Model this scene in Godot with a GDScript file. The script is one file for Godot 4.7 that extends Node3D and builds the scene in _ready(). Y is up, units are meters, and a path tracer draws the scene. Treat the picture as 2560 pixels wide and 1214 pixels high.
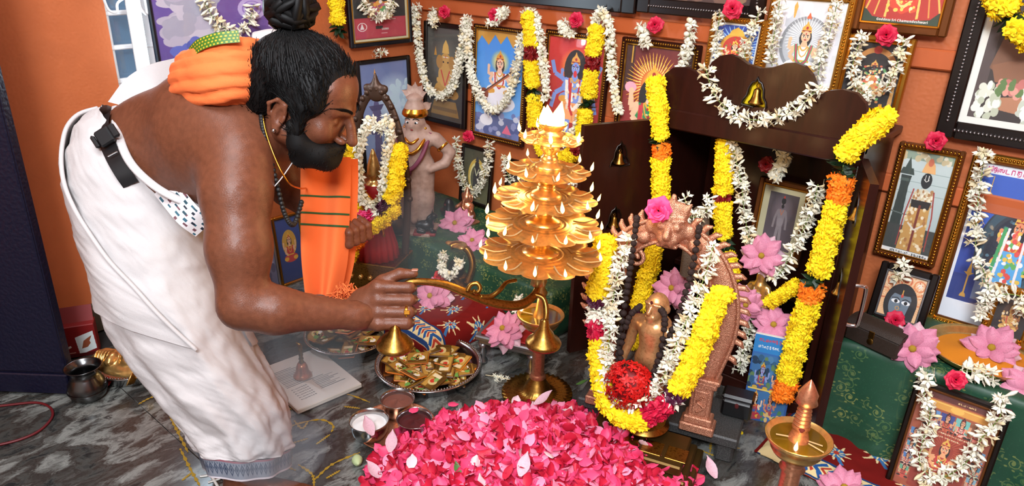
extends Node3D

var M := {}
var K := {}
var rng := RandomNumberGenerator.new()

func _ready() -> void:
	rng.seed = 7
	sight()
	lamps_of_the_room()
	materials()
	shapes()
	setting()
	priest()
	tier_lamp()
	standing_lamps()
	shrine()
	statues()
	frames()
	right_ledge()
	left_ledge()
	floor_things()
	petals()
	smoke()

func sight() -> void:
	var c := Camera3D.new()
	c.name = "camera"
	c.fov = 37.2705
	c.near = 0.05
	c.far = 50.0
	add_child(c)
	c.transform = Transform3D(Basis(Vector3(0.7553, 0.0279, -0.6548), Vector3(-0.2724, 0.9221, -0.2749), Vector3(0.5961, 0.386, 0.7041)), Vector3(0, 1.2, 0))
	c.current = true
	var w := WorldEnvironment.new()
	w.name = "world_environment"
	var e := Environment.new()
	e.background_mode = Environment.BG_COLOR
	e.background_color = Color(0.75, 0.85, 1.0)
	e.background_energy_multiplier = 0.6
	e.tonemap_mode = Environment.TONE_MAPPER_LINEAR
	e.tonemap_exposure = 1.08
	e.sdfgi_enabled = true
	e.ssao_enabled = true
	e.ssil_enabled = true
	e.volumetric_fog_enabled = true
	e.volumetric_fog_density = 0.0
	w.environment = e
	add_child(w)

func lamps_of_the_room() -> void:
	# the photographer's flash, bounced by a wide diffuser held above the lens, and the ceiling panel of the room
	var fl := AreaLight3D.new()
	fl.name = "flash_light"
	fl.area_size = Vector2(0.7, 0.5)
	fl.light_color = Color(0.95, 0.97, 1.0)
	fl.light_energy = 9.5
	fl.area_range = 12.0
	fl.shadow_enabled = true
	add_child(fl)
	fl.look_at_from_position(Vector3(0.45, 2.25, 0.85), Vector3(-1.0, 0.4, -1.6))
	var cl := AreaLight3D.new()
	cl.name = "ceiling_light"
	cl.area_size = Vector2(1.6, 1.0)
	cl.light_color = Color(0.96, 0.98, 1.0)
	cl.light_energy = 5.0
	cl.area_range = 12.0
	cl.shadow_enabled = true
	add_child(cl)
	cl.look_at_from_position(Vector3(-0.4, 2.72, 0.0), Vector3(-0.4, 0.0, -0.01))

# ---------------------------------------------------------------- materials
func mt(n: String, c: Color, r := 0.8, m := 0.0) -> StandardMaterial3D:
	var s := StandardMaterial3D.new()
	s.resource_name = n
	s.albedo_color = c
	s.roughness = r
	s.metallic = m
	M[n] = s
	return s

func noise_tex(fr: float, cols: Array, size := 256, type := FastNoiseLite.TYPE_SIMPLEX_SMOOTH, oct := 4, warp := 0.0, sd := 1) -> NoiseTexture2D:
	var n := FastNoiseLite.new()
	n.noise_type = type
	n.seed = sd
	n.frequency = fr
	n.fractal_octaves = oct
	if warp > 0.0:
		n.domain_warp_enabled = true
		n.domain_warp_amplitude = warp
		n.domain_warp_frequency = fr * 0.7
	var t := NoiseTexture2D.new()
	t.width = size
	t.height = size
	t.seamless = true
	t.noise = n
	var g := Gradient.new()
	g.offsets = PackedFloat32Array()
	var of := PackedFloat32Array()
	var cs := PackedColorArray()
	for i in cols.size():
		of.append(float(i) / (cols.size() - 1))
		cs.append(cols[i])
	g.offsets = of
	g.colors = cs
	t.color_ramp = g
	return t

func tri(s: StandardMaterial3D, tex: Texture2D, sc: float, world := true) -> StandardMaterial3D:
	s.albedo_texture = tex
	s.uv1_triplanar = true
	s.uv1_world_triplanar = world
	s.uv1_scale = Vector3.ONE * sc
	return s

func bump(s: StandardMaterial3D, fr: float, k: float, sc := 0.0, sd := 3) -> StandardMaterial3D:
	var t := noise_tex(fr, [Color.BLACK, Color.WHITE], 256, FastNoiseLite.TYPE_SIMPLEX_SMOOTH, 3, 0.0, sd)
	t.color_ramp = null
	t.as_normal_map = true
	t.bump_strength = 6.0
	s.normal_enabled = true
	s.normal_texture = t
	s.normal_scale = k
	if sc > 0.0:
		s.uv1_triplanar = true
		s.uv1_scale = Vector3.ONE * sc
	return s

func materials() -> void:
	var g := Color.WHITE
	tri(mt("wall", Color(0.75, 0.405, 0.225), 0.55), noise_tex(0.02, [Color(0.93, 0.93, 0.93), Color(1, 1, 1), Color(0.96, 0.95, 0.94)]), 0.8)
	bump(M.wall, 0.5, 0.04)
	M.wall.uv1_world_triplanar = true
	mt("band", Color(0.73, 0.36, 0.18), 0.5)
	tri(mt("marble", g, 0.22), noise_tex(0.006, [Color(0.07, 0.075, 0.075), Color(0.16, 0.165, 0.16), Color(0.27, 0.27, 0.255), Color(0.19, 0.17, 0.155), Color(0.36, 0.365, 0.35), Color(0.5, 0.51, 0.49), Color(0.24, 0.24, 0.23), Color(0.12, 0.12, 0.12)], 1024, FastNoiseLite.TYPE_SIMPLEX_SMOOTH, 5, 90.0, 5), 0.75)
	M.marble.uv1_scale = Vector3(1.0, 1.0, 0.5)
	M.marble.albedo_texture.noise.fractal_type = FastNoiseLite.FRACTAL_PING_PONG
	M.marble.albedo_texture.noise.fractal_ping_pong_strength = 1.6
	mt("grout", Color(0.1, 0.1, 0.1), 0.9)
	mt("skirting", Color(0.3, 0.27, 0.22), 0.35)
	mt("plaster", Color(0.85, 0.83, 0.8), 0.9)
	mt("dull_brass", Color(0.36, 0.27, 0.13), 0.45, 0.8)
	mt("navy", Color(0.03, 0.035, 0.13), 0.42)
	bump(M.navy, 0.15, 0.1, 2.0)
	mt("white_paint", Color(0.9, 0.92, 0.93), 0.4)
	var gl := mt("glass", Color(0.3, 0.45, 0.55, 0.45), 0.05)
	gl.transparency = BaseMaterial3D.TRANSPARENCY_ALPHA
	var gl2 := mt("clear_glass", Color(1, 1, 1, 0.02), 0.03)
	gl2.metallic_specular = 0.3
	gl2.transparency = BaseMaterial3D.TRANSPARENCY_ALPHA
	var tu := mt("tube_glow", Color(1, 1, 1), 0.4)
	tu.emission_enabled = true
	tu.emission = Color(0.85, 0.95, 1.0)
	tu.emission_energy_multiplier = 6.0
	var fm := mt("flame_glow", Color(1, 0.8, 0.4), 0.6)
	fm.emission_enabled = true
	fm.emission = Color(1.0, 0.82, 0.5)
	fm.emission_energy_multiplier = 5.0
	tri(mt("skin", g, 0.42), noise_tex(0.05, [Color(0.35, 0.2, 0.135), Color(0.405, 0.235, 0.16), Color(0.45, 0.265, 0.185)]), 5.0, false)
	bump(M.skin, 0.35, 0.12, 5.0)
	M.skin.metallic_specular = 0.38
	mt("hair", Color(0.018, 0.017, 0.018), 0.6).metallic_specular = 0.35
	mt("beard", Color(0.02, 0.017, 0.016), 0.7).metallic_specular = 0.35
	mt("nail", Color(0.6, 0.4, 0.32), 0.35)
	mt("cotton", Color(0.73, 0.71, 0.705), 0.9)
	bump(M.cotton, 0.9, 0.25, 8.0)
	mt("orange_cloth", Color(0.9, 0.43, 0.2), 0.85)
	bump(M.orange_cloth, 0.9, 0.3, 9.0)
	mt("stripe_green", Color(0.12, 0.3, 0.14), 0.8)
	mt("black_strap", Color(0.015, 0.015, 0.025), 0.5)
	mt("gold", Color(0.85, 0.6, 0.22), 0.25, 1.0)
	tri(mt("brass", Color(0.9, 0.73, 0.45), 0.28, 0.85), noise_tex(0.03, [Color(0.8, 0.76, 0.7), Color(1, 1, 1), Color(0.9, 0.88, 0.85)]), 6.0, false)
	tri(mt("old_brass", Color(0.66, 0.5, 0.24), 0.34, 1.0), noise_tex(0.05, [Color(0.55, 0.5, 0.42), Color(1, 1, 1), Color(0.8, 0.75, 0.65)]), 8.0, false)
	tri(mt("copper_relief", Color(0.86, 0.63, 0.51), 0.36, 0.75), noise_tex(0.08, [Color(0.6, 0.52, 0.48), Color(1, 1, 1), Color(0.86, 0.8, 0.78)]), 9.0, false)
	bump(M.copper_relief, 0.12, 0.9, 14.0)
	tri(mt("copper", Color(0.84, 0.58, 0.44), 0.33, 0.8), noise_tex(0.05, [Color(0.75, 0.7, 0.66), Color(1, 1, 1), Color(0.9, 0.86, 0.84)]), 8.0, false)
	tri(mt("idol_gold", Color(0.86, 0.64, 0.44), 0.3, 0.6), noise_tex(0.04, [Color(0.75, 0.68, 0.6), Color(1, 1, 1), Color(0.9, 0.86, 0.8)]), 8.0, false)
	mt("steel", Color(0.72, 0.72, 0.72), 0.2, 1.0)
	mt("silver", Color(0.62, 0.62, 0.63), 0.35, 1.0)
	mt("chrome", Color(0.85, 0.85, 0.85), 0.12, 1.0)
	tri(mt("granite", g, 0.55), noise_tex(0.25, [Color(0.1, 0.1, 0.1), Color(0.22, 0.22, 0.215), Color(0.36, 0.36, 0.35)]), 4.0, false)
	tri(mt("wood", g, 0.3), noise_tex(0.012, [Color(0.13, 0.05, 0.035), Color(0.18, 0.07, 0.045), Color(0.15, 0.058, 0.038)], 256, FastNoiseLite.TYPE_SIMPLEX_SMOOTH, 3, 30.0), 2.0)
	M.wood.uv1_scale = Vector3(6.0, 0.8, 6.0)
	M.wood.clearcoat_enabled = true
	M.wood.clearcoat = 0.1
	M.wood.metallic_specular = 0.33
	M.wood.clearcoat_roughness = 0.12
	bump(M.wood, 0.08, 0.02)
	mt("dark_wood", Color(0.06, 0.028, 0.02), 0.3)
	mt("old_wood", Color(0.17, 0.115, 0.075), 0.6)
	bump(M.old_wood, 0.2, 0.4, 9.0)
	tri(mt("clay", g, 0.6), noise_tex(0.03, [Color(0.56, 0.45, 0.4), Color(0.66, 0.54, 0.48), Color(0.7, 0.6, 0.54)]), 5.0, false)
	mt("stone", Color(0.42, 0.36, 0.3), 0.7)
	bump(M.stone, 0.1, 0.5, 8.0)
	mt("black_stone", Color(0.03, 0.03, 0.035), 0.35)
	mt("marigold_yellow", Color(1.0, 0.87, 0.07), 0.75)
	mt("marigold_orange", Color(0.98, 0.5, 0.03), 0.75)
	mt("jasmine_white", Color(0.93, 0.92, 0.84), 0.7)
	mt("jasmine_cream", Color(0.9, 0.84, 0.68), 0.7)
	mt("stem_green", Color(0.45, 0.55, 0.25), 0.7)
	mt("leaf_green", Color(0.05, 0.16, 0.05), 0.5)
	mt("leaf_light", Color(0.25, 0.42, 0.16), 0.5)
	mt("rose_red", Color(0.5, 0.02, 0.04), 0.6)
	mt("rose_hot", Color(0.8, 0.08, 0.25), 0.6)
	mt("rose_pink", Color(0.93, 0.25, 0.5), 0.6)
	mt("mauve", Color(0.3, 0.05, 0.18), 0.6)
	tri(mt("lotus_pink", Color(0.82, 0.52, 0.62), 0.6), noise_tex(0.06, [Color(0.82, 0.78, 0.8), Color(1, 1, 1), Color(0.95, 0.9, 0.93)]), 14.0, false)
	tri(mt("lotus_pale", Color(0.86, 0.7, 0.75), 0.6), noise_tex(0.06, [Color(0.85, 0.8, 0.82), Color(1, 1, 1), Color(0.94, 0.96, 0.9)]), 14.0, false)
	mt("petal_pink", Color(0.9, 0.27, 0.45), 0.55)
	mt("petal_deep", Color(0.76, 0.1, 0.22), 0.55)
	mt("petal_light", Color(0.94, 0.56, 0.68), 0.55)
	mt("petal_cream", Color(0.93, 0.8, 0.82), 0.55)
	mt("ixora", Color(0.78, 0.04, 0.02), 0.55)
	for k in ["marigold_yellow", "marigold_orange", "jasmine_white", "rose_hot", "rose_pink", "lotus_pink", "lotus_pale", "petal_pink", "petal_deep", "petal_light", "petal_cream"]:
		M[k].backlight_enabled = true
		M[k].backlight = M[k].albedo_color * 0.25
	mt("bead", Color(0.14, 0.065, 0.045), 0.8)
	bump(M.bead, 0.3, 0.8, 9.0)
	mt("dark_bead", Color(0.05, 0.03, 0.025), 0.6)
	tri(mt("green_silk", Color(1, 1, 1), 0.5), brocade(), 3.4)
	mt("red_cloth", Color(0.42, 0.035, 0.03), 0.9)
	mt("red_silk", Color(0.62, 0.05, 0.06), 0.6)
	M["border"] = print_mat("border", 48, 840, border_print)
	M["blue_print"] = print_mat("blue_print", 192, 128, blue_print)
	M["green_border"] = print_mat("green_border", 128, 64, green_print)
	mt("frame_gold", Color(0.72, 0.52, 0.2), 0.32, 0.9)
	mt("frame_bronze", Color(0.42, 0.24, 0.1), 0.35, 0.5)
	mt("black_frame", Color(0.025, 0.022, 0.022), 0.3)
	mt("navy_frame", Color(0.04, 0.05, 0.09), 0.35)
	mt("cream_mount", Color(0.8, 0.77, 0.6), 0.7)
	mt("bronze_paint", Color(0.3, 0.22, 0.17), 0.45, 0.5)
	mt("dark_steel", Color(0.4, 0.4, 0.4), 0.25, 1.0)
	mt("red_card_light", Color(0.5, 0.16, 0.16), 0.6)
	mt("bud_green", Color(0.7, 0.76, 0.56), 0.6)
	mt("mirror", Color(0.6, 0.6, 0.58), 0.08, 1.0)
	mt("booklet", Color(0.15, 0.3, 0.55), 0.5)
	mt("paper", Color(0.85, 0.84, 0.8), 0.8)
	mt("ink", Color(0.12, 0.12, 0.13), 0.8)
	mt("white_print", Color(0.9, 0.9, 0.86), 0.6)
	mt("turmeric", Color(0.82, 0.5, 0.06), 0.95)
	bump(M.turmeric, 0.6, 0.4, 12.0)
	mt("kolam_yellow", Color(0.62, 0.49, 0.12), 0.95)
	mt("kolam_white", Color(0.85, 0.85, 0.82), 0.95)
	mt("powder_white", Color(0.9, 0.89, 0.88), 0.95)
	mt("paste", Color(0.45, 0.25, 0.19), 0.85)
	bump(M.paste, 0.15, 0.8, 14.0)
	mt("kumkum", Color(0.28, 0.02, 0.02), 0.9)
	mt("red_cord", Color(0.35, 0.03, 0.06), 0.5)
	mt("red_card", Color(0.5, 0.1, 0.1), 0.6)
	mt("oil", Color(0.34, 0.25, 0.05), 0.06)
	mt("wick", Color(0.62, 0.53, 0.38), 0.9)
	mt("blue_paint", Color(0.1, 0.25, 0.6), 0.6)
	mt("pink_paint", Color(0.45, 0.2, 0.28), 0.6)
	var pg := mt("panel_glow", Color(1, 1, 1), 0.5)
	pg.emission_enabled = true
	pg.emission = Color(1, 0.98, 0.95)
	pg.emission_energy_multiplier = 1.0
	mt("packet_gold", Color(0.6, 0.42, 0.12), 0.35)
	mt("packet_brown", Color(0.36, 0.2, 0.06), 0.4)
	mt("packet_orange", Color(0.85, 0.45, 0.06), 0.45)

# ---------------------------------------------------------------- nodes
func thing(nm: String, label: String, cat: String, pos := Vector3.ZERO, rot := Vector3.ZERO, grp := "") -> Node3D:
	var o := Node3D.new()
	o.name = nm
	add_child(o, true)
	o.position = pos
	o.rotation_degrees = rot
	tag(o, label, cat, grp)
	return o

func tag(o: Node, label: String, cat: String, grp := "", kind := "") -> Node:
	if label: o.set_meta("label", label)
	if cat: o.set_meta("category", cat)
	if grp: o.set_meta("group", grp)
	if kind: o.set_meta("kind", kind)
	return o

func put(par: Node, nm: String, mesh: Mesh, m: Material, pos := Vector3.ZERO, rot := Vector3.ZERO, sc := Vector3.ONE) -> MeshInstance3D:
	var o := MeshInstance3D.new()
	o.name = nm
	o.mesh = mesh
	o.material_override = m
	par.add_child(o, true)
	o.transform = Transform3D(Basis.from_euler(rot * PI / 180.0).scaled_local(sc), pos)
	return o

func putx(par: Node, nm: String, mesh: Mesh, m: Material, x: Transform3D) -> MeshInstance3D:
	var o := put(par, nm, mesh, m)
	o.transform = x
	return o

func struct(nm: String, mesh: Mesh, m: Material, pos := Vector3.ZERO, label := "", cat := "") -> MeshInstance3D:
	var o := put(self, nm, mesh, m, pos)
	tag(o, label, cat, "", "structure")
	return o

func frame_of(dir: Vector3, up := Vector3.UP) -> Basis:
	# y runs along dir
	var y := dir.normalized()
	var x := y.cross(up if absf(y.dot(up)) < 0.98 else Vector3.RIGHT).normalized()
	return Basis(x, y, x.cross(y).normalized() )

# ---------------------------------------------------------------- meshes
func am(v: PackedVector3Array, ix: PackedInt32Array, uv := PackedVector2Array(), col := PackedColorArray()) -> ArrayMesh:
	var n := PackedVector3Array()
	n.resize(v.size())
	for i in range(0, ix.size(), 3):
		var a := v[ix[i]]
		var c := (v[ix[i + 2]] - a).cross(v[ix[i + 1]] - a)
		n[ix[i]] += c
		n[ix[i + 1]] += c
		n[ix[i + 2]] += c
	for i in n.size():
		n[i] = n[i].normalized() if n[i].length_squared() > 0.0 else Vector3.UP
	var ar := []
	ar.resize(Mesh.ARRAY_MAX)
	ar[Mesh.ARRAY_VERTEX] = v
	ar[Mesh.ARRAY_NORMAL] = n
	ar[Mesh.ARRAY_INDEX] = ix
	if uv.size(): ar[Mesh.ARRAY_TEX_UV] = uv
	if col.size(): ar[Mesh.ARRAY_COLOR] = col
	var m := ArrayMesh.new()
	m.add_surface_from_arrays(Mesh.PRIMITIVE_TRIANGLES, ar)
	return m

func join(parts: Array) -> ArrayMesh:
	var st := SurfaceTool.new()
	st.begin(Mesh.PRIMITIVE_TRIANGLES)
	for p in parts:
		if p is Array: st.append_from(p[0], 0, p[1])
		else: st.append_from(p, 0, Transform3D())
	return st.commit()

func grid(nu: int, nv: int, f: Callable, wrap := false, cap := false) -> ArrayMesh:
	var v := PackedVector3Array()
	var uv := PackedVector2Array()
	var ix := PackedInt32Array()
	var w := nv if wrap else nv + 1
	for i in nu + 1:
		for j in w:
			v.append(f.call(float(i) / nu, float(j) / nv))
			uv.append(Vector2(float(i) / nu, float(j) / nv))
	for i in nu:
		for j in nv:
			var a := i * w + j
			var b := i * w + (j + 1) % w
			var c := a + w
			var d := b + w
			ix.append_array([a, b, c, b, d, c])
	if cap:
		for e in 2:
			var base := e * nu * w
			var mid := Vector3.ZERO
			for j in w: mid += v[base + j]
			v.append(mid / w)
			uv.append(Vector2.ZERO)
			var k := v.size() - 1
			for j in nv:
				var a := base + j
				var b := base + (j + 1) % w
				if e == 0: ix.append_array([k, b, a])
				else: ix.append_array([k, a, b])
	return am(v, ix, uv)

func lathe(pr: Array, seg := 24, lobes := 0, amp := 0.0) -> ArrayMesh:
	# pr: [radius, height, (share of the lobes)]
	return grid(pr.size() - 1, seg, func(u, w):
		var i := int(round(u * (pr.size() - 1)))
		var a: float = w * TAU
		var r: float = pr[i][0]
		if lobes: r *= 1.0 + amp * (pr[i][2] if pr[i].size() > 2 else 0.0) * (absf(cos(a * lobes * 0.5)) - 0.6)
		return Vector3(r * cos(a), pr[i][1], r * sin(a)), true)

func spline(p: Array, n: int) -> PackedVector3Array:
	var o := PackedVector3Array()
	var m := p.size() - 1
	for i in n + 1:
		var t := float(i) / n * m
		var k := mini(int(t), m - 1)
		var a: Vector3 = p[maxi(k - 1, 0)]
		var b: Vector3 = p[k]
		var c: Vector3 = p[k + 1]
		var d: Vector3 = p[mini(k + 2, m)]
		o.append(b.cubic_interpolate(c, a, d, t - k))
	return o

func sweep(p: PackedVector3Array, rad, seg := 6, flat := 1.0, up := Vector3.UP, cap := true) -> ArrayMesh:
	var n := p.size() - 1
	var fr := []
	var x := Vector3.ZERO
	for i in n + 1:
		var t := (p[mini(i + 1, n)] - p[maxi(i - 1, 0)]).normalized()
		if i == 0: x = t.cross(up if absf(t.dot(up)) < 0.97 else Vector3.RIGHT).normalized()
		else: x = (x - t * x.dot(t)).normalized()
		fr.append([x, x.cross(t)])
	return grid(n, seg, func(u, w):
		var i := int(round(u * n))
		var a: float = w * TAU
		var r: float = rad if (rad is float or rad is int) else rad[i] if rad.size() > n else lerpf(rad[0], rad[-1], u)
		return p[i] + fr[i][0] * cos(a) * r + fr[i][1] * sin(a) * r * flat, true, cap)

func rbox(s: Vector3, b := 0.003) -> ArrayMesh:
	b = minf(b, minf(s.x, minf(s.y, s.z)) * 0.45)
	var key := "rb%.4f_%.4f_%.4f_%.4f" % [s.x, s.y, s.z, b]
	if K.has(key): return K[key]
	var st := SurfaceTool.new()
	st.begin(Mesh.PRIMITIVE_TRIANGLES)
	var h := s * 0.5
	var pt := func(sx, sy, sz, ax):
		var q := Vector3(sx * h.x, sy * h.y, sz * h.z)
		for k in 3:
			if k != ax: q[k] -= b * (sx if k == 0 else sy if k == 1 else sz)
		return q
	var face := func(l):
		var c: Vector3 = Vector3.ZERO
		for q in l: c += q
		var nn: Vector3 = (l[2] - l[0]).cross(l[1] - l[0])
		var ll: Array = l.duplicate()
		if nn.dot(c) < 0.0: ll.reverse()
		nn = (ll[2] - ll[0]).cross(ll[1] - ll[0]).normalized()
		for t in range(1, ll.size() - 1):
			for q in [ll[0], ll[t], ll[t + 1]]:
				st.set_normal(nn)
				st.add_vertex(q)
	var ss := [-1.0, 1.0]
	for ax in 3:
		for s0 in ss:
			var l := []
			for e in [[-1.0, -1.0], [1.0, -1.0], [1.0, 1.0], [-1.0, 1.0]]:
				var g := [0.0, 0.0, 0.0]
				g[ax] = s0
				g[(ax + 1) % 3] = e[0]
				g[(ax + 2) % 3] = e[1]
				l.append(pt.call(g[0], g[1], g[2], ax))
			face.call(l)
	for ax in 3:
		for s1 in ss:
			for s2 in ss:
				var l := []
				for e in [[-1.0, 1], [1.0, 1], [1.0, 2], [-1.0, 2]]:
					var g := [0.0, 0.0, 0.0]
					g[ax] = e[0]
					g[(ax + 1) % 3] = s1
					g[(ax + 2) % 3] = s2
					l.append(pt.call(g[0], g[1], g[2], (ax + e[1]) % 3))
				face.call(l)
	for a in ss:
		for c in ss:
			for d in ss:
				face.call([pt.call(a, c, d, 0), pt.call(a, c, d, 1), pt.call(a, c, d, 2)])
	K[key] = st.commit()
	return K[key]

func bx(p: Vector3, s: Vector3, b := 0.003) -> Array:
	return [rbox(s, b), Transform3D(Basis(), p)]

func ext(poly: PackedVector2Array, d: float) -> ArrayMesh:
	# outline in x, y; thickness d centred on z = 0
	var st := SurfaceTool.new()
	st.begin(Mesh.PRIMITIVE_TRIANGLES)
	if Geometry2D.is_polygon_clockwise(poly): poly.reverse()
	var t := Geometry2D.triangulate_polygon(poly)
	for z in [d / 2, -d / 2]:
		for i in range(0, t.size(), 3):
			var l := [t[i], t[i + 1], t[i + 2]]
			var cr := (poly[l[1]] - poly[l[0]]).cross(poly[l[2]] - poly[l[0]])
			if (cr > 0.0) == (z > 0.0): l.reverse()
			for k in l:
				st.set_normal(Vector3(0, 0, signf(z)))
				st.add_vertex(Vector3(poly[k].x, poly[k].y, z))
	for i in poly.size():
		var a := poly[i]
		var b := poly[(i + 1) % poly.size()]
		var nn := Vector3(b.y - a.y, a.x - b.x, 0).normalized()
		for q in [Vector3(a.x, a.y, d / 2), Vector3(b.x, b.y, d / 2), Vector3(a.x, a.y, -d / 2), Vector3(b.x, b.y, d / 2), Vector3(b.x, b.y, -d / 2), Vector3(a.x, a.y, -d / 2)]:
			st.set_normal(nn)
			st.add_vertex(q)
	return st.commit()

func ball(r := 1.0, seg := 10, rings := 6) -> Mesh:
	var key := "ball%.4f_%d" % [r, seg]
	if not K.has(key):
		var s := SphereMesh.new()
		s.radius = r
		s.height = r * 2
		s.radial_segments = seg
		s.rings = rings
		K[key] = s
	return K[key]

# distance field of tapered capsules and ellipsoids, joined with a smooth minimum and meshed as surface nets
# item: ["c", a, b, ra, rb, k] or ["e", centre, radii, basis, k]; "-c", "-e" carve away
func blob(it: Array, cell: float) -> ArrayMesh:
	var lo := Vector3.ONE * 1e6
	var hi := -lo
	var bbs := []
	for q in it:
		var l: Vector3
		var h: Vector3
		var kk: float = q[-1]
		if q[0].ends_with("c"):
			var r := Vector3.ONE * maxf(q[3], q[4])
			l = Vector3(minf(q[1].x, q[2].x), minf(q[1].y, q[2].y), minf(q[1].z, q[2].z)) - r
			h = Vector3(maxf(q[1].x, q[2].x), maxf(q[1].y, q[2].y), maxf(q[1].z, q[2].z)) + r
		else:
			var e := Vector3.ZERO
			for k in 3: e += (q[3][k] * q[2][k]).abs()
			l = q[1] - e
			h = q[1] + e
		var mg := Vector3.ONE * (kk * 0.5 + cell * 2.5)
		bbs.append([l - mg, h + mg])
		if not q[0].begins_with("-"):
			lo = lo.min(l - mg)
			hi = hi.max(h + mg)
	var nx := int(ceil((hi.x - lo.x) / cell)) + 1
	var ny := int(ceil((hi.y - lo.y) / cell)) + 1
	var nz := int(ceil((hi.z - lo.z) / cell)) + 1
	var f := PackedFloat32Array()
	f.resize(nx * ny * nz)
	f.fill(100.0)
	for n in it.size():
		var q: Array = it[n]
		var i0 := clampi(int((bbs[n][0].x - lo.x) / cell), 0, nx - 1)
		var i1 := clampi(int((bbs[n][1].x - lo.x) / cell) + 1, 0, nx - 1)
		var j0 := clampi(int((bbs[n][0].y - lo.y) / cell), 0, ny - 1)
		var j1 := clampi(int((bbs[n][1].y - lo.y) / cell) + 1, 0, ny - 1)
		var k0 := clampi(int((bbs[n][0].z - lo.z) / cell), 0, nz - 1)
		var k1 := clampi(int((bbs[n][1].z - lo.z) / cell) + 1, 0, nz - 1)
		var cap: bool = q[0].ends_with("c")
		var neg: bool = q[0].begins_with("-")
		var kk: float = maxf(q[-1], 1e-5)
		var a: Vector3 = q[1]
		var ab := Vector3.ZERO
		var il := 0.0
		var ra := 0.0
		var dr := 0.0
		var inv := Basis()
		var sc := Vector3.ONE
		if cap:
			ab = q[2] - a
			il = 1.0 / maxf(ab.length_squared(), 1e-9)
			ra = q[3]
			dr = q[4] - ra
		else:
			inv = q[3].inverse()
			sc = q[2]
		var mr := minf(sc.x, minf(sc.y, sc.z))
		for i in range(i0, i1 + 1):
			for j in range(j0, j1 + 1):
				var at := (i * ny + j) * nz
				for k in range(k0, k1 + 1):
					var p := lo + Vector3(i, j, k) * cell - a
					var d: float
					if cap:
						var t := clampf(p.dot(ab) * il, 0.0, 1.0)
						d = (p - ab * t).length() - ra - dr * t
					else:
						var u := (inv * p) / sc
						var l0 := u.length()
						d = l0 * (l0 - 1.0) / maxf((u / sc).length(), 1e-5) if l0 > 0.3 else (l0 - 1.0) * mr
					var g := f[at + k]
					if neg:
						d = -d
						var hh := maxf(kk - absf(d - g), 0.0) / kk
						f[at + k] = maxf(d, g) + hh * hh * kk * 0.25
					else:
						var hh := maxf(kk - absf(d - g), 0.0) / kk
						f[at + k] = minf(d, g) - hh * hh * kk * 0.25
	var id := PackedInt32Array()
	id.resize(nx * ny * nz)
	id.fill(-1)
	var v := PackedVector3Array()
	var ix := PackedInt32Array()
	var o := [0, 1, nz, nz + 1, ny * nz, ny * nz + 1, ny * nz + nz, ny * nz + nz + 1]
	var co := [Vector3(0, 0, 0), Vector3(0, 0, 1), Vector3(0, 1, 0), Vector3(0, 1, 1), Vector3(1, 0, 0), Vector3(1, 0, 1), Vector3(1, 1, 0), Vector3(1, 1, 1)]
	var ed := [[0, 1], [2, 3], [4, 5], [6, 7], [0, 2], [1, 3], [4, 6], [5, 7], [0, 4], [1, 5], [2, 6], [3, 7]]
	for i in nx - 1:
		for j in ny - 1:
			var at := (i * ny + j) * nz
			for k in nz - 1:
				var b := at + k
				var m := 0
				if f[b] < 0.0: m += 1
				if f[b + 1] < 0.0: m += 1
				if f[b + nz] < 0.0: m += 1
				if f[b + nz + 1] < 0.0: m += 1
				if f[b + o[4]] < 0.0: m += 1
				if f[b + o[5]] < 0.0: m += 1
				if f[b + o[6]] < 0.0: m += 1
				if f[b + o[7]] < 0.0: m += 1
				if m == 0 or m == 8: continue
				var s := Vector3.ZERO
				var c := 0
				for e in ed:
					var fa := f[b + o[e[0]]]
					var fb := f[b + o[e[1]]]
					if (fa < 0.0) != (fb < 0.0):
						s += co[e[0]].lerp(co[e[1]], fa / (fa - fb))
						c += 1
				id[b] = v.size()
				v.append(lo + (Vector3(i, j, k) + s / c) * cell)
	for i in range(1, nx - 1):
		for j in range(1, ny - 1):
			var at := (i * ny + j) * nz
			for k in range(1, nz - 1):
				var b := at + k
				var s0 := f[b] < 0.0
				if s0 != (f[b + o[4]] < 0.0):
					quad(ix, id[b], id[b - nz], id[b - nz - 1], id[b - 1], s0)
				if s0 != (f[b + nz] < 0.0):
					quad(ix, id[b], id[b - 1], id[b - o[4] - 1], id[b - o[4]], s0)
				if s0 != (f[b + 1] < 0.0):
					quad(ix, id[b], id[b - o[4]], id[b - o[4] - nz], id[b - nz], s0)
	return am(v, ix)

func quad(ix: PackedInt32Array, a: int, b: int, c: int, d: int, s: bool) -> void:
	if a < 0 or b < 0 or c < 0 or d < 0: return
	if s: ix.append_array([a, b, c, a, c, d])
	else: ix.append_array([a, c, b, a, d, c])

func cp(a: Vector3, b: Vector3, ra: float, rb: float, k := 0.02) -> Array:
	return ["c", a, b, ra, rb, k]

func el(c: Vector3, r: Vector3, k := 0.02, bs := Basis()) -> Array:
	return ["e", c, r, bs, k]

# ---------------------------------------------------------------- flowers
func petal_mesh(l: float, w: float, cup: float, tip := 0.5, nu := 3, nv := 2) -> ArrayMesh:
	# lies along +y from the origin, cupped towards +z
	return grid(nu, nv, func(u, v):
		var s: float = (v - 0.5) * 2.0
		var ww: float = w * 0.5 * pow(sin(PI * clampf(lerpf(0.08, 1.0 - tip * 0.06, u), 0.0, 1.0)), tip * 0.9 + 0.25)
		return Vector3(s * ww, l * u * (1.0 - 0.12 * s * s * u), cup * (u * u * l + s * s * ww * 0.6)))

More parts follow.
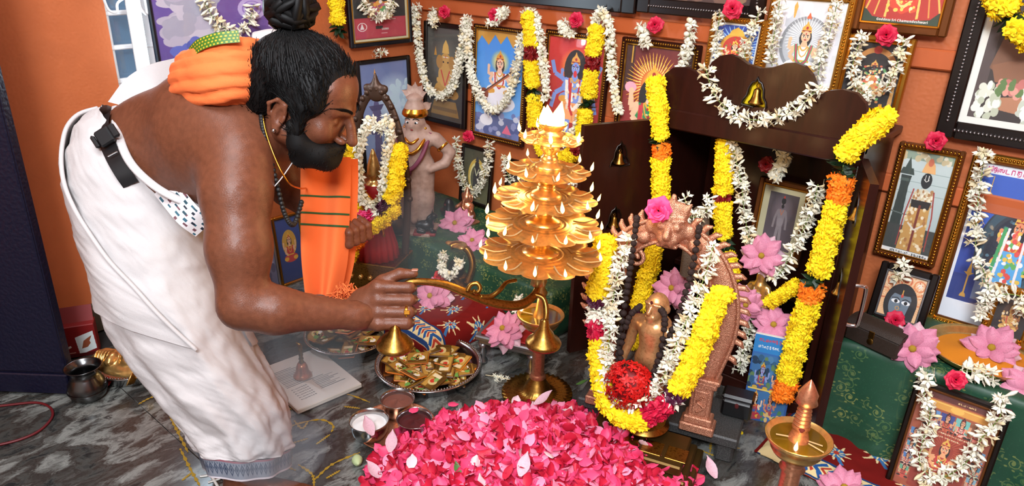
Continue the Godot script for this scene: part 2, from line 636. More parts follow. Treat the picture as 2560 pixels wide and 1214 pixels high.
func ring_of(list: Array, mesh: Mesh, n: int, tilt: float, r0: float, y0: float, off := 0.0, sc := 1.0, jit := 0.12) -> void:
	for i in n:
		var a := TAU * (i + off) / n + rng.randf_range(-jit, jit)
		var b := Basis(Vector3.UP, a) * Basis(Vector3.RIGHT, tilt + rng.randf_range(-jit, jit))
		b = b.scaled_local(Vector3.ONE * sc * rng.randf_range(0.9, 1.1))
		list.append([mesh, Transform3D(b, Basis(Vector3.UP, a) * Vector3(0, y0, r0))])

func shapes() -> void:
	# every blossom looks along +y, petals start pointing up and are tilted outwards
	for k in 3:
		var l := []
		var p := petal_mesh(0.0105, 0.0105, 0.55, 0.05, 2, 2)
		ring_of(l, p, 11, 1.75, 0.0075, 0.0, 0.0, 1.1, 0.3)
		ring_of(l, p, 11, 1.4, 0.007, 0.003, 0.5, 1.1, 0.3)
		ring_of(l, p, 10, 1.1, 0.006, 0.006, 0.2, 1.0, 0.3)
		ring_of(l, p, 8, 0.8, 0.0045, 0.009, 0.7, 0.95, 0.3)
		ring_of(l, p, 6, 0.4, 0.002, 0.011, 0.4, 0.85, 0.3)
		l.append([ball(0.011, 8, 4), Transform3D(Basis(), Vector3(0, 0.004, 0))])
		K["marigold%d" % k] = join(l)
	for k in 2:
		var l := []
		var p := petal_mesh(0.015, 0.0085, 0.3, 1.0, 2, 2)
		ring_of(l, p, 5, 0.55 + 0.55 * k, 0.0015, 0.012, 0.0, 1.0, 0.15)
		l.append(lathe([[0.0009, -0.004], [0.0016, 0.006], [0.0028, 0.014]], 5))
		K["jasmine%d" % k] = join(l)
	K["jasmine2"] = lathe([[0.0008, -0.004], [0.0016, 0.004], [0.0034, 0.012], [0.0045, 0.018], [0.003, 0.025], [0.0002, 0.029]], 6)
	K["jasmine3"] = join([[ball(0.0075, 7, 4), Transform3D(Basis().scaled(Vector3(1, 1.15, 1)), Vector3(0, 0.008, 0))], lathe([[0.0009, -0.004], [0.0016, 0.006]], 5)])
	for k in 2:
		var l := []
		var p := petal_mesh(0.026, 0.03, 0.4, 0.15, 4, 4)
		ring_of(l, p, 5, 1.35, 0.003, 0.0, 0.0, 1.0)
		ring_of(l, p, 5, 1.0, 0.003, 0.004, 0.5, 0.95)
		ring_of(l, p, 5, 0.65, 0.002, 0.007, 0.1, 0.8)
		ring_of(l, p, 4, 0.25, 0.002, 0.01, 0.6, 0.65)
		ring_of(l, p, 3, -0.1, 0.003, 0.011, 0.2, 0.5)
		K["rose%d" % k] = join(l)
	for k in 2:
		var l := []
		var p := petal_mesh(0.046, 0.038, 0.75, 0.5, 6, 4)
		ring_of(l, p, 7, 1.35, 0.004, 0.0, 0.0, 1.1)
		K["lotus_out%d" % k] = join(l)
		l = []
		ring_of(l, p, 7, 1.0, 0.004, 0.004, 0.5, 1.0)
		ring_of(l, p, 6, 0.72, 0.004, 0.008, 0.2, 0.92)
		ring_of(l, p, 5, 0.5, 0.003, 0.01, 0.6, 0.75)
		K["lotus_in%d" % k] = join(l)
	K["leaf"] = petal_mesh(0.038, 0.017, 0.2, 1.0, 4, 2)
	K["loose0"] = petal_mesh(0.028, 0.026, 0.5, 0.15, 4, 4)
	K["loose1"] = petal_mesh(0.03, 0.024, -0.25, 0.3, 4, 4)
	K["loose2"] = grid(4, 4, func(u, v):
		var s: float = (v - 0.5) * 2.0
		var w: float = 0.013 * sqrt(sin(PI * lerpf(0.1, 0.93, u)))
		return Vector3(s * w, 0.027 * (u - 0.5), 0.006 * sin(s * 2.2 + u * 3.0) + 0.006 * u * u))
	K["bead"] = join([ball(0.0055, 8, 6), [lathe([[0.0056, -0.001], [0.0061, 0.0], [0.0056, 0.001]], 8), Transform3D(Basis(Vector3.RIGHT, 1.57), Vector3.ZERO)], [lathe([[0.0056, -0.001], [0.0061, 0.0], [0.0056, 0.001]], 8), Transform3D(Basis(Vector3.FORWARD, 1.57), Vector3.ZERO)]])

func out_basis(t: Vector3, a: float) -> Basis:
	# y points away from a string that runs along t, at angle a round it
	var x := t.cross(Vector3.UP if absf(t.dot(Vector3.UP)) < 0.95 else Vector3.RIGHT).normalized()
	var y := x.rotated(t, a)
	return Basis(y.cross(t), y, t) if true else Basis()

# marigolds, leaves and roses threaded on a string. spec: [share of the length at which it ends, kind]
func garland(nm: String, label: String, pts: Array, spec: Array, rad := 0.03, cat := "garland", grp := "") -> Node3D:
	var o := thing(nm, label, cat, Vector3.ZERO, Vector3.ZERO, grp)
	var p := spline(pts, 120)
	put(o, "string", sweep(p, 0.0018, 4), M.stem_green)
	var len := 0.0
	for i in 120: len += p[i].distance_to(p[i + 1])
	var at := 0.0
	var run := 0.0
	var i := 0
	while at < len and i < 120:
		while i < 120 and run + p[i].distance_to(p[i + 1]) < at:
			run += p[i].distance_to(p[i + 1])
			i += 1
		if i >= 120: break
		var c := p[i].lerp(p[i + 1], (at - run) / maxf(p[i].distance_to(p[i + 1]), 1e-5))
		var t := (p[i + 1] - p[i]).normalized()
		var kind := ""
		for s in spec:
			kind = s[1]
			if at / len <= s[0]: break
		var a0 := rng.randf() * TAU
		var sc := rad / 0.03
		match kind:
			"y", "o":
				for j in 4:
					var b := out_basis(t, a0 + j * TAU / 4 + rng.randf_range(-0.3, 0.3)).scaled_local(Vector3.ONE * sc * rng.randf_range(0.95, 1.2))
					putx(o, "marigold_flower", K["marigold%d" % rng.randi_range(0, 2)], M.marigold_yellow if kind == "y" else M.marigold_orange, Transform3D(b, c + b.y * 0.011))
				at += 0.019 * sc
			"g":
				for j in 7:
					var b := out_basis(t, a0 + j * TAU / 7 + rng.randf_range(-0.3, 0.3))
					b = b * Basis(Vector3.RIGHT, rng.randf_range(-0.8, 0.8)) * Basis(Vector3.UP, rng.randf_range(-1, 1))
					putx(o, "leaf", K.leaf, M.leaf_green, Transform3D(b.scaled_local(Vector3.ONE * sc), c))
				at += 0.012 * sc
			"w":
				for j in 5:
					var b := out_basis(t, a0 + j * TAU / 5)
					putx(o, "white_flower", K["jasmine%d" % rng.randi_range(0, 1)], M.jasmine_white, Transform3D(b.scaled_local(Vector3.ONE * sc * 1.3), c))
				at += 0.012 * sc
			_:
				var mm: Material = {"r": M.rose_red, "h": M.rose_hot, "m": M.mauve, "p": M.rose_pink}[kind]
				for j in 3:
					var b := out_basis(t, a0 + j * TAU / 3).scaled_local(Vector3.ONE * sc * 0.85)
					putx(o, "rose", K["rose%d" % rng.randi_range(0, 1)], mm, Transform3D(b, c + b.y * 0.008))
				at += 0.026 * sc
	return o

# white flowers tied along a thread. style: 0 starry open flowers, 1 pointed buds, 2 round buds
func jasmine(nm: String, label: String, pts: Array, step := 0.013, style := 0, sc := 1.0, per := 3, grp := "white flower strings") -> Node3D:
	var o := thing(nm, label, "flower string", Vector3.ZERO, Vector3.ZERO, grp)
	var p := spline(pts, 60)
	put(o, "thread", sweep(p, 0.0012, 4), M.stem_green)
	var len := 0.0
	for i in 60: len += p[i].distance_to(p[i + 1])
	var n := int(len / step)
	if n * per > 290: n = 290 / per
	var run := 0.0
	var i := 0
	for q in n:
		var at := len * (q + 0.5) / n
		while i < 59 and run + p[i].distance_to(p[i + 1]) < at:
			run += p[i].distance_to(p[i + 1])
			i += 1
		var c := p[i].lerp(p[i + 1], (at - run) / maxf(p[i].distance_to(p[i + 1]), 1e-5))
		var t := (p[i + 1] - p[i]).normalized()
		var a0 := q * 1.1
		for j in per:
			var b := out_basis(t, a0 + j * TAU / per + rng.randf_range(-0.5, 0.5)) * Basis(Vector3.RIGHT, rng.randf_range(-0.7, 0.5))
			b = b.scaled_local(Vector3.ONE * sc * rng.randf_range(0.85, 1.15))
			var k: String = ["jasmine%d" % rng.randi_range(0, 2), "jasmine2" if rng.randf() < 0.75 else "jasmine0", "jasmine3" if rng.randf() < 0.5 else "jasmine1"][style]
			putx(o, "blossom", K[k], M.jasmine_white if rng.randf() < 0.85 else M.jasmine_cream, Transform3D(b, c))
	return o

func rose(label: String, pos: Vector3, dir: Vector3, m: Material, sc := 1.0, nm := "rose", grp := "") -> Node3D:
	var o := thing(nm, label, "flower", pos, Vector3.ZERO, grp)
	o.basis = frame_of(dir) * Basis(Vector3.UP, rng.randf() * TAU) * Basis.from_scale(Vector3.ONE * sc)
	put(o, "petals", K["rose%d" % rng.randi_range(0, 1)], m)
	put(o, "calyx", K["calyx"] if K.has("calyx") else calyx(), M.leaf_green)
	return o

func calyx() -> Mesh:
	K["calyx"] = lathe([[0.001, -0.012], [0.003, -0.008], [0.006, -0.002], [0.002, 0.003]], 8)
	return K["calyx"]

func lotus(label: String, pos: Vector3, dir: Vector3, sc := 1.0) -> Node3D:
	var o := thing("lotus_flower", label, "flower", pos, Vector3.ZERO, "pink lotus flowers")
	o.basis = frame_of(dir) * Basis(Vector3.UP, rng.randf() * TAU) * Basis.from_scale(Vector3.ONE * sc)
	var k := rng.randi_range(0, 1)
	put(o, "outer_petals", K["lotus_out%d" % k], M.lotus_pale)
	put(o, "inner_petals", K["lotus_in%d" % k], M.lotus_pink)
	put(o, "seed_head", ball(0.009, 8, 4), M.kolam_yellow, Vector3(0, 0.014, 0))
	return o

# ---------------------------------------------------------------- the setting
func setting() -> void:
	var fl := Node3D.new()
	fl.name = "floor"
	add_child(fl)
	tag(fl, "polished dark grey green marble floor with swirling pale veins", "floor", "", "structure")
	put(fl, "bed", rbox(Vector3(4.7, 0.1, 4.4), 0.0), M.grout, Vector3(-0.1, -0.056, -0.02))
	for i in 4:
		for j in 6:
			put(fl, "slab", rbox(Vector3(1.1985, 0.02, 0.7485), 0.0008), M.marble, Vector3(-1.6 + 1.2 * i, -0.01, -1.725 + 0.75 * j))
	var X := -2.3300
	var Z := -2.1200
	var wb := struct("wall_back", rbox(Vector3(4.6, 2.8, 0.12), 0.0), M.wall, Vector3(X + 2.3, 1.4, Z - 0.06), "orange painted back wall hung with framed pictures", "wall")
	for y in [0.62, 0.955]:
		put(wb, "trim_rail", rbox(Vector3(4.58, 0.05, 0.02), 0.004), M.band, Vector3(0, y - 1.4, 0.068))
	# the left wall has a window opening
	var wl := Node3D.new()
	wl.name = "wall_left"
	add_child(wl)
	wl.position = Vector3(X, 0, 0)
	tag(wl, "orange painted side wall with the barred window", "wall", "", "structure")
	var za := -0.8879
	var zb := -1.0295
	var y0 := 0.7088
	var y1 := 1.75
	put(wl, "wall_panel", rbox(Vector3(0.14, 2.8, 2.1 - za), 0.002), M.wall, Vector3(-0.07, 1.4, (2.1 + za) / 2))
	put(wl, "wall_panel", rbox(Vector3(0.14, 2.8, zb - Z + 0.12), 0.002), M.wall, Vector3(-0.07, 1.4, (zb + Z - 0.12) / 2))
	put(wl, "wall_panel", rbox(Vector3(0.14, y0, za - zb), 0.002), M.wall, Vector3(-0.07, y0 / 2, (za + zb) / 2))
	put(wl, "wall_panel", rbox(Vector3(0.14, 2.8 - y1, za - zb), 0.002), M.wall, Vector3(-0.07, (2.8 + y1) / 2, (za + zb) / 2))
	var win := Node3D.new()
	win.name = "window_1"
	add_child(win)
	win.position = Vector3(X - 0.07, y0, (za + zb) / 2)
	tag(win, "white barred window with dark panes beside the purple picture", "window", "", "structure")
	var ww := za - zb
	var wh := y1 - y0
	put(win, "window_frame", join([bx(Vector3(0, wh / 2, ww / 2 - 0.012), Vector3(0.05, wh, 0.024)), bx(Vector3(0, wh / 2, -ww / 2 + 0.012), Vector3(0.05, wh, 0.024)), bx(Vector3(0, 0.012, 0), Vector3(0.05, 0.024, ww))]), M.white_paint)
	for i in 7:
		put(win, "bar", rbox(Vector3(0.02, 0.014, ww), 0.003), M.white_paint, Vector3(0.02, 0.06 + i * 0.1, 0))
	put(win, "pane", rbox(Vector3(0.006, wh, ww), 0.0), M.glass, Vector3(-0.02, wh / 2, 0))
	struct("window_sill", rbox(Vector3(0.17, 0.02, ww + 0.02), 0.004), M.white_paint, Vector3(X - 0.05, y0 - 0.0, (za + zb) / 2), "white sill under the barred window", "window sill")
	# lit tube standing before the bars
	var ta := Vector3(X + 0.03, y0 + 0.03, lerpf(za, zb, 0.5))
	var tl := thing("tube_light", "lit white fluorescent tube standing upright before the barred window", "lamp", ta)
	put(tl, "tube", sweep(PackedVector3Array([Vector3(0, 0.03, 0), Vector3(0, 0.5, 0)]), 0.016, 12), M.tube_glow)
	put(tl, "end_cap", lathe([[0.0, 0], [0.018, 0], [0.018, 0.03], [0.0, 0.03]], 12), M.silver)
	put(tl, "end_cap", lathe([[0.0, 0], [0.018, 0], [0.018, 0.03], [0.0, 0.03]], 12), M.silver, Vector3(0, 0.5, 0))
	put(tl, "batten", rbox(Vector3(0.012, 0.56, 0.03)), M.white_paint, Vector3(-0.023, 0.28, 0))
	var al := AreaLight3D.new()
	al.name = "tube_glow_light"
	al.area_size = Vector2(0.03, 0.45)
	al.light_color = Color(0.85, 0.94, 1.0)
	al.light_energy = 0.6
	al.shadow_enabled = true
	tl.add_child(al)
	al.position = Vector3(0.02, 0.27, 0)
	al.rotation_degrees = Vector3(0, -90, 0)
	var cw := thing("white_cable", "thin white cable looped above the barred window", "cable")
	put(cw, "cord", sweep(spline([Vector3(-2.31, 1.0175, -0.8801), Vector3(-2.31, 0.9841, -0.8894), Vector3(-2.3, 0.9786, -0.9066), Vector3(-2.31, 1.005, -0.9199), Vector3(-2.31, 1.0255, -0.9736), Vector3(-2.3, 0.9866, -0.9766), Vector3(-2.31, 0.9678, -0.9968), Vector3(-2.31, 1.0135, -0.9972)], 40), 0.004, 6), M.white_paint)
	# the other walls and the ceiling close the room behind the camera
	struct("wall_right", rbox(Vector3(0.12, 2.8, 4.4), 0.0), M.wall, Vector3(2.23, 1.4, -0.02), "orange wall at the right end of the room", "wall")
	struct("wall_front", rbox(Vector3(4.7, 2.8, 0.12), 0.0), M.plaster, Vector3(-0.05, 1.4, 2.1), "pale wall behind the photographer", "wall")
	struct("ceiling", rbox(Vector3(4.7, 0.1, 4.4), 0.0), M.plaster, Vector3(-0.05, 2.85, -0.02), "white plaster ceiling", "ceiling")
	var bl := struct("baseboard_left", rbox(Vector3(0.014, 0.1, 3.6), 0.003), M.skirting, Vector3(X + 0.007, 0.05, 0.1), "brown stone skirting along the side wall", "baseboard")
	bl.set_meta("kind", "structure")
	struct("baseboard_back", rbox(Vector3(4.5, 0.1, 0.014), 0.003), M.skirting, Vector3(X + 2.26, 0.05, Z + 0.007), "brown stone skirting along the back wall", "baseboard")
	# ceiling panel that gives the room its light
	var cp_ := thing("ceiling_lamp", "wide white light panel under the ceiling above the floor", "lamp", Vector3(-0.4, 2.8, 0.0))
	put(cp_, "housing", rbox(Vector3(1.66, 0.06, 1.06)), M.white_paint, Vector3(0, -0.03, 0))
	put(cp_, "diffuser", rbox(Vector3(1.6, 0.01, 1.0)), M.panel_glow, Vector3(0, -0.064, 0))
	# navy door leaf standing open from the side wall
	var dr := Node3D.new()
	dr.name = "door_1"
	add_child(dr)
	dr.transform = Transform3D(Basis(Vector3(0.7719, 0, -0.6357), Vector3.UP, Vector3(0.6357, 0, 0.7719)), Vector3(-1.9964, 0, -0.4915))
	tag(dr, "navy blue door leaf standing open at the left edge", "door", "", "structure")
	put(dr, "leaf", rbox(Vector3(0.41, 2.0, 0.03), 0.003), M.navy, Vector3(-0.207, 1.01, -0.02))
	put(dr, "bottom_rail", rbox(Vector3(0.41, 0.062, 0.012), 0.003), M.navy, Vector3(-0.207, 0.041, -0.003))
	put(dr, "panel", rbox(Vector3(0.4, 0.845, 0.008), 0.003), M.navy, Vector3(-0.203, 0.5, -0.003))
	put(dr, "panel", rbox(Vector3(0.4, 0.9, 0.008), 0.003), M.navy, Vector3(-0.203, 1.385, -0.003))
	for y in [0.3, 1.6]:
		put(dr, "hinge", sweep(PackedVector3Array([Vector3(-0.415, y, -0.02), Vector3(-0.415, y + 0.09, -0.02)]), 0.008, 8), M.chrome)

# ---------------------------------------------------------------- the priest
func cam_basis() -> Basis:
	# x to the right of the room view, y up across it, z back towards the viewer
	return Basis(Vector3(0.7553, 0.0279, -0.6548), Vector3(-0.2724, 0.9221, -0.2749), Vector3(0.5961, 0.386, 0.7041))

func finger(l: Array, p: Array, r: Array) -> void:
	for i in p.size() - 1: l.append(cp(p[i], p[i + 1], r[i], r[i + 1], 0.004))

func map_items(l: Array, x: Transform3D) -> Array:
	var o := []
	for q in l:
		if q[0].ends_with("c"): o.append([q[0], x * q[1], x * q[2], q[3], q[4], q[5]])
		else: o.append([q[0], x * q[1], q[2], x.basis * q[3], q[4]])
	return o

func priest() -> void:
	var man := thing("person", "bare chested man in white dhoti bending forward, holding a brass lamp by its handle", "person", Vector3(-1.3415, 0, -0.6604))
	var inv := Transform3D(Basis(), -man.position)
	var b := []
	# torso
	b.append(cp(Vector3(-1.642, 0.702, -0.6094), Vector3(-1.5505, 0.7543, -0.6587), 0.11, 0.115, 0.05))
	b.append(cp(Vector3(-1.7259, 0.6733, -0.6647), Vector3(-1.5435, 0.6976, -0.5767), 0.08, 0.08, 0.05))
	b.append(cp(Vector3(-1.5505, 0.7543, -0.6587), Vector3(-1.4133, 0.8192, -0.711), 0.118, 0.135, 0.06))
	b.append(cp(Vector3(-1.3407, 0.8263, -0.6769), Vector3(-1.4639, 0.8262, -0.7714), 0.1, 0.1, 0.06))
	b.append(cp(Vector3(-1.2449, 0.8013, -0.6591), Vector3(-1.3294, 0.8612, -0.7483), 0.058, 0.08, 0.05))
	b.append(cp(Vector3(-1.4876, 0.8759, -0.8639), Vector3(-1.3294, 0.8612, -0.7483), 0.058, 0.08, 0.05))
	b.append(cp(Vector3(-1.3357, 0.8703, -0.7621), Vector3(-1.2308, 0.862, -0.7896), 0.06, 0.05, 0.04))
	b.append(cp(Vector3(-1.2961, 0.7875, -0.6934), Vector3(-1.2885, 0.7976, -0.7338), 0.072, 0.05, 0.05))
	b.append(cp(Vector3(-1.4464, 0.7459, -0.657), Vector3(-1.3527, 0.76, -0.6873), 0.085, 0.08, 0.06))
	b.append(cp(Vector3(-1.3171, 0.8675, -0.6698), Vector3(-1.2454, 0.8189, -0.6683), 0.05, 0.055, 0.05))
	# near arm
	b.append(cp(Vector3(-1.2449, 0.8013, -0.6591), Vector3(-1.208, 0.7573, -0.6307), 0.058, 0.06, 0.03))
	b.append(cp(Vector3(-1.208, 0.7573, -0.6307), Vector3(-1.1664, 0.6657, -0.6015), 0.06, 0.054, 0.03))
	b.append(cp(Vector3(-1.1664, 0.6657, -0.6015), Vector3(-1.1372, 0.5672, -0.5793), 0.054, 0.043, 0.03))
	b.append(cp(Vector3(-1.1372, 0.5672, -0.5793), Vector3(-1.1005, 0.5528, -0.6238), 0.043, 0.043, 0.02))
	b.append(cp(Vector3(-1.1005, 0.5528, -0.6238), Vector3(-1.0311, 0.5156, -0.7574), 0.043, 0.026, 0.02))
	b.append(cp(Vector3(-1.0311, 0.5156, -0.7574), Vector3(-1.017, 0.5115, -0.7954), 0.026, 0.02, 0.02))
	# far arm
	b.append(cp(Vector3(-1.4876, 0.8759, -0.8639), Vector3(-1.4481, 0.6484, -0.8862), 0.055, 0.04, 0.03))
	b.append(cp(Vector3(-1.4481, 0.6484, -0.8862), Vector3(-1.3303, 0.5974, -0.9011), 0.04, 0.026, 0.02))
	# legs
	b.append(cp(Vector3(-1.5435, 0.6976, -0.5767), Vector3(-1.4483, 0.4217, -0.5912), 0.085, 0.055, 0.03))
	b.append(cp(Vector3(-1.4483, 0.4217, -0.5912), Vector3(-1.3324, 0.268, -0.5909), 0.053, 0.055, 0.03))
	b.append(cp(Vector3(-1.3324, 0.268, -0.5909), Vector3(-1.2794, 0.0782, -0.6027), 0.055, 0.034, 0.03))
	b.append(cp(Vector3(-1.7259, 0.6733, -0.6647), Vector3(-1.5441, 0.3631, -0.6485), 0.085, 0.055, 0.03))
	b.append(cp(Vector3(-1.5441, 0.3631, -0.6485), Vector3(-1.45, -0.0148, -0.663), 0.053, 0.034, 0.03))
	b.append(cp(Vector3(-1.2994, 0.035, -0.6027), Vector3(-1.1494, 0.022, -0.7127), 0.034, 0.02, 0.03))
	b.append(cp(Vector3(-1.2794, 0.0782, -0.6027), Vector3(-1.2894, 0.04, -0.6027), 0.034, 0.036, 0.03))
	b.append(cp(Vector3(-1.47, 0.035, -0.663), Vector3(-1.4, 0.03, -0.713), 0.034, 0.02, 0.03))
	b.append(cp(Vector3(-1.45, -0.0148, -0.663), Vector3(-1.46, 0.04, -0.663), 0.034, 0.036, 0.03))
	# hands
	var cb := cam_basis()
	var h := []
	var ys := [0.044, 0.0195, -0.0045, -0.027]
	for i in 4:
		var y: float = ys[i]
		var s: float = [0.96, 1.0, 0.95, 0.82][i]
		finger(h, [Vector3(-0.028, y, 0.016), Vector3(0.034 * s, y - 0.001, 0.012), Vector3(0.036 * s, y - 0.002, -0.016), Vector3(0.008, y, -0.03)], [0.0125, 0.0112, 0.0098, 0.0085])
		h.append(cp(Vector3(-0.085, -0.012, 0.0), Vector3(-0.03, y, 0.013), 0.02, 0.0135, 0.012))
	h.append(el(Vector3(-0.055, 0.0, -0.004), Vector3(0.04, 0.045, 0.018), 0.012))
	h.append(cp(Vector3(-0.1, -0.012, 0.0), Vector3(-0.07, -0.006, 0.0), 0.027, 0.026, 0.01))
	finger(h, [Vector3(-0.055, 0.025, -0.004), Vector3(-0.022, 0.055, 0.0), Vector3(0.012, 0.07, -0.002), Vector3(0.04, 0.07, -0.004)], [0.019, 0.0135, 0.0115, 0.0085])
	var hx := Transform3D(cb, Vector3(-0.9943, 0.5206, -0.8168))
	var h2 := []
	for i in 4:
		var x: float = -0.03 + 0.019 * i
		finger(h2, [Vector3(x, 0.03, 0), Vector3(x * 1.05, 0.062, 0.018), Vector3(x, 0.052, 0.043), Vector3(x * 0.9, 0.028, 0.045)], [0.0115, 0.0098, 0.0088, 0.0078])
		h2.append(cp(Vector3(0, -0.04, 0), Vector3(x, 0.03, 0), 0.02, 0.013, 0.012))
	finger(h2, [Vector3(-0.02, -0.02, 0.008), Vector3(-0.045, 0.01, 0.022), Vector3(-0.035, 0.035, 0.04)], [0.016, 0.012, 0.009])
	var hx2 := Transform3D(frame_of(Vector3(0.9115, -0.3947, -0.1155)), Vector3(-1.2893, 0.5796, -0.9063))
	# head: x to his left, y up, z out of the face; the origin lies between the ears
	var hu := (cb * Vector3(0.38, 0.85, 0.34)).normalized()
	var hf := cb * Vector3(0.91, -0.38, -0.02)
	hf = (hf - hu * hf.dot(hu)).normalized()
	var hX := Transform3D(Basis(hu.cross(hf), hu, hf) * Basis.from_scale(Vector3.ONE * 0.94), Vector3(-1.2064, 0.8888, -0.7751))
	var f := []
	f.append(el(Vector3(0, 0.055, 0.0), Vector3(0.074, 0.085, 0.097), 0.03))
	f.append(el(Vector3(0, 0.008, 0.042), Vector3(0.06, 0.078, 0.056), 0.03))
	f.append(cp(Vector3(-0.052, -0.035, 0.01), Vector3(-0.012, -0.068, 0.07), 0.022, 0.018, 0.03))
	f.append(cp(Vector3(0.052, -0.035, 0.01), Vector3(0.012, -0.068, 0.07), 0.022, 0.018, 0.03))
	f.append(el(Vector3(0, -0.07, 0.078), Vector3(0.02, 0.016, 0.016), 0.02))
	f.append(el(Vector3(0, 0.075, 0.07), Vector3(0.055, 0.04, 0.028), 0.03))
	for s in [-1.0, 1.0]:
		f.append(cp(Vector3(0.014 * s, 0.042, 0.1), Vector3(0.046 * s, 0.04, 0.08), 0.009, 0.008, 0.014))
		f.append(el(Vector3(0.042 * s, -0.006, 0.072), Vector3(0.022, 0.02, 0.018), 0.025))
		f.append(["-e", Vector3(0.031 * s, 0.02, 0.103), Vector3(0.017, 0.011, 0.014), Basis(), 0.012])
		f.append(el(Vector3(0.031 * s, 0.019, 0.082), Vector3(0.0145, 0.011, 0.0125), 0.003))
		f.append(el(Vector3(0.0125 * s, -0.02, 0.106), Vector3(0.0085, 0.0075, 0.011), 0.008))
		# ear
		var ec := Vector3(0.077 * s, 0.0, -0.008)
		f.append(el(ec, Vector3(0.009, 0.03, 0.017), 0.008, Basis(Vector3.UP, 0.35 * s)))
		f.append(["-e", ec + Vector3(0.009 * s, 0.0, 0.006), Vector3(0.007, 0.016, 0.009), Basis(), 0.004])
		finger(f, [ec + Vector3(0.004 * s, -0.005, -0.017), ec + Vector3(0.01 * s, 0.018, -0.02), ec + Vector3(0.009 * s, 0.031, -0.006), ec + Vector3(0.003 * s, 0.024, 0.011), ec + Vector3(0.002 * s, 0.01, 0.013)], [0.0035, 0.004, 0.004, 0.0035, 0.003])
		f.append(el(ec + Vector3(0.002 * s, -0.03, 0.004), Vector3(0.006, 0.009, 0.008), 0.006))
		f.append(el(ec + Vector3(0.003 * s, -0.003, 0.013), Vector3(0.004, 0.007, 0.004), 0.004))
	finger(f, [Vector3(0, 0.036, 0.1), Vector3(0, 0.012, 0.114), Vector3(0, -0.014, 0.126)], [0.009, 0.0095, 0.0115])
	f.append(cp(Vector3(-0.02, -0.042, 0.092), Vector3(0.02, -0.042, 0.092), 0.009, 0.009, 0.012))
	f.append(cp(Vector3(-0.016, -0.052, 0.09), Vector3(0.016, -0.052, 0.09), 0.009, 0.009, 0.008))
	f.append(cp(Vector3(0, -0.04, -0.025), Vector3(0, -0.1, -0.06), 0.05, 0.052, 0.03))
	var body := join([
		[blob(map_items(b, inv), 0.011), Transform3D()],
		[blob(h, 0.0032), inv * hx],
		[blob(h2, 0.004), inv * hx2],
		[blob(f, 0.0036), inv * hX]])
	put(man, "body", body, M.skin)
	hair(man, inv * hX)
	# eyebrows
	for s in [-1.0, 1.0]:
		var l := []
		for i in 26:
			var t := i / 25.0
			var q := Vector3(lerpf(0.013, 0.052, t) * s, 0.046 + 0.006 * sin(t * PI), lerpf(0.111, 0.079, t * t))
			l.append(sweep(PackedVector3Array([q + Vector3(0, -0.004, 0), q + Vector3(0.004 * s, 0.001, 0.002), q + Vector3(0.009 * s, 0.003, -0.001)]), [0.0016, 0.0004], 4))
		putx(man, "eyebrow", join(l), M.hair, inv * hX)
	putx(man, "ear_stud", ball(0.0045, 8, 6), M.steel, inv * hX * Transform3D(Basis(), Vector3(-0.088, -0.03, -0.004)))
	put(man, "finger_ring", lathe([[0.0115, -0.003], [0.0128, -0.002], [0.0128, 0.002], [0.0115, 0.003]], 16), M.gold, inv * (hx * Vector3(0.028, -0.0045, 0.012)), Vector3.ZERO).basis = cb * Basis(Vector3.FORWARD, 1.57)
	put(man, "ring_plate", rbox(Vector3(0.012, 0.009, 0.003), 0.001), M.gold, inv * (hx * Vector3(0.03, -0.0045, 0.0245))).basis = cb
	for i in 1:
		put(man, "thumb_nail", rbox(Vector3(0.013, 0.009, 0.003), 0.0012), M.nail, inv * (hx * Vector3(0.042, 0.0775, 0.0))).basis = cb * Basis(Vector3.RIGHT, -1.1)
	# bead string and chain round the neck
	var beads := Node3D.new()
	beads.name = "bead_necklace"
	man.add_child(beads)
	tag(beads, "string of dark wooden beads", "")
	var bp := spline([Vector3(0.0589, 0.92, -0.0887), Vector3(0.1213, 0.8862, -0.045), Vector3(0.1442, 0.8464, -0.0354), Vector3(0.1618, 0.772, -0.0379), Vector3(0.1749, 0.7061, -0.0413), Vector3(0.1768, 0.6815, -0.0578), Vector3(0.1342, 0.708, -0.1073)], 48)
	for i in 48: put(beads, "bead", ball(0.0052, 8, 5), M.dark_bead, bp[i])
	put(man, "gold_chain", sweep(spline([Vector3(0.1078, 0.9048, -0.0579), Vector3(0.1415, 0.8682, -0.038), Vector3(0.1734, 0.8141, -0.0353), Vector3(0.1885, 0.7723, -0.0465), Vector3(0.148, 0.7398, -0.0938), Vector3(0.0921, 0.7143, -0.1461)], 40), 0.0018, 5), M.gold)
	put(man, "sacred_thread", sweep(spline([Vector3(0.16, 0.802, -0.0813), Vector3(0.1718, 0.7738, -0.0403), Vector3(0.154, 0.7436, -0.0157)], 12), 0.0012, 5), M.cotton)
	clothes(man)

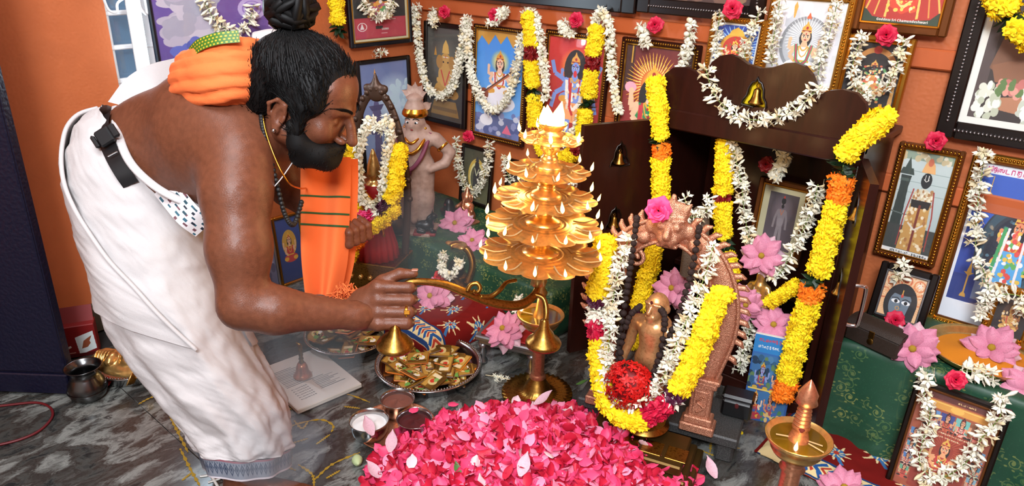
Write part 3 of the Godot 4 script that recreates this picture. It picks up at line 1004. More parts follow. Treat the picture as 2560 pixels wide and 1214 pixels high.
func hair(man: Node3D, x: Transform3D) -> void:
	var s := []
	s.append(el(Vector3(0, 0.068, -0.01), Vector3(0.083, 0.087, 0.112), 0.02))
	s.append(el(Vector3(0, 0.02, -0.065), Vector3(0.07, 0.07, 0.045), 0.03))
	for q in [-1.0, 1.0]:
		s.append(el(Vector3(0.066 * q, 0.045, 0.03), Vector3(0.016, 0.035, 0.035), 0.02))
		s.append(cp(Vector3(0.071 * q, 0.03, 0.03), Vector3(0.068 * q, -0.02, 0.032), 0.011, 0.013, 0.015))
	s.append(["-e", Vector3(0, 0.02, 0.115), Vector3(0.06, 0.058, 0.062), Basis(), 0.012])
	var cap := blob(s, 0.0045)
	var top := Vector3(0, 0.155, -0.06)
	var l := [cap]
	var gen := RandomNumberGenerator.new()
	gen.seed = 4
	# locks combed back from the hairline to the knot
	for i in 620:
		var a := gen.randf_range(-2.2, 2.2)
		var e := gen.randf_range(-0.15, 1.0)
		var d0 := Vector3(sin(a) * cos(e), sin(e), cos(a) * cos(e))
		if d0.z > 0.3 and d0.y < 0.42: d0 = Vector3(d0.x, 0.45, d0.z).normalized()
		var dk := (top - Vector3(0, 0.068, -0.014)).normalized()
		var pp := PackedVector3Array()
		var lift := gen.randf_range(1.0, 1.04)
		for k in 9:
			var d := d0.slerp(dk, k / 8.0).normalized()
			var wav := 1.0 + 0.014 * sin(k * 1.5 + i * 0.9)
			pp.append(Vector3(0, 0.068, -0.014) + d * Vector3(0.083, 0.087, 0.104) * lift * wav)
		l.append(sweep(pp, [0.0016, 0.0024, 0.0026, 0.0026, 0.0026, 0.0024, 0.0022, 0.002, 0.0018], 4))
	l.append_array(strands(cap, 3600, top, 0.034, 0.0011, 0.0003, 0.12, gen))
	putx(man, "hair", join(l), M.hair, x)
	# the knot: coils wound round each other
	l = []
	for i in 46:
		var ax := Vector3(gen.randf_range(-1, 1), gen.randf_range(-0.4, 1), gen.randf_range(-1, 1)).normalized()
		var u := ax.cross(Vector3(0.3, 1, 0.2)).normalized()
		var r := gen.randf_range(0.026, 0.04)
		var pp := PackedVector3Array()
		for k in 11:
			var w := k / 10.0 * 4.2 + i
			pp.append((u * cos(w) + ax.cross(u) * sin(w)) * r * (1.0 + 0.06 * sin(k * 2.3 + i)) + ax * 0.008)
		l.append(sweep(pp, [0.006, 0.008, 0.009, 0.009, 0.009, 0.009, 0.009, 0.008, 0.008, 0.006, 0.003], 5))
	l.append(ball(0.037, 12, 8))
	putx(man, "hair_knot", join(l), M.hair, x * Transform3D(Basis().scaled(Vector3(1.12, 1.12, 1.12)), top + Vector3(0, 0.034, -0.012)))
	# beard and moustache
	var bd := []
	for q in [-1.0, 1.0]:
		bd.append(cp(Vector3(0.067 * q, -0.012, 0.022), Vector3(0.056 * q, -0.044, 0.04), 0.014, 0.02, 0.02))
		bd.append(cp(Vector3(0.056 * q, -0.044, 0.04), Vector3(0.02 * q, -0.066, 0.082), 0.02, 0.02, 0.02))
		bd.append(cp(Vector3(0.004 * q, -0.034, 0.106), Vector3(0.034 * q, -0.044, 0.088), 0.0105, 0.0105, 0.006))
		bd.append(cp(Vector3(0.034 * q, -0.044, 0.086), Vector3(0.04 * q, -0.06, 0.066), 0.009, 0.014, 0.01))
	bd.append(el(Vector3(0, -0.068, 0.09), Vector3(0.038, 0.024, 0.025), 0.02))
	for q in [-1.0, 1.0]: bd.append(el(Vector3(0.036 * q, -0.056, 0.068), Vector3(0.028, 0.025, 0.034), 0.02))
	bd.append(cp(Vector3(-0.03, -0.074, 0.045), Vector3(0.03, -0.074, 0.045), 0.026, 0.026, 0.02))
	var bm := blob(bd, 0.004)
	l = [bm]
	l.append_array(strands(bm, 3200, Vector3(0, -0.2, 0.14), 0.016, 0.0009, 0.005, 0.8, gen))
	putx(man, "beard", join(l), M.beard, x)

# short hairs that leave a surface and lie over it towards a point
func strands(m: ArrayMesh, n: int, to: Vector3, len: float, r: float, lift: float, wild: float, gen: RandomNumberGenerator) -> Array:
	var ar := m.surface_get_arrays(0)
	var v: PackedVector3Array = ar[Mesh.ARRAY_VERTEX]
	var nn: PackedVector3Array = ar[Mesh.ARRAY_NORMAL]
	var out := []
	for i in n:
		var k := gen.randi_range(0, v.size() - 1)
		var no := nn[k]
		if len > 0.03 and (v[k].z > 0.07 and v[k].y < 0.1 or no.dot(Vector3(0, -0.6, 0.8)) > 0.75): continue
		var t := to - v[k]
		t = (t - no * t.dot(no)).normalized()
		var sd := t.cross(no) * gen.randf_range(-wild, wild)
		var l := len * gen.randf_range(0.5, 1.0)
		var p := PackedVector3Array()
		for q in 4:
			var w := q / 3.0
			p.append(v[k] + (t + sd * w) * l * w + no * (0.0003 + lift * gen.randf_range(0.5, 1.2) * sin(w * 2.2) - l * l * w * w * 6.5) + t.cross(no) * 0.08 * l * sin(w * 7.0 + i))
		out.append(sweep(p, [r, r * 0.5], 3))
	return out

func ring_pt(rings: Array, u: float, a: float) -> Vector3:
	# rings: [centre, half axis across, half axis in depth]
	var t := clampf(u, 0.0, 1.0) * (rings.size() - 1)
	var k := mini(int(t), rings.size() - 2)
	var o := []
	for c in 3:
		var p0: Vector3 = rings[maxi(k - 1, 0)][c]
		var p3: Vector3 = rings[mini(k + 2, rings.size() - 1)][c]
		o.append(rings[k][c].cubic_interpolate(rings[k + 1][c], p0, p3, t - k))
	var ca := cos(a)
	var sa := sin(a)
	return o[0] + o[1] * signf(ca) * pow(absf(ca), 0.85) + o[2] * signf(sa) * pow(absf(sa), 0.85)

func clothes(man: Node3D) -> void:
	var bp := man.position
	# rings of the dhoti from the waist to the hem
	var rings := [[Vector3(-0.2041, 0.753, 0.0124), Vector3(0.105, -0.094, -0.0374), Vector3(0.0745, 0.0482, 0.088)], [Vector3(-0.2171, 0.7075, 0.0341), Vector3(0.1279, -0.0902, -0.0588), Vector3(0.0894, 0.0579, 0.1056)], [Vector3(-0.2058, 0.6279, 0.054), Vector3(0.135, -0.0784, -0.0714), Vector3(0.0984, 0.0637, 0.1162)], [Vector3(-0.1638, 0.5421, 0.0655), Vector3(0.1232, -0.0564, -0.0734), Vector3(0.0984, 0.0637, 0.1162)], [Vector3(-0.1172, 0.4564, 0.073), Vector3(0.1176, -0.0465, -0.0741), Vector3(0.0954, 0.0618, 0.1126)], [Vector3(-0.0762, 0.359, 0.0704), Vector3(0.1199, -0.0325, -0.0837), Vector3(0.0894, 0.0579, 0.1056)], [Vector3(-0.0199, 0.2666, 0.0521), Vector3(0.1056, -0.0127, -0.0824), Vector3(0.0805, 0.0521, 0.095)], [Vector3(0.0275, 0.1819, 0.0371), Vector3(0.0827, -0.0041, -0.0678), Vector3(0.0685, 0.0444, 0.081)], [Vector3(0.0489, 0.1377, 0.0361), Vector3(0.0731, -0.0044, -0.0595), Vector3(0.0668, 0.0432, 0.0789)]]
	var nz := FastNoiseLite.new()
	nz.frequency = 1.0
	nz.seed = 11
	var fold := func(u, v, amp):
		var a: float = v * TAU
		var q := ring_pt(rings, u, a)
		var c := ring_pt(rings, u, a + PI)
		var out := (q - c).normalized()
		var ph: float = sin(a * 9.0 + u * 9.0 + 2.5 * nz.get_noise_2d(u * 3.0, v * 5.0))
		var dg: float = nz.get_noise_2d(u * 9.0 - v * 7.0, v * 4.0 + u * 1.0)
		var d2: float = nz.get_noise_2d(u * 34.0 + v * 20.0, v * 8.0)
		return q + out * amp * (0.006 * ph * smoothstep(0.15, 0.9, u) + 0.008 * dg + 0.0012 * d2 + 0.005 * absf(nz.get_noise_2d(u * 7.0 + 7.0, v * 20.0 - u * 5.0)))
	var dh := put(man, "dhoti", grid(110, 130, func(u, v): return fold.call(u, v, 1.0), true), M.cotton)
	tag(dh, "white cotton dhoti", "")
	var hem := [[Vector3(0.0489, 0.1377, 0.0361), Vector3(0.0731, -0.0044, -0.0595), Vector3(0.0668, 0.0432, 0.0789)], [Vector3(0.0658, 0.0993, 0.0429), Vector3(0.0676, -0.0042, -0.0549), Vector3(0.0656, 0.0425, 0.0774)]]
	put(dh, "hem_border", grid(3, 60, func(u, v): return ring_pt(hem, u, v * TAU) + (hem[0][2] * 0.0) + (ring_pt(hem, u, v * TAU) - ring_pt(hem, u, v * TAU + PI)).normalized() * 0.004 * sin(v * TAU * 9.0 + 8.0), true), M.border)
	# the outer flap: its slanting edge ends in a loose corner
	var fl := grid(60, 30, func(u, v):
		var uu: float = lerpf(0.04, 0.565, u)
		var a0: float = lerpf(0.47, 0.155, u)
		var q: Vector3 = fold.call(uu, lerpf(a0, 0.985, v), 1.0)
		var c := ring_pt(rings, uu, lerpf(a0, 0.985, v) * TAU + PI)
		return q + (q - c).normalized() * (0.007 + 0.006 * (1.0 - v) * u))
	var flm := put(dh, "flap", fl, M.cotton)
	put(flm, "flap_edge", sweep(spline(range(13).map(func(i):
		var u: float = i / 12.0
		var uu := lerpf(0.04, 0.565, u)
		var vv := lerpf(0.47, 0.155, u)
		var q: Vector3 = fold.call(uu, vv, 1.0)
		return q + (q - ring_pt(rings, uu, vv * TAU + PI)).normalized() * (0.009 + 0.006 * u)), 60), 0.0045, 6), M.cotton)
	# belt with its pouch
	var strip := func(p: Array, w: float, off: float):
		var s := spline(p, 20)
		return grid(20, 3, func(u, v):
			var i := int(round(u * 20))
			var t := (s[mini(i + 1, 20)] - s[maxi(i - 1, 0)]).normalized()
			var n := cam_basis().z
			return s[i] + t.cross(n).normalized() * (v - 0.5) * w + n * off)
	var belt := put(man, "belt", strip.call([Vector3(-0.2337, 0.8496, 0.0981), Vector3(-0.1852, 0.832, 0.1236), Vector3(-0.131, 0.7958, 0.1331), Vector3(-0.1016, 0.7655, 0.1318), Vector3(-0.092, 0.7397, 0.1237)], 0.032, 0.004), M.black_strap)
	tag(belt, "black webbing belt", "")
	put(belt, "buckle", join([bx(Vector3(0, 0, 0), Vector3(0.034, 0.03, 0.012)), bx(Vector3(0.0, 0.022, 0.003), Vector3(0.03, 0.012, 0.01)), bx(Vector3(0.0, -0.02, 0.003), Vector3(0.028, 0.008, 0.01))]), M.black_strap, Vector3(-0.1472, 0.8276, 0.1364)).basis = cam_basis() * Basis(Vector3.BACK, -1.0)
	put(belt, "buckle_pin", rbox(Vector3(0.02, 0.003, 0.004), 0.001), M.chrome, Vector3(-0.1112, 0.8015, 0.1416)).basis = cam_basis() * Basis(Vector3.BACK, 0.5)
	put(man, "waist_cloth", strip.call([Vector3(-0.0606, 0.7366, 0.0775), Vector3(-0.0092, 0.7181, 0.0796), Vector3(0.0246, 0.692, 0.0724), Vector3(0.0312, 0.662, 0.0477)], 0.05, 0.004), M.blue_print)
	put(man, "waist_band", sweep(spline([Vector3(-0.2746, 0.8539, 0.0594), Vector3(-0.1712, 0.8351, 0.1029), Vector3(-0.0946, 0.7888, 0.1202), Vector3(-0.043, 0.7488, 0.1056), Vector3(0.0015, 0.7201, 0.0766), Vector3(0.0049, 0.6914, 0.0255)], 40), 0.0085, 8, 0.5), M.cotton)
	# the saffron shawl: a folded roll across the neck, one end hanging down in front
	var sh := Node3D.new()
	sh.name = "shawl"
	man.add_child(sh)
	tag(sh, "saffron shawl with green stripes", "")
	var sp := [Vector3(-0.0753, 0.928, 0.0062), Vector3(-0.0088, 0.9432, 0.0127), Vector3(0.0611, 0.9587, 0.0018), Vector3(0.0824, 0.9663, -0.0346), Vector3(0.0455, 0.9652, -0.1022), Vector3(-0.0147, 0.9574, -0.189)]
	var sr := [0.0499, 0.0580, 0.0628, 0.0612, 0.0548, 0.0451]
	var pts := spline(sp, 50)
	var roll := grid(50, 72, func(u, v):
		var i := int(round(u * 50))
		var t := (pts[mini(i + 1, 50)] - pts[maxi(i - 1, 0)]).normalized()
		var up := cam_basis().y
		up = (up - t * up.dot(t)).normalized()
		var sd := t.cross(up)
		var a: float = v * TAU
		var f := fposmod(u, 1.0) * (sr.size() - 1)
		var r := lerpf(sr[int(minf(f, sr.size() - 1.001))], sr[int(minf(f, sr.size() - 1.001)) + 1], f - int(minf(f, sr.size() - 1.001)))
		r *= sqrt(clampf(u * 9.0, 0.02, 1.0))
		var g := sin(a) * 3.2 + 0.5 * nz.get_noise_2d(u * 4.0, v * 3.0)
		var k: float = 1.0 - 0.13 * pow(absf(sin(g * 2.3)), 6.0) + 0.05 * nz.get_noise_2d(u * 9.0, v * 16.0)
		return pts[i] + (up * sin(a) * 1.0 + sd * cos(a) * 0.62) * r * k, true, true)
	put(sh, "folded_roll", roll, M.orange_cloth)
	put(sh, "green_border", strip.call([Vector3(0.0063, 0.991, 0.0163), Vector3(0.0441, 1.0108, 0.016), Vector3(0.0802, 1.0244, -0.0007), Vector3(0.1039, 1.0288, -0.0303)], 0.022, 0.004), M.green_border)
	put(sh, "white_fold", sweep(spline([Vector3(-0.0239, 1.004, -0.1357), Vector3(-0.0018, 1.0124, -0.159), Vector3(0.0143, 1.009, -0.185)], 12), [0.03, 0.02], 10, 0.5), M.cotton)
	put(man, "upper_cloth", strip.call([Vector3(-0.2703, 0.8588, 0.053), Vector3(-0.2888, 0.8895, 0.0093), Vector3(-0.2732, 0.9111, -0.0299), Vector3(-0.2101, 0.9289, -0.0505), Vector3(-0.1315, 0.9495, -0.0574)], 0.05, 0.0), M.cotton)
	var hl := [Vector3(0.0924, 0.7802, -0.1399), Vector3(0.0794, 0.7294, -0.1436), Vector3(0.0762, 0.6495, -0.1398), Vector3(0.0851, 0.563, -0.1282), Vector3(0.0987, 0.4786, -0.1219)]
	var hr := [Vector3(0.1413, 0.7783, -0.2228), Vector3(0.1312, 0.7228, -0.2265), Vector3(0.1272, 0.6375, -0.219), Vector3(0.1328, 0.5451, -0.2014), Vector3(0.1263, 0.4609, -0.1782)]
	var lp := spline(hl, 60)
	var rp := spline(hr, 60)
	var hang := func(u0: float, u1: float, v0: float, v1: float, off: float, nu := 40):
		return grid(nu, 24, func(u, v):
			var w := lerpf(u0, u1, u)
			var s := lerpf(v0, v1, v)
			var i := clampf(w * 60.0, 0.0, 59.999)
			var a := lp[int(i)].lerp(lp[int(i) + 1], i - int(i))
			var b := rp[int(i)].lerp(rp[int(i) + 1], i - int(i))
			return a.lerp(b, s) + cam_basis().z * (off + 0.012 * sin(s * 9.0 + w * 1.5) * (0.4 + w) - 0.02 * s))
	put(sh, "hanging_end", hang.call(0.0, 1.0, 0.0, 1.0, 0.0), M.orange_cloth)
	put(sh, "hanging_end", hang.call(0.0, 0.97, 0.12, 1.08, -0.03), M.orange_cloth)
	for q in [0.36, 0.47, 0.545]:
		put(sh, "stripe", hang.call(q, q + 0.012, 0.0, 1.0, 0.0025, 2), M.stripe_green)
	put(sh, "white_edge", hang.call(0.55, 1.0, -0.02, 0.2, -0.012, 20), M.cotton)
	var fr := []
	for i in 70:
		var b := Vector3(0.1589, 0.5013, -0.1711) + cam_basis() * Vector3(rng.randf_range(-0.012, 0.03), rng.randf_range(-0.01, 0.01), rng.randf_range(-0.02, 0.02))
		fr.append(sweep(PackedVector3Array([b, b + cam_basis() * Vector3(rng.randf_range(-0.015, 0.02), -0.015, 0.005), b + cam_basis() * Vector3(rng.randf_range(-0.03, 0.045), rng.randf_range(-0.035, -0.015), 0.0)]), 0.0012, 3))
	var fg := put(sh, "fringe", join(fr), M.orange_cloth)
	fg.set_meta("kind", "stuff")

# ---------------------------------------------------------------- prints
func print_mat(n: String, w: int, h: int, f: Callable, rough := 0.55) -> StandardMaterial3D:
	var im := Image.create(w, h, false, Image.FORMAT_RGB8)
	f.call(im)
	var s := mt(n, Color.WHITE, rough)
	s.albedo_texture = ImageTexture.create_from_image(im)
	return s

func border_print(im: Image) -> void:
	# v runs round the hem: small diamonds and scrolls in slate blue
	for y in im.get_height():
		for x in im.get_width():
			var u := float(x) / im.get_width()
			var c := Color(0.42, 0.44, 0.48)
			var a := absf(fposmod(y, 14.0) - 7.0) / 7.0 + absf(u - 0.45) * 3.4
			if a < 0.95 and not (a > 0.35 and a < 0.6): c = Color(0.13, 0.18, 0.26)
			if fposmod(y, 7.0) < 2.0 and absf(u - 0.2) < 0.05: c = Color(0.2, 0.26, 0.34)
			if u < 0.1: c = Color(0.5, 0.3, 0.34)
			if u > 0.88: c = Color(0.7, 0.68, 0.7)
			im.set_pixel(x, y, c)

func blue_print(im: Image) -> void:
	im.fill(Color(0.82, 0.8, 0.8))
	for i in 40:
		var x := (i * 37) % 180
		var y := (i * 61) % 118
		im.fill_rect(Rect2i(x, y, 10 + i % 9, 8 + i % 7), [Color(0.1, 0.25, 0.3), Color(0.16, 0.34, 0.4), Color(0.08, 0.12, 0.18), Color(0.4, 0.25, 0.28)][i % 4])

func green_print(im: Image) -> void:
	im.fill(Color(0.2, 0.4, 0.1))
	for i in 16:
		for j in 4:
			im.fill_rect(Rect2i(i * 8 + (j % 2) * 3, j * 16 + 4, 4, 8), Color(0.8, 0.62, 0.15))

# pictures are drawn from short lists of flat shapes; x and y are shares of the sheet, radii and widths shares of its width
func draw_ops(im: Image, src: String) -> void:
	var W := im.get_width()
	var H := im.get_height()
	for line in src.split(";", false):
		var t := line.strip_edges().split(" ", false)
		var n := PackedFloat32Array()
		for k in t.size(): n.append(t[k].to_float() if t[k].is_valid_float() and t[k].length() < 9 and not "e" in t[k] else 0.0)
		match t[0]:
			"b":
				for y in H:
					im.fill_rect(Rect2i(0, y, W, 1), Color(t[1]).lerp(Color(t[2]), float(y) / H))
			"q": im.fill_rect(Rect2i(int(n[1] * W), int(n[2] * H), maxi(1, int(n[3] * W)), maxi(1, int(n[4] * H))), Color(t[5]))
			"e", "o", "h", "y":
				var cx := n[1] * W
				var cy := n[2] * H
				var rx := n[3] * W
				var ry := n[4] * W
				var col := Color(t[t.size() - 1])
				var big := maxf(rx, ry) if t[0] == "y" else 0.0
				var ex := big if big > 0.0 else rx
				var ey := big if big > 0.0 else ry
				for y in range(maxi(0, int(cy - ey)), mini(H, int(cy + ey) + 2)):
					for x in range(maxi(0, int(cx - ex)), mini(W, int(cx + ex) + 2)):
						var dx := x - cx
						var dy := y - cy
						if t[0] == "y":
							var r := sqrt(dx * dx + dy * dy)
							if r > rx and r < ry * (0.85 + 0.15 * sin(atan2(dy, dx) * n[5] * 2.0)) and fposmod(atan2(dy, dx) * n[5] / TAU, 1.0) < 0.45: im.set_pixel(x, y, col)
						else:
							var d := sqrt(dx * dx / (rx * rx) + dy * dy / (ry * ry))
							if d <= 1.0:
								if t[0] == "e" or (t[0] == "o" and d > 1.0 - n[5]): im.set_pixel(x, y, col)
								elif t[0] == "h": im.set_pixel(x, y, im.get_pixel(x, y).lerp(col, 1.0 - d * d))
			"p", "l":
				var col := Color(t[1])
				var k0 := 2 if t[0] == "p" else 3
				var pts := PackedVector2Array()
				for k in range(k0, t.size() - 1, 2): pts.append(Vector2(n[k] * W, n[k + 1] * H))
				if t[0] == "p": fill_poly(im, pts, col)
				else:
					var hw := maxf(n[2] * W * 0.5, 0.6)
					for k in pts.size() - 1:
						var d := (pts[k + 1] - pts[k]).orthogonal().normalized() * hw
						if d.length() > 0.0: fill_poly(im, PackedVector2Array([pts[k] + d, pts[k + 1] + d, pts[k + 1] - d, pts[k] - d]), col)
			"d":
				var g := RandomNumberGenerator.new()
				g.seed = int(n[1])
				for k in int(n[2]):
					var x := g.randf_range(n[3], n[5])
					var y := g.randf_range(n[4], n[6])
					draw_ops(im, "e %f %f %f %f %s" % [x, y, n[7] * g.randf_range(0.6, 1.2), n[7] * g.randf_range(0.6, 1.2), t[8 + g.randi_range(0, t.size() - 9)]])
			"F": draw_ops(im, figure_ops(n[1], n[2], n[3], float(W) / H, t[4], t[5], t[6]))
			"T": tamil(im, n[1], n[2], n[3], t[4], t[5])

func fill_poly(im: Image, p: PackedVector2Array, col: Color) -> void:
	var lo := Vector2(1e5, 1e5)
	var hi := -lo
	for q in p:
		lo = lo.min(q)
		hi = hi.max(q)
	for y in range(maxi(0, int(lo.y)), mini(im.get_height(), int(hi.y) + 2)):
		for x in range(maxi(0, int(lo.x)), mini(im.get_width(), int(hi.x) + 2)):
			if Geometry2D.is_point_in_polygon(Vector2(x + 0.5, y + 0.5), p): im.set_pixel(x, y, col)

# a seated crowned figure; s is the half width of the face
func figure_ops(cx: float, cy: float, s: float, a: float, skin: String, dress: String, crown: String) -> String:
	var o := ""
	var X := func(v): return "%.4f" % (cx + v * s)
	var Y := func(v): return "%.4f" % (cy + v * s * a)
	var E := func(x, y, rx, ry, c): return "e %s %s %.4f %.4f %s;" % [X.call(x), Y.call(y), rx * s, ry * s, c]
	var PL := func(c, q):
		var r := "p %s" % c
		for i in range(0, q.size(), 2): r += " %s %s" % [X.call(q[i]), Y.call(q[i + 1])]
		return r + ";"
	var LN := func(c, w, q):
		var r := "l %s %.4f" % [c, w * s]
		for i in range(0, q.size(), 2): r += " %s %s" % [X.call(q[i]), Y.call(q[i + 1])]
		return r + ";"
	o += E.call(0, 0.3, 1.25, 1.9, "120c0c")
	o += PL.call(crown, [-1.1, -0.7, -0.9, -1.8, -0.35, -2.3, 0, -3.1, 0.35, -2.3, 0.9, -1.8, 1.1, -0.7])
	o += LN.call("8a2020", 0.25, [-0.9, -1.1, 0.9, -1.1]) + E.call(0, -1.7, 0.25, 0.3, "b02020")
	o += PL.call(dress, [-1.9, 2.0, 1.9, 2.0, 1.6, 5.2, -1.6, 5.2])
	o += E.call(0, 6.0, 3.6, 1.5, dress) + E.call(-2.4, 6.2, 1.2, 0.7, crown) + E.call(2.4, 6.2, 1.2, 0.7, crown)
	o += LN.call(skin, 0.8, [-1.8, 2.3, -2.7, 3.9, -1.5, 4.8]) + LN.call(skin, 0.8, [1.8, 2.3, 2.7, 3.9, 1.9, 2.8])
	o += LN.call(skin, 0.65, [-1.8, 2.2, -3.1, 2.6, -3.1, 0.9]) + LN.call(skin, 0.65, [1.8, 2.2, 3.1, 2.6, 3.1, 0.9])
	o += E.call(-1.5, 4.8, 0.45, 0.4, skin) + E.call(-3.1, 0.7, 0.4, 0.45, skin) + E.call(3.1, 0.7, 0.4, 0.45, skin)
	o += PL.call(skin, [-0.4, 0.8, 0.4, 0.8, 0.9, 2.1, -0.9, 2.1])
	o += E.call(0, 0, 0.95, 1.15, skin)
	o += LN.call("201010", 0.16, [-0.65, -0.28, -0.2, -0.24]) + LN.call("201010", 0.16, [0.65, -0.28, 0.2, -0.24])
	o += E.call(-0.42, 0.02, 0.24, 0.13, "f5f0ea") + E.call(0.42, 0.02, 0.24, 0.13, "f5f0ea") + E.call(-0.42, 0.02, 0.11, 0.13, "140a0a") + E.call(0.42, 0.02, 0.11, 0.13, "140a0a")
	o += E.call(0, 0.62, 0.28, 0.11, "a01828") + E.call(0, -0.55, 0.12, 0.2, "b01020") + LN.call("805040", 0.1, [0.0, 0.05, 0.05, 0.38])
	o += LN.call(crown, 0.3, [-0.9, 1.9, -0.4, 2.6, 0, 2.8, 0.4, 2.6, 0.9, 1.9]) + LN.call(crown, 0.22, [-1.1, 2.0, -0.6, 3.6, 0, 4.1, 0.6, 3.6, 1.1, 2.0])
	o += LN.call("c03030", 0.35, [-1.3, 2.0, -1.1, 4.5, 0, 5.6, 1.1, 4.5, 1.3, 2.0]) + LN.call(crown, 0.4, [-1.7, 4.9, 1.7, 4.9])
	return o

# strokes of a few Tamil letters in a box of one by one
const TA := {
	"s": "0 .2 .25 .2 .25 .8 .05 .8 .05 .55 .25 .5 .5 .5 .5 .2 .75 .2 .75 .8 .95 .8 .95 .1 .7 0",
	"a": ".1 .5 .3 .25 .5 .5 .3 .75 .1 .5 .1 .2 .5 .1 .6 .4 .55 .85 .2 .95 / .55 .6 .95 .6 / .85 .15 .85 .95",
	"S": ".05 .8 .05 .3 .3 .3 .3 .8 .3 .3 .6 .3 .6 .7 .9 .7 .9 .2 / .5 .05 .55 .05",
	"T": ".2 .15 .2 .85 .9 .85",
	"A": ".2 .9 .2 .2 .75 .2 .75 .9",
	"t": ".1 .55 .3 .3 .5 .55 .3 .75 .1 .6 / .1 .2 .8 .2 .8 .9 .3 .98",
	"c": ".2 .9 .2 .3 .9 .3 / .55 .3 .55 .9 .9 .6",
	"n": ".1 .2 .7 .2 / .3 .2 .3 .9 .7 .9 .7 .5 .4 .5",
	"r": ".2 .95 .2 .2 .7 .2 .7 .9 .4 1",
	"m": ".1 .3 .1 .85 .5 .85 .5 .3 .85 .3 .85 .85 .5 .85",
	"k": ".1 .5 .35 .3 .35 .7 .1 .5 / .1 .2 .85 .2 / .5 .2 .5 .95 / .5 .6 .85 .5 .8 .85",
	"l": ".1 .6 .3 .4 .45 .7 .25 .85 .1 .6 / .45 .7 .6 .3 .75 .5 .75 .9",
	"i": ".1 .9 .1 .4 .35 .2 .6 .4 .6 .9",
	"-": ".2 .55 .7 .55", ".": ".5 .1 .55 .1"}

func tamil(im: Image, x: float, y: float, s: float, col: String, word: String) -> void:
	var a := float(im.get_width()) / im.get_height()
	for i in word.length():
		if not TA.has(word[i]): continue
		for part in TA[word[i]].split("/"):
			var q: PackedStringArray = part.split(" ", false)
			var l := "l %s %f" % [col, s * 0.13]
			for k in range(0, q.size(), 2): l += " %f %f" % [x + (i * 1.05 + q[k].to_float()) * s, y + q[k + 1].to_float() * s * a]
			draw_ops(im, l)

func pic(w: int, h: int, src: String) -> StandardMaterial3D:
	var im := Image.create(w, h, false, Image.FORMAT_RGB8)
	draw_ops(im, src)
	var s := StandardMaterial3D.new()
	s.resource_name = "print"
	s.albedo_texture = ImageTexture.create_from_image(im)
	s.roughness = 0.5
	s.metallic_specular = 0.3
	return s

func brocade() -> Texture2D:
	var s := "b 1d4631 1d4631;d 21 900 0 0 1 1 .004 2a5a3c 25523a;"
	var g := RandomNumberGenerator.new()
	g.seed = 31
	for i in 34:
		var x := g.randf()
		var y := g.randf()
		var c: String = ["6f7c45", "5c7042", "7c8448", "4c6a3e"][i % 4]
		var a := g.randf() * TAU
		var l := "l %s .007" % c
		for k in 12:
			var r := 0.055 - k * 0.004
			l += " %f %f" % [x + cos(a + k * 0.75) * r, y + sin(a + k * 0.75) * r]
		s += l + ";"
		for k in 6: s += "e %f %f .012 .008 %s;" % [x + cos(a + k * 1.05) * 0.06, y + sin(a + k * 1.05) * 0.06, c]
		s += "e %f %f .014 .018 %s;" % [x, y, c]
	return pic(512, 512, s).albedo_texture

# ---------------------------------------------------------------- lamps
func flame_mesh() -> Mesh:
	if not K.has("flame"):
		K["flame"] = lathe([[0.0004, 0.0], [0.0042, 0.004], [0.0056, 0.009], [0.0046, 0.016], [0.0024, 0.023], [0.0002, 0.031]], 10)
	return K["flame"]

func glow(par: Node, pos: Vector3, e: float, s := 0.02) -> void:
	var o := OmniLight3D.new()
	o.name = "flame_light"
	o.light_color = Color(1.0, 0.82, 0.56)
	o.light_energy = e
	o.light_size = s
	o.omni_range = 6.0
	o.omni_attenuation = 2.0
	o.shadow_enabled = true
	par.add_child(o, true)
	o.position = pos

func dish(R: float, n: int) -> ArrayMesh:
	# shallow tray whose rim is drawn out into n spoon-like petals
	return grid(26, n * 8, func(u, v):
		var a: float = v * TAU
		var c: float = absf(cos(a * n * 0.5))
		var w: float = smoothstep(0.45, 1.0, u)
		var r: float = lerpf(0.012, R, u) * (1.0 - 0.09 * w * (1.0 - pow(c, 0.6)))
		var y: float = 0.0018 * sin(u * 62.0) * (1.0 - smoothstep(0.4, 0.6, u)) + 0.012 * (1.0 - u)
		y += w * (-0.008 * c * sin(PI * clampf((u - 0.45) / 0.55, 0.0, 1.0)) + 0.006 * u * u)
		return Vector3(r * cos(a), y, r * sin(a)), true)

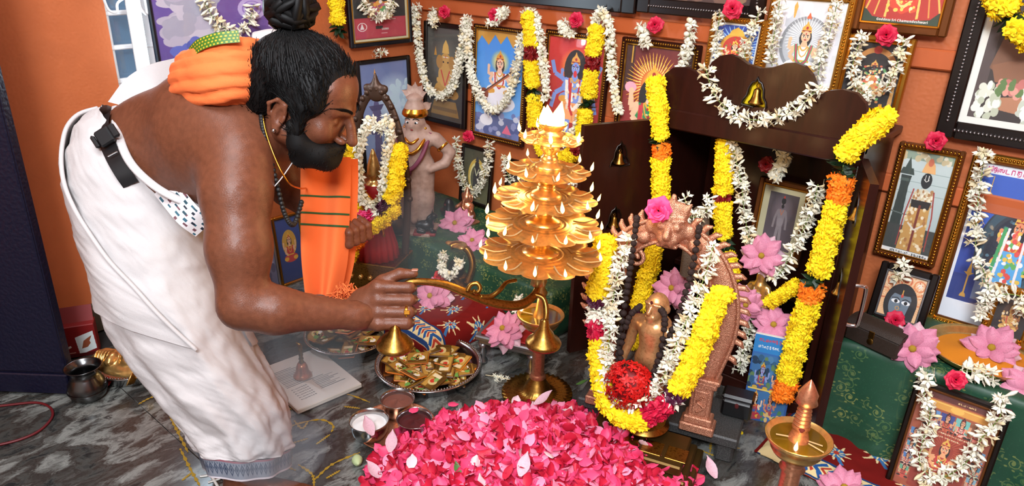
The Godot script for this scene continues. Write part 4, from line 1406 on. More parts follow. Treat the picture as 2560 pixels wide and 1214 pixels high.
func tier_lamp() -> void:
	var o := thing("tiered_oil_lamp", "five tiered brass aarti lamp with many burning wicks held up by its curved handle", "oil lamp", Vector3(-0.8654, 0.5251, -1.1131))
	o.basis = Basis(cam_basis().z, -0.045)
	var ys := [0.0568, 0.1248, 0.1834, 0.2420, 0.3088]
	var rs := [0.131, 0.124, 0.108, 0.088, 0.067]
	var ns := [13, 12, 11, 9, 7]
	for i in 5:
		var y: float = ys[i]
		var R: float = rs[i]
		var t := put(o, "tier", dish(R, ns[i]), M.brass, Vector3(0, y, 0))
		put(o, "collar", lathe([[0.012, -0.012], [0.03 * (R / 0.13) + 0.006, -0.008], [0.034 * (R / 0.13) + 0.006, 0.0], [0.028, 0.006], [0.018, 0.012], [0.02, 0.016], [0.013, 0.021]], 24), M.brass, Vector3(0, y + 0.012, 0))
		for k in ns[i]:
			var a: float = TAU * k / ns[i]
			var d := Vector3(cos(a), 0, sin(a))
			var p := spline([d * R * 0.55 + Vector3(0, 0.009, 0), d * R * 0.75 + Vector3(0.002, 0.005, 0.002), d * R * 0.98 + Vector3(0, 0.011, 0)], 6)
			put(t, "wick", sweep(p, [0.0018, 0.0013], 5), M.wick)
			if (k * 7 + i * 3) % 9 != 0:
				put(t, "flame", flame_mesh(), M.flame_glow, d * R * 0.99 + Vector3(0, 0.011, 0), Vector3(rng.randf_range(-14, 14), 0, rng.randf_range(-14, 14)), Vector3.ONE * rng.randf_range(0.55, 0.8))
		for q in 3:
			var a := TAU * (q + 0.3 * i) / 3.0
			glow(t, Vector3(cos(a) * R * 0.9, 0.04, sin(a) * R * 0.9), 0.0048)
	# turned column between the tiers
	var top: float = 0.3267
	var pr := [[0.0, -0.01], [0.016, -0.01], [0.013, 0.01]]
	for i in 5:
		var y: float = ys[i]
		pr.append_array([[0.013, y - 0.024], [0.02, y - 0.016], [0.02, y - 0.006], [0.0165, y + 0.03], [0.0185, y + 0.034], [0.015, y + 0.038]])
	pr.append_array([[0.011, top - 0.03], [0.014, top - 0.02], [0.011, top - 0.006]])
	put(o, "column", lathe(pr, 20), M.brass)
	put(o, "top_cup", lathe([[0.0, 0.0], [0.012, 0.0], [0.014, 0.008], [0.02, 0.016], [0.029, 0.026], [0.031, 0.03], [0.028, 0.029], [0.02, 0.02], [0.0, 0.016]], 24), M.brass, Vector3(0, top - 0.01, 0))
	var fl := []
	for i in 5:
		var a := i * 2.4
		fl.append([flame_mesh(), Transform3D(Basis.from_euler(Vector3(0.2 * sin(a), 0, -0.2 * cos(a))).scaled_local(Vector3(2.4, 1.0 + 0.3 * (i % 3), 2.4)), Vector3(0.012 * cos(a), 0.012, 0.012 * sin(a)))])
	put(o, "camphor_flame", join(fl), M.flame_glow, Vector3(0, top, 0))
	glow(o, Vector3(0, top + 0.055, 0), 0.05, 0.03)
	# foot and curved handle
	var un := o.basis.inverse()
	var foot := put(o, "foot", lathe([[0.0, 0.0], [0.037, 0.0], [0.039, 0.006], [0.036, 0.012], [0.025, 0.02], [0.021, 0.03], [0.012, 0.042], [0.009, 0.06], [0.0, 0.064]], 24), M.old_brass, un * Vector3(0.0546, -0.1214, 0.0416))
	foot.basis = un
	var hb := spline([Vector3(-0.11, -0.0503, 0.3124), Vector3(-0.1168, -0.0151, 0.2989), Vector3(-0.1239, 0.0252, 0.2828), Vector3(-0.1202, 0.044, 0.2623), Vector3(-0.1018, 0.0427, 0.2332), Vector3(-0.0795, 0.0313, 0.1993), Vector3(-0.054, 0.0107, 0.1676), Vector3(-0.0307, -0.0124, 0.1322), Vector3(-0.0086, -0.029, 0.0941), Vector3(0.0049, -0.035, 0.0577), Vector3(0.008, -0.0261, 0.0218), Vector3(0.0035, -0.012, 0.0036)], 80)
	var rr := []
	for i in 81: rr.append(0.0075 + 0.0035 * sin(PI * clampf((i - 30) / 50.0, 0.0, 1.0)))
	var hn := Node3D.new()
	hn.name = "handle"
	o.add_child(hn)
	hn.basis = un
	put(hn, "bar", sweep(hb, rr, 10, 0.75, cam_basis().z), M.old_brass)
	put(hn, "scroll", sweep(spline([Vector3(-0.0499, 0.0161, 0.1684), Vector3(-0.0485, 0.0283, 0.1605), Vector3(-0.0396, 0.0316, 0.1511), Vector3(-0.032, 0.0228, 0.1495), Vector3(-0.0343, 0.0136, 0.1565), Vector3(-0.0386, 0.0201, 0.1637)], 24), 0.0045, 8), M.old_brass)
	put(hn, "branch", sweep(spline([Vector3(-0.0363, -0.0006, 0.1446), Vector3(-0.0253, -0.0029, 0.1225), Vector3(-0.0211, 0.0053, 0.1001), Vector3(-0.0268, 0.0108, 0.0736), Vector3(-0.0244, 0.0073, 0.0451)], 24), [0.006, 0.004], 8), M.old_brass)
	put(hn, "brace", sweep(spline([Vector3(0.004, -0.0238, 0.0239), Vector3(0.0246, -0.0311, 0.0105), Vector3(0.0406, -0.0563, 0.0178), Vector3(0.0449, -0.0842, 0.0294)], 20), 0.006, 8), M.old_brass)
	var pm := put(hn, "pommel", lathe([[0.0, 0.0], [0.036, 0.0], [0.038, 0.005], [0.034, 0.011], [0.027, 0.016], [0.026, 0.021], [0.014, 0.03], [0.009, 0.045], [0.0, 0.05]], 28), M.old_brass, Vector3(-0.1034, -0.0707, 0.318))
	pm.rotation_degrees = Vector3(0, 0, -4)

func stem_lamp(nm: String, label: String, at: Vector3, hb: float, rb: float, top: float, base_r: float, spire: bool) -> Node3D:
	var o := thing(nm, label, "oil lamp", at)
	put(o, "base", lathe([[0.0, 0.0], [base_r * 0.97, 0.0], [base_r, 0.006], [base_r * 0.95, 0.013, 1.0], [base_r * 0.8, 0.013, 1.0], [base_r * 0.6, 0.008, 1.0], [base_r * 0.42, 0.014], [base_r * 0.36, 0.03], [base_r * 0.26, 0.045], [0.02, 0.06]], 72, 36, 0.1), M.old_brass)
	var pr := [[0.02, 0.055], [0.024, 0.062], [0.02, 0.07], [0.0175, 0.075]]
	pr.append_array([[0.0175, hb - 0.07], [0.024, hb - 0.062], [0.02, hb - 0.055], [0.022, hb - 0.045], [0.026, hb - 0.04], [0.022, hb - 0.03], [0.03, hb - 0.024]])
	put(o, "stem", lathe(pr, 24), M.copper)
	put(o, "bowl", lathe([[0.015, hb - 0.028], [rb * 0.7, hb - 0.026], [rb * 0.78, hb - 0.018], [rb * 0.76, hb - 0.012], [rb * 0.86, hb - 0.006], [rb * 0.97, hb + 0.004], [rb, hb + 0.01], [rb * 0.95, hb + 0.011], [rb * 0.82, hb + 0.002], [rb * 0.3, hb - 0.004]], 40), M.brass)
	put(o, "oil", lathe([[0.0, 0.0], [rb * 0.84, 0.0]], 32), M.oil, Vector3(0, hb + 0.003, 0))
	var sp := [[rb * 0.34, hb - 0.004], [rb * 0.3, hb + 0.008], [rb * 0.24, hb + 0.02], [rb * 0.22, hb + 0.028]]
	if spire:
		var n := 7
		for i in n:
			var y := lerpf(hb + 0.03, top - 0.05, float(i) / n)
			var r := lerpf(rb * 0.27, rb * 0.2, float(i) / n)
			sp.append_array([[r, y], [r * 0.88, y + 0.004], [r * 0.96, y + 0.008]])
		sp.append_array([[rb * 0.33, top - 0.048], [rb * 0.28, top - 0.04], [rb * 0.3, top - 0.03], [rb * 0.12, top - 0.01], [0.0005, top]])
	else:
		sp.append_array([[rb * 0.16, hb + 0.06], [rb * 0.24, hb + 0.075], [rb * 0.12, hb + 0.09], [rb * 0.2, top - 0.03], [0.0005, top]])
	put(o, "finial", lathe(sp, 28), M.copper if spire else M.brass)
	return o

func standing_lamps() -> void:
	var o := stem_lamp("standing_oil_lamp", "tall standing brass oil lamp behind the held tiered lamp, one wick burning", Vector3(-1.0636, 0, -1.3871), 0.2520, 0.066, 0.3920, 0.102, false)
	put(o, "flame", flame_mesh(), M.flame_glow, Vector3(-0.045, 0.2520 + 0.012, 0.03), Vector3.ZERO, Vector3.ONE * 1.15)
	glow(o, Vector3(-0.045, 0.2520 + 0.05, 0.03), 0.012)
	put(o, "wick", sweep(PackedVector3Array([Vector3(-0.02, 0.2520 + 0.005, 0.01), Vector3(-0.046, 0.2520 + 0.012, 0.031)]), 0.002, 5), M.wick)
	o = stem_lamp("small_oil_lamp", "shiny brass oil lamp with tall pointed spire at the lower right, one wick burning", Vector3(-0.2945, 0, -1.1822), 0.3655, 0.06, 0.4978, 0.075, true)
	var f := cam_basis() * Vector3(-0.25, 0, 0.95)
	f.y = 0
	f = f.normalized()
	put(o, "flame", flame_mesh(), M.flame_glow, f * 0.05 + Vector3(-0.01, 0.3655 + 0.008, 0), Vector3.ZERO, Vector3.ONE * 0.7)
	glow(o, f * 0.05 + Vector3(0, 0.3655 + 0.04, 0), 0.004)
	for q in [[-0.035, 0.02], [0.042, -0.005], [0.05, 0.012]]:
		put(o, "wick", sweep(PackedVector3Array([Vector3(q[0] * 0.4, 0.3655 + 0.006, q[1] * 0.4), Vector3(q[0], 0.3655 + 0.007, q[1])]), 0.0016, 5), M.wick)
	for y in [0.045, 0.1]:
		put(o, "red_dot", ball(0.006, 8, 5), M.kumkum, Vector3(f.x * 0.0115, 0.4978 - y, f.z * 0.0115))

# ---------------------------------------------------------------- wooden shrine
func bell(par: Node, pos: Vector3, s := 1.0, b := Basis()) -> void:
	var o := put(par, "bell", lathe([[0.0, 0.03], [0.004, 0.03], [0.008, 0.026], [0.0095, 0.014], [0.013, 0.004], [0.0165, 0.0], [0.0165, -0.003], [0.012, -0.001], [0.0, 0.0]], 18), M.old_brass, pos)
	o.basis = b.scaled_local(Vector3.ONE * s)
	put(o, "clapper", ball(0.004, 8, 5), M.old_brass, Vector3(0, -0.006, 0))
	put(o, "hook", sweep(PackedVector3Array([Vector3(0, 0.03, 0), Vector3(0.004, 0.036, 0), Vector3(0, 0.042, 0), Vector3(-0.004, 0.036, 0), Vector3(0, 0.03, 0)]), 0.0012, 5), M.old_brass)

func bell_hole(c: Vector2, s: float) -> PackedVector2Array:
	var p := PackedVector2Array()
	for q in [[0.0, -0.032], [-0.034, -0.03], [-0.03, -0.016], [-0.022, -0.004], [-0.02, 0.014], [-0.012, 0.03], [-0.004, 0.034], [0.0, 0.044], [0.004, 0.034], [0.012, 0.03], [0.02, 0.014], [0.022, -0.004], [0.03, -0.016], [0.034, -0.03]]:
		p.append(c + Vector2(q[0], q[1]) * s)
	return p

func holed(outline: Array, hole: PackedVector2Array, at: int, d: float) -> ArrayMesh:
	# outline with one opening, joined to it by a slit that starts at outline point number at
	var p := PackedVector2Array()
	for i in outline.size():
		p.append(Vector2(outline[i][0], outline[i][1]))
		if i == at:
			var n := hole.size()
			for k in n + 1:
				p.append(hole[k % n] + (Vector2(0.00002, 0) if k == n else Vector2.ZERO))
			p.append(Vector2(outline[i][0] + 0.00002, outline[i][1]))
	return ext(p, d)

func door_leaf(par: Node, hinge: Vector3, dir: Vector3, w: float, h: float, s: float) -> Node3D:
	var d := Node3D.new()
	d.name = "door"
	par.add_child(d, true)
	var n := dir.cross(Vector3.UP).normalized()
	d.transform = Transform3D(Basis(dir, Vector3.UP, n * -1.0), hinge)
	# three boards stacked edge to edge: the two lower ones carry a bell opening
	var z := 0.0
	var hs := [h * 0.46, h * 0.27, h * 0.27]
	var y := 0.0
	for i in 3:
		var t: float = hs[i]
		if i == 0: put(d, "leaf_board", rbox(Vector3(w, t, 0.018), 0.0005), M.wood, Vector3(w / 2, y + t / 2, z))
		else:
			var m := holed([[w / 2, y], [w, y], [w, y + t], [0, y + t], [0, y]], bell_hole(Vector2(w * 0.5, y + t * 0.5), 0.95), 0, 0.018)
			put(d, "leaf_board", m, M.wood)
			put(d, "opening_rim", sweep(PackedVector3Array(Array(bell_hole(Vector2(w * 0.5, y + t * 0.5), 0.97)).map(func(q): return Vector3(q.x, q.y, 0.0095 * s))), 0.0022, 5), M.dark_wood)
			put(d, "back_glass", rbox(Vector3(0.07, 0.085, 0.003), 0.0), M.mirror, Vector3(w * 0.5, y + t * 0.5, -0.0115 * s))
			bell(d, Vector3(w * 0.5, y + t * 0.5 - 0.02, 0.006 * s), 0.95)
		y += t
	for q in [0.12, 0.85]: put(d, "hinge", sweep(PackedVector3Array([Vector3(0, h * q, 0), Vector3(0, h * q + 0.05, 0)]), 0.006, 8), M.chrome)
	return d

func shrine() -> void:
	var x0 := -0.985
	var x1 := -0.452
	var xc := (x0 + x1) / 2
	var zf := -1.8
	var zb := -2.105
	var w := x1 - x0
	var o := thing("wooden_shrine", "dark polished wooden prayer cabinet with scalloped pediment and open doors", "cabinet", Vector3(xc, 0, zf))
	var dz := zf - zb
	put(o, "side_panel", rbox(Vector3(0.018, 0.76, dz), 0.002), M.wood, Vector3(-w / 2 + 0.009, 0.38, -dz / 2))
	put(o, "side_panel", rbox(Vector3(0.018, 0.76, dz), 0.002), M.wood, Vector3(w / 2 - 0.009, 0.38, -dz / 2))
	put(o, "back_panel", rbox(Vector3(w - 0.036, 0.76, 0.01), 0.001), M.wood, Vector3(0, 0.38, -dz + 0.005))
	put(o, "top_board", rbox(Vector3(w + 0.03, 0.02, dz + 0.02), 0.003), M.wood, Vector3(0, 0.77, -dz / 2 + 0.01))
	put(o, "front_rail", rbox(Vector3(w + 0.03, 0.055, 0.03), 0.004), M.wood, Vector3(0, 0.762, 0.012))
	put(o, "bottom_board", rbox(Vector3(w - 0.036, 0.03, dz - 0.01), 0.002), M.wood, Vector3(0, 0.055, -dz / 2))
	put(o, "shelf", rbox(Vector3(w - 0.036, 0.018, dz * 0.5), 0.002), M.wood, Vector3(0, 0.27, -dz * 0.74))
	put(o, "plinth", rbox(Vector3(w, 0.04, 0.018), 0.002), M.wood, Vector3(0, 0.02, -0.009))
	var half := [[0.27, 0.786], [0.272, 0.845], [0.26, 0.88], [0.238, 0.899], [0.205, 0.904], [0.175, 0.897], [0.152, 0.884], [0.143, 0.902], [0.128, 0.928], [0.108, 0.945], [0.085, 0.951], [0.06, 0.946], [0.03, 0.932]]
	var ol := [[0.0, 0.786]]
	for q in half: ol.append(q)
	ol.append([0.0, 0.927])
	for i in half.size(): ol.append([-half[half.size() - 1 - i][0], half[half.size() - 1 - i][1]])
	var hole := bell_hole(Vector2(0.0, 0.862), 0.98)
	put(o, "pediment", holed(ol, hole, 0, 0.018), M.wood, Vector3(0, 0, 0.012))
	put(o, "opening_rim", sweep(PackedVector3Array(Array(hole).map(func(q): return Vector3(q.x, q.y, 0.0225))), 0.003, 5), M.dark_wood)
	put(o, "opening_back", rbox(Vector3(0.075, 0.085, 0.004), 0.0), M.marigold_yellow, Vector3(0, 0.868, -0.002))
	bell(o, Vector3(0, 0.842, 0.012), 1.15)
	var dl := door_leaf(o, Vector3(-w / 2 - 0.012, 0.045, 0.0), Vector3(-0.4049, 0, 0.9143), 0.245, 0.705, 1.0)
	var d2 := door_leaf(o, Vector3(w / 2 + 0.012, 0.045, 0.0), Vector3(0.3714, 0, 0.9285), 0.215, 0.705, -1.0)
	put(d2, "pull_handle", sweep(spline([Vector3(0.19, 0.36, 0.008), Vector3(0.19, 0.36, 0.028), Vector3(0.19, 0.37, 0.036), Vector3(0.19, 0.45, 0.036), Vector3(0.19, 0.46, 0.028), Vector3(0.19, 0.46, 0.008)], 30), 0.0045, 8), M.chrome)
	# garlands on the cabinet
	garland("marigold_garland", "yellow marigold garland with one orange band hanging at the left end of the pediment", [Vector3(-0.9932, 0.8574, -1.76), Vector3(-0.9681, 0.7576, -1.755), Vector3(-0.9523, 0.646, -1.76), Vector3(-0.935, 0.4828, -1.76)], [[0.38, "y"], [0.47, "g"], [0.56, "o"], [1.0, "y"]], 0.028, "garland", "marigold garlands")
	garland("marigold_garland", "long marigold garland with two orange bands down the right door of the cabinet", [Vector3(-0.4079, 0.8627, -1.76), Vector3(-0.4389, 0.8135, -1.72), Vector3(-0.461, 0.7738, -1.71), Vector3(-0.4551, 0.713, -1.71), Vector3(-0.4582, 0.6032, -1.71), Vector3(-0.4649, 0.4754, -1.71), Vector3(-0.4758, 0.3379, -1.71), Vector3(-0.4827, 0.2173, -1.71), Vector3(-0.487, 0.0911, -1.71)], [[0.15, "y"], [0.22, "g"], [0.29, "o"], [0.52, "y"], [0.565, "g"], [0.62, "o"], [0.93, "y"], [1.0, "o"]], 0.03, "garland", "marigold garlands")
	garland("marigold_garland", "yellow marigold garland with a red band hanging inside the cabinet on the left", [Vector3(-0.8034, 0.7139, -1.83), Vector3(-0.7938, 0.6197, -1.83), Vector3(-0.7824, 0.5288, -1.83), Vector3(-0.7507, 0.3919, -1.83), Vector3(-0.7164, 0.3278, -1.83)], [[0.36, "y"], [0.44, "r"], [0.68, "y"], [0.8, "g"], [1.0, "y"]], 0.027, "garland", "marigold garlands")
	garland("marigold_garland", "short yellow marigold garland draped low inside the cabinet beside the pink lotus", [Vector3(-0.5922, 0.3134, -1.8), Vector3(-0.5648, 0.351, -1.79), Vector3(-0.526, 0.3951, -1.78)], [[1.0, "y"]], 0.022, "garland", "marigold garlands")
	garland("marigold_garland", "yellow marigold garland glimpsed through the copper arch", [Vector3(-0.9526, 0.4224, -1.78), Vector3(-0.9566, 0.3176, -1.78), Vector3(-0.9755, 0.1932, -1.77), Vector3(-0.9604, 0.0476, -1.76)], [[0.7, "y"], [0.8, "m"], [1.0, "y"]], 0.03, "garland", "marigold garlands")
	jasmine("tuberose_string", "white starry flower string looped across the front of the scalloped pediment", [Vector3(-0.8609, 0.9121, -1.775), Vector3(-0.8254, 0.8485, -1.77), Vector3(-0.7633, 0.8063, -1.77), Vector3(-0.688, 0.8037, -1.77), Vector3(-0.6135, 0.8412, -1.77), Vector3(-0.562, 0.9093, -1.77)], 0.012, 0, 1.05)
	jasmine("tuberose_string", "long white flower string hanging inside the cabinet around the ascetic's picture", [Vector3(-0.7895, 0.7294, -1.82), Vector3(-0.7465, 0.6304, -1.83), Vector3(-0.7154, 0.5228, -1.83), Vector3(-0.6826, 0.4492, -1.83), Vector3(-0.6043, 0.381, -1.82), Vector3(-0.5695, 0.4712, -1.83), Vector3(-0.5443, 0.5905, -1.83), Vector3(-0.5415, 0.6557, -1.83)], 0.012, 0, 1.0)
	jasmine("tuberose_string", "white flower string hanging below the picture inside the cabinet", [Vector3(-0.6543, 0.3221, -1.8), Vector3(-0.6317, 0.2466, -1.79), Vector3(-0.6366, 0.1588, -1.78), Vector3(-0.6381, 0.0834, -1.77)], 0.014, 0, 1.0)
	jasmine("tuberose_string", "white bud cluster hung from the top of the ascetic's picture", [Vector3(-0.6971, 0.7071, -1.95), Vector3(-0.6764, 0.666, -1.95), Vector3(-0.6971, 0.6095, -1.95)], 0.008, 2, 1.15, 5)
	rose("small dark red rose beside the white bud cluster in the cabinet", Vector3(-0.7262, 0.6439, -1.95), Vector3(0.3, 0.2, 1), M.rose_red, 0.8)
	lotus("pink lotus resting under the ascetic's picture in the cabinet", Vector3(-0.646, 0.4275, -1.82), Vector3(0.2, 0.5, 1), 1.0)
	lotus("pink lotus at the right inside the cabinet above the printed booklet", Vector3(-0.5664, 0.257, -1.78), Vector3(0.1, 0.8, 0.8), 1.0)
	lotus("pink lotus seen between the copper arch and the cabinet's left side", Vector3(-0.8582, 0.2819, -1.75), Vector3(-0.1, 0.4, 1), 1.05)
	lotus("pink lotus at the right rim of the copper arch", Vector3(-0.6483, 0.302, -1.76), Vector3(0.5, 0.3, 0.8), 0.9)
	# small brass idol on the shelf
	var id := thing("brass_idol", "small brass seated idol below the ascetic's picture in the cabinet", "idol", Vector3(-0.6407, 0.2657, -1.83))
	put(id, "figure", blob([el(Vector3(0, 0.02, 0), Vector3(0.04, 0.02, 0.03), 0.01), cp(Vector3(0, 0.02, 0), Vector3(0, 0.07, 0), 0.024, 0.02, 0.015), el(Vector3(0, 0.098, 0), Vector3(0.014, 0.016, 0.014), 0.01), cp(Vector3(0, 0.112, 0), Vector3(0, 0.135, 0), 0.012, 0.003, 0.006), cp(Vector3(-0.024, 0.07, 0), Vector3(-0.038, 0.04, 0.015), 0.008, 0.007, 0.01), cp(Vector3(0.024, 0.07, 0), Vector3(0.038, 0.04, 0.015), 0.008, 0.007, 0.01), cp(Vector3(-0.036, 0.018, 0.01), Vector3(0.01, 0.015, 0.03), 0.011, 0.009, 0.01), cp(Vector3(0.036, 0.018, 0.01), Vector3(-0.01, 0.015, 0.03), 0.011, 0.009, 0.01)], 0.004), M.brass)
	put(id, "pedestal", rbox(Vector3(0.09, 0.02, 0.06), 0.004), M.old_brass, Vector3(0, -0.008, 0))
	arch()

func arch() -> void:
	var bs := Basis(Vector3(0.9582, 0, -0.2861), Vector3.UP, Vector3(0.2861, 0, 0.9582))
	var st := thing("granite_stool", "low dark granite stool under the copper arch", "stool", Vector3(-0.5877, 0, -1.5532))
	st.basis = bs
	put(st, "seat", rbox(Vector3(0.42, 0.028, 0.17), 0.004), M.granite, Vector3(-0.15, 0.066, 0.01))
	for x in [-0.31, 0.03]:
		for z in [-0.045, 0.065]: put(st, "leg", rbox(Vector3(0.045, 0.054, 0.04), 0.006), M.granite, Vector3(x, 0.026, z))
	var o := thing("copper_arch", "ornate copper prabhavali arch with a lion face at its crown", "arch", Vector3(-0.7215, 0.082, -1.4192))
	o.basis = bs
	var hw := 0.2375 / 2 + 0.005
	var tp := 0.5207
	# pillars with stepped feet
	for s in [-1.0, 1.0]:
		var p := put(o, "pillar", join([bx(Vector3(0, 0.012, 0), Vector3(0.085, 0.024, 0.05)), bx(Vector3(0, 0.034, 0), Vector3(0.07, 0.02, 0.042)), bx(Vector3(0, 0.085, 0), Vector3(0.052, 0.09, 0.03)), bx(Vector3(0, 0.137, 0), Vector3(0.068, 0.016, 0.038)), bx(Vector3(0, 0.15, 0), Vector3(0.08, 0.012, 0.044))]), M.copper_relief, Vector3(hw * s, 0.0, 0))
		put(p, "relief_panel", rbox(Vector3(0.034, 0.07, 0.004), 0.002), M.copper_relief, Vector3(0, 0.085, 0.016))
		put(p, "relief_curl", sweep(spline([Vector3(-0.008, 0.06, 0.019), Vector3(0.01, 0.075, 0.019), Vector3(-0.008, 0.09, 0.019), Vector3(0.008, 0.108, 0.019)], 16), 0.003, 5), M.copper_relief)
	# the band
	var pts := []
	for i in 25:
		var t := i / 24.0
		var a := lerpf(PI + 0.45, -0.45, t)
		pts.append(Vector3(cos(a) * (hw + 0.028), 0.155 + (tp - 0.155) * (0.42 + 0.56 * sin(a)) + 0.0, 0))
	pts[0] = Vector3(-hw, 0.152, 0)
	pts[24] = Vector3(hw, 0.152, 0)
	var sp := spline(pts, 96)
	put(o, "band", sweep(sp, 0.028, 12, 0.5, Vector3.BACK), M.copper_relief)
	for off in [-0.027, 0.027]:
		var q := PackedVector3Array()
		for i in 97:
			var t := (sp[mini(i + 1, 96)] - sp[maxi(i - 1, 0)]).normalized()
			q.append(sp[i] + Vector3(-t.y, t.x, 0) * off + Vector3(0, 0, 0.008))
		put(o, "edge_roll", sweep(q, 0.0055, 6), M.copper_relief)
	K["tongue"] = blob([cp(Vector3(0, 0, 0), Vector3(0.003, 0.016, 0), 0.0085, 0.0065, 0.004), cp(Vector3(0.003, 0.016, 0), Vector3(0.011, 0.024, 0), 0.006, 0.004, 0.004)], 0.003)
	for i in range(3, 94, 3):
		var t := (sp[mini(i + 1, 96)] - sp[maxi(i - 1, 0)]).normalized()
		var n := Vector3(-t.y, t.x, 0)
		if n.dot(sp[i] - Vector3(0, tp * 0.45, 0)) < 0.0: n = -n
		var tg := put(o, "flame_tongue", K["tongue"], M.copper_relief, sp[i] + n * 0.027)
		tg.basis = Basis(n.cross(Vector3.BACK), n, Vector3.BACK)
	for i in range(8, 92, 6): put(o, "boss", ball(0.0085, 10, 6), M.copper_relief, sp[i] + Vector3(0, 0, 0.01), Vector3.ZERO, Vector3(1, 1, 0.5))
	# scrolls inside the band near the crown
	for s in [-1.0, 1.0]:
		for q in [[0.075, 0.09], [0.115, 0.14]]:
			var c := Vector3(q[0] * s, tp - q[1], 0.004)
			var pp := PackedVector3Array()
			for k in 20:
				var a := k * 0.5
				pp.append(c + Vector3(cos(a) * s, sin(a), 0) * (0.026 - k * 0.0011))
			put(o, "scroll", sweep(pp, 0.0055, 6), M.copper_relief)
	# lion face
	var f := [el(Vector3(0, 0, 0), Vector3(0.042, 0.04, 0.026), 0.015), el(Vector3(0, -0.022, 0.02), Vector3(0.026, 0.016, 0.016), 0.008), cp(Vector3(0, 0.008, 0.024), Vector3(0, -0.012, 0.036), 0.007, 0.009, 0.006)]
	for s in [-1.0, 1.0]:
		f.append(el(Vector3(0.018 * s, 0.008, 0.022), Vector3(0.01, 0.009, 0.008), 0.003))
		f.append(cp(Vector3(0.008 * s, 0.022, 0.022), Vector3(0.032 * s, 0.024, 0.014), 0.006, 0.004, 0.004))
		f.append(cp(Vector3(0.025 * s, 0.03, 0.0), Vector3(0.04 * s, 0.06, 0.0), 0.011, 0.004, 0.006))
		f.append(el(Vector3(0.045 * s, -0.005, 0.0), Vector3(0.014, 0.018, 0.012), 0.006))
		f.append(cp(Vector3(0.01 * s, -0.035, 0.028), Vector3(0.011 * s, -0.048, 0.03), 0.004, 0.001, 0.002))
		f.append(el(Vector3(0.06 * s, -0.035, 0.0), Vector3(0.018, 0.016, 0.014), 0.006))
		f.append(el(Vector3(0.02 * s, 0.045, 0.0), Vector3(0.014, 0.018, 0.01), 0.006))
	f.append(cp(Vector3(0, 0.035, 0.0), Vector3(0, 0.075, 0.0), 0.016, 0.006, 0.01))
	f.append(cp(Vector3(-0.02, -0.04, 0.018), Vector3(0.02, -0.04, 0.018), 0.006, 0.006, 0.004))
	put(o, "lion_face", blob(f, 0.0042), M.copper_relief, Vector3(0, tp + 0.005, 0.012))
	# saint standing under the arch
	var s := thing("copper_saint_statue", "shiny copper statue of a standing saint under the ornate arch", "statue", Vector3(-0.7215, 0.09, -1.4192) + bs * Vector3(0.0, 0.0, 0.045))
	s.basis = bs * Basis(Vector3.UP, -0.35)
	var k := 0.3608 / 0.30
	var b := []
	b.append(cp(Vector3(0, 0.165, 0), Vector3(0, 0.225, 0.0), 0.026, 0.034, 0.02))
	b.append(el(Vector3(0, 0.165, 0.006), Vector3(0.027, 0.022, 0.024), 0.012))
	b.append(cp(Vector3(-0.032, 0.226, 0), Vector3(0.032, 0.226, 0), 0.016, 0.016, 0.012))
	b.append(cp(Vector3(0, 0.235, 0), Vector3(0, 0.256, 0), 0.014, 0.013, 0.008))
	b.append(el(Vector3(0, 0.275, 0.003), Vector3(0.0225, 0.028, 0.025), 0.006))
	b.append(cp(Vector3(0, 0.283, 0.026), Vector3(0, 0.27, 0.033), 0.0035, 0.0055, 0.002))
	b.append(cp(Vector3(-0.007, 0.259, 0.027), Vector3(0.007, 0.259, 0.027), 0.003, 0.003, 0.001))
	b.append(el(Vector3(0, 0.255, 0.02), Vector3(0.012, 0.012, 0.01), 0.006))
	for q in [-1.0, 1.0]:
		b.append(el(Vector3(0.0225 * q, 0.274, 0.0), Vector3(0.004, 0.009, 0.006), 0.002))
		b.append(cp(Vector3(0.005 * q, 0.288, 0.027), Vector3(0.017 * q, 0.286, 0.021), 0.0032, 0.0026, 0.001))
		b.append(el(Vector3(0.0095 * q, 0.28, 0.0245), Vector3(0.005, 0.0034, 0.003), 0.0005))
		b.append(cp(Vector3(0.016 * q, 0.15, 0), Vector3(0.018 * q, 0.085, 0.004), 0.022, 0.0155, 0.01))
		b.append(cp(Vector3(0.018 * q, 0.085, 0.004), Vector3(0.018 * q, 0.018, 0.0), 0.015, 0.01, 0.008))
		b.append(cp(Vector3(0.018 * q, 0.012, 0.0), Vector3(0.022 * q, 0.008, 0.028), 0.01, 0.008, 0.006))
		b.append(cp(Vector3(0.046 * q, 0.226, 0), Vector3(0.056 * q, 0.175, 0.0), 0.0125, 0.01, 0.008))
		b.append(cp(Vector3(0.056 * q, 0.175, 0.0), Vector3(0.058 * q, 0.135, 0.018), 0.01, 0.0075, 0.006))
		b.append(el(Vector3(0.058 * q, 0.126, 0.022), Vector3(0.008, 0.012, 0.008), 0.004))
		for j in 4: b.append(cp(Vector3((0.052 + 0.004 * j) * q, 0.12, 0.024), Vector3((0.052 + 0.004 * j) * q, 0.106, 0.026), 0.0026, 0.002, 0.001))
	for i in 3: b.append(cp(Vector3(-0.018, 0.243 - 0.006 * i, 0.018 + 0.004 * i), Vector3(0.018, 0.243 - 0.006 * i, 0.018 + 0.004 * i), 0.002, 0.002, 0.001))
	put(s, "body", blob(b, 0.0032), M.idol_gold, Vector3.ZERO, Vector3.ZERO, Vector3.ONE * k)
	put(s, "red_mark", ball(0.004, 8, 5), M.kumkum, Vector3(0, 0.29 * k, 0.026 * k), Vector3.ZERO, Vector3(1, 1.4, 0.5))
	put(s, "red_powder", ball(0.017, 10, 6), M.kumkum, Vector3(0, 0.135 * k, 0.016 * k), Vector3.ZERO, Vector3(1.2, 1.1, 0.85))
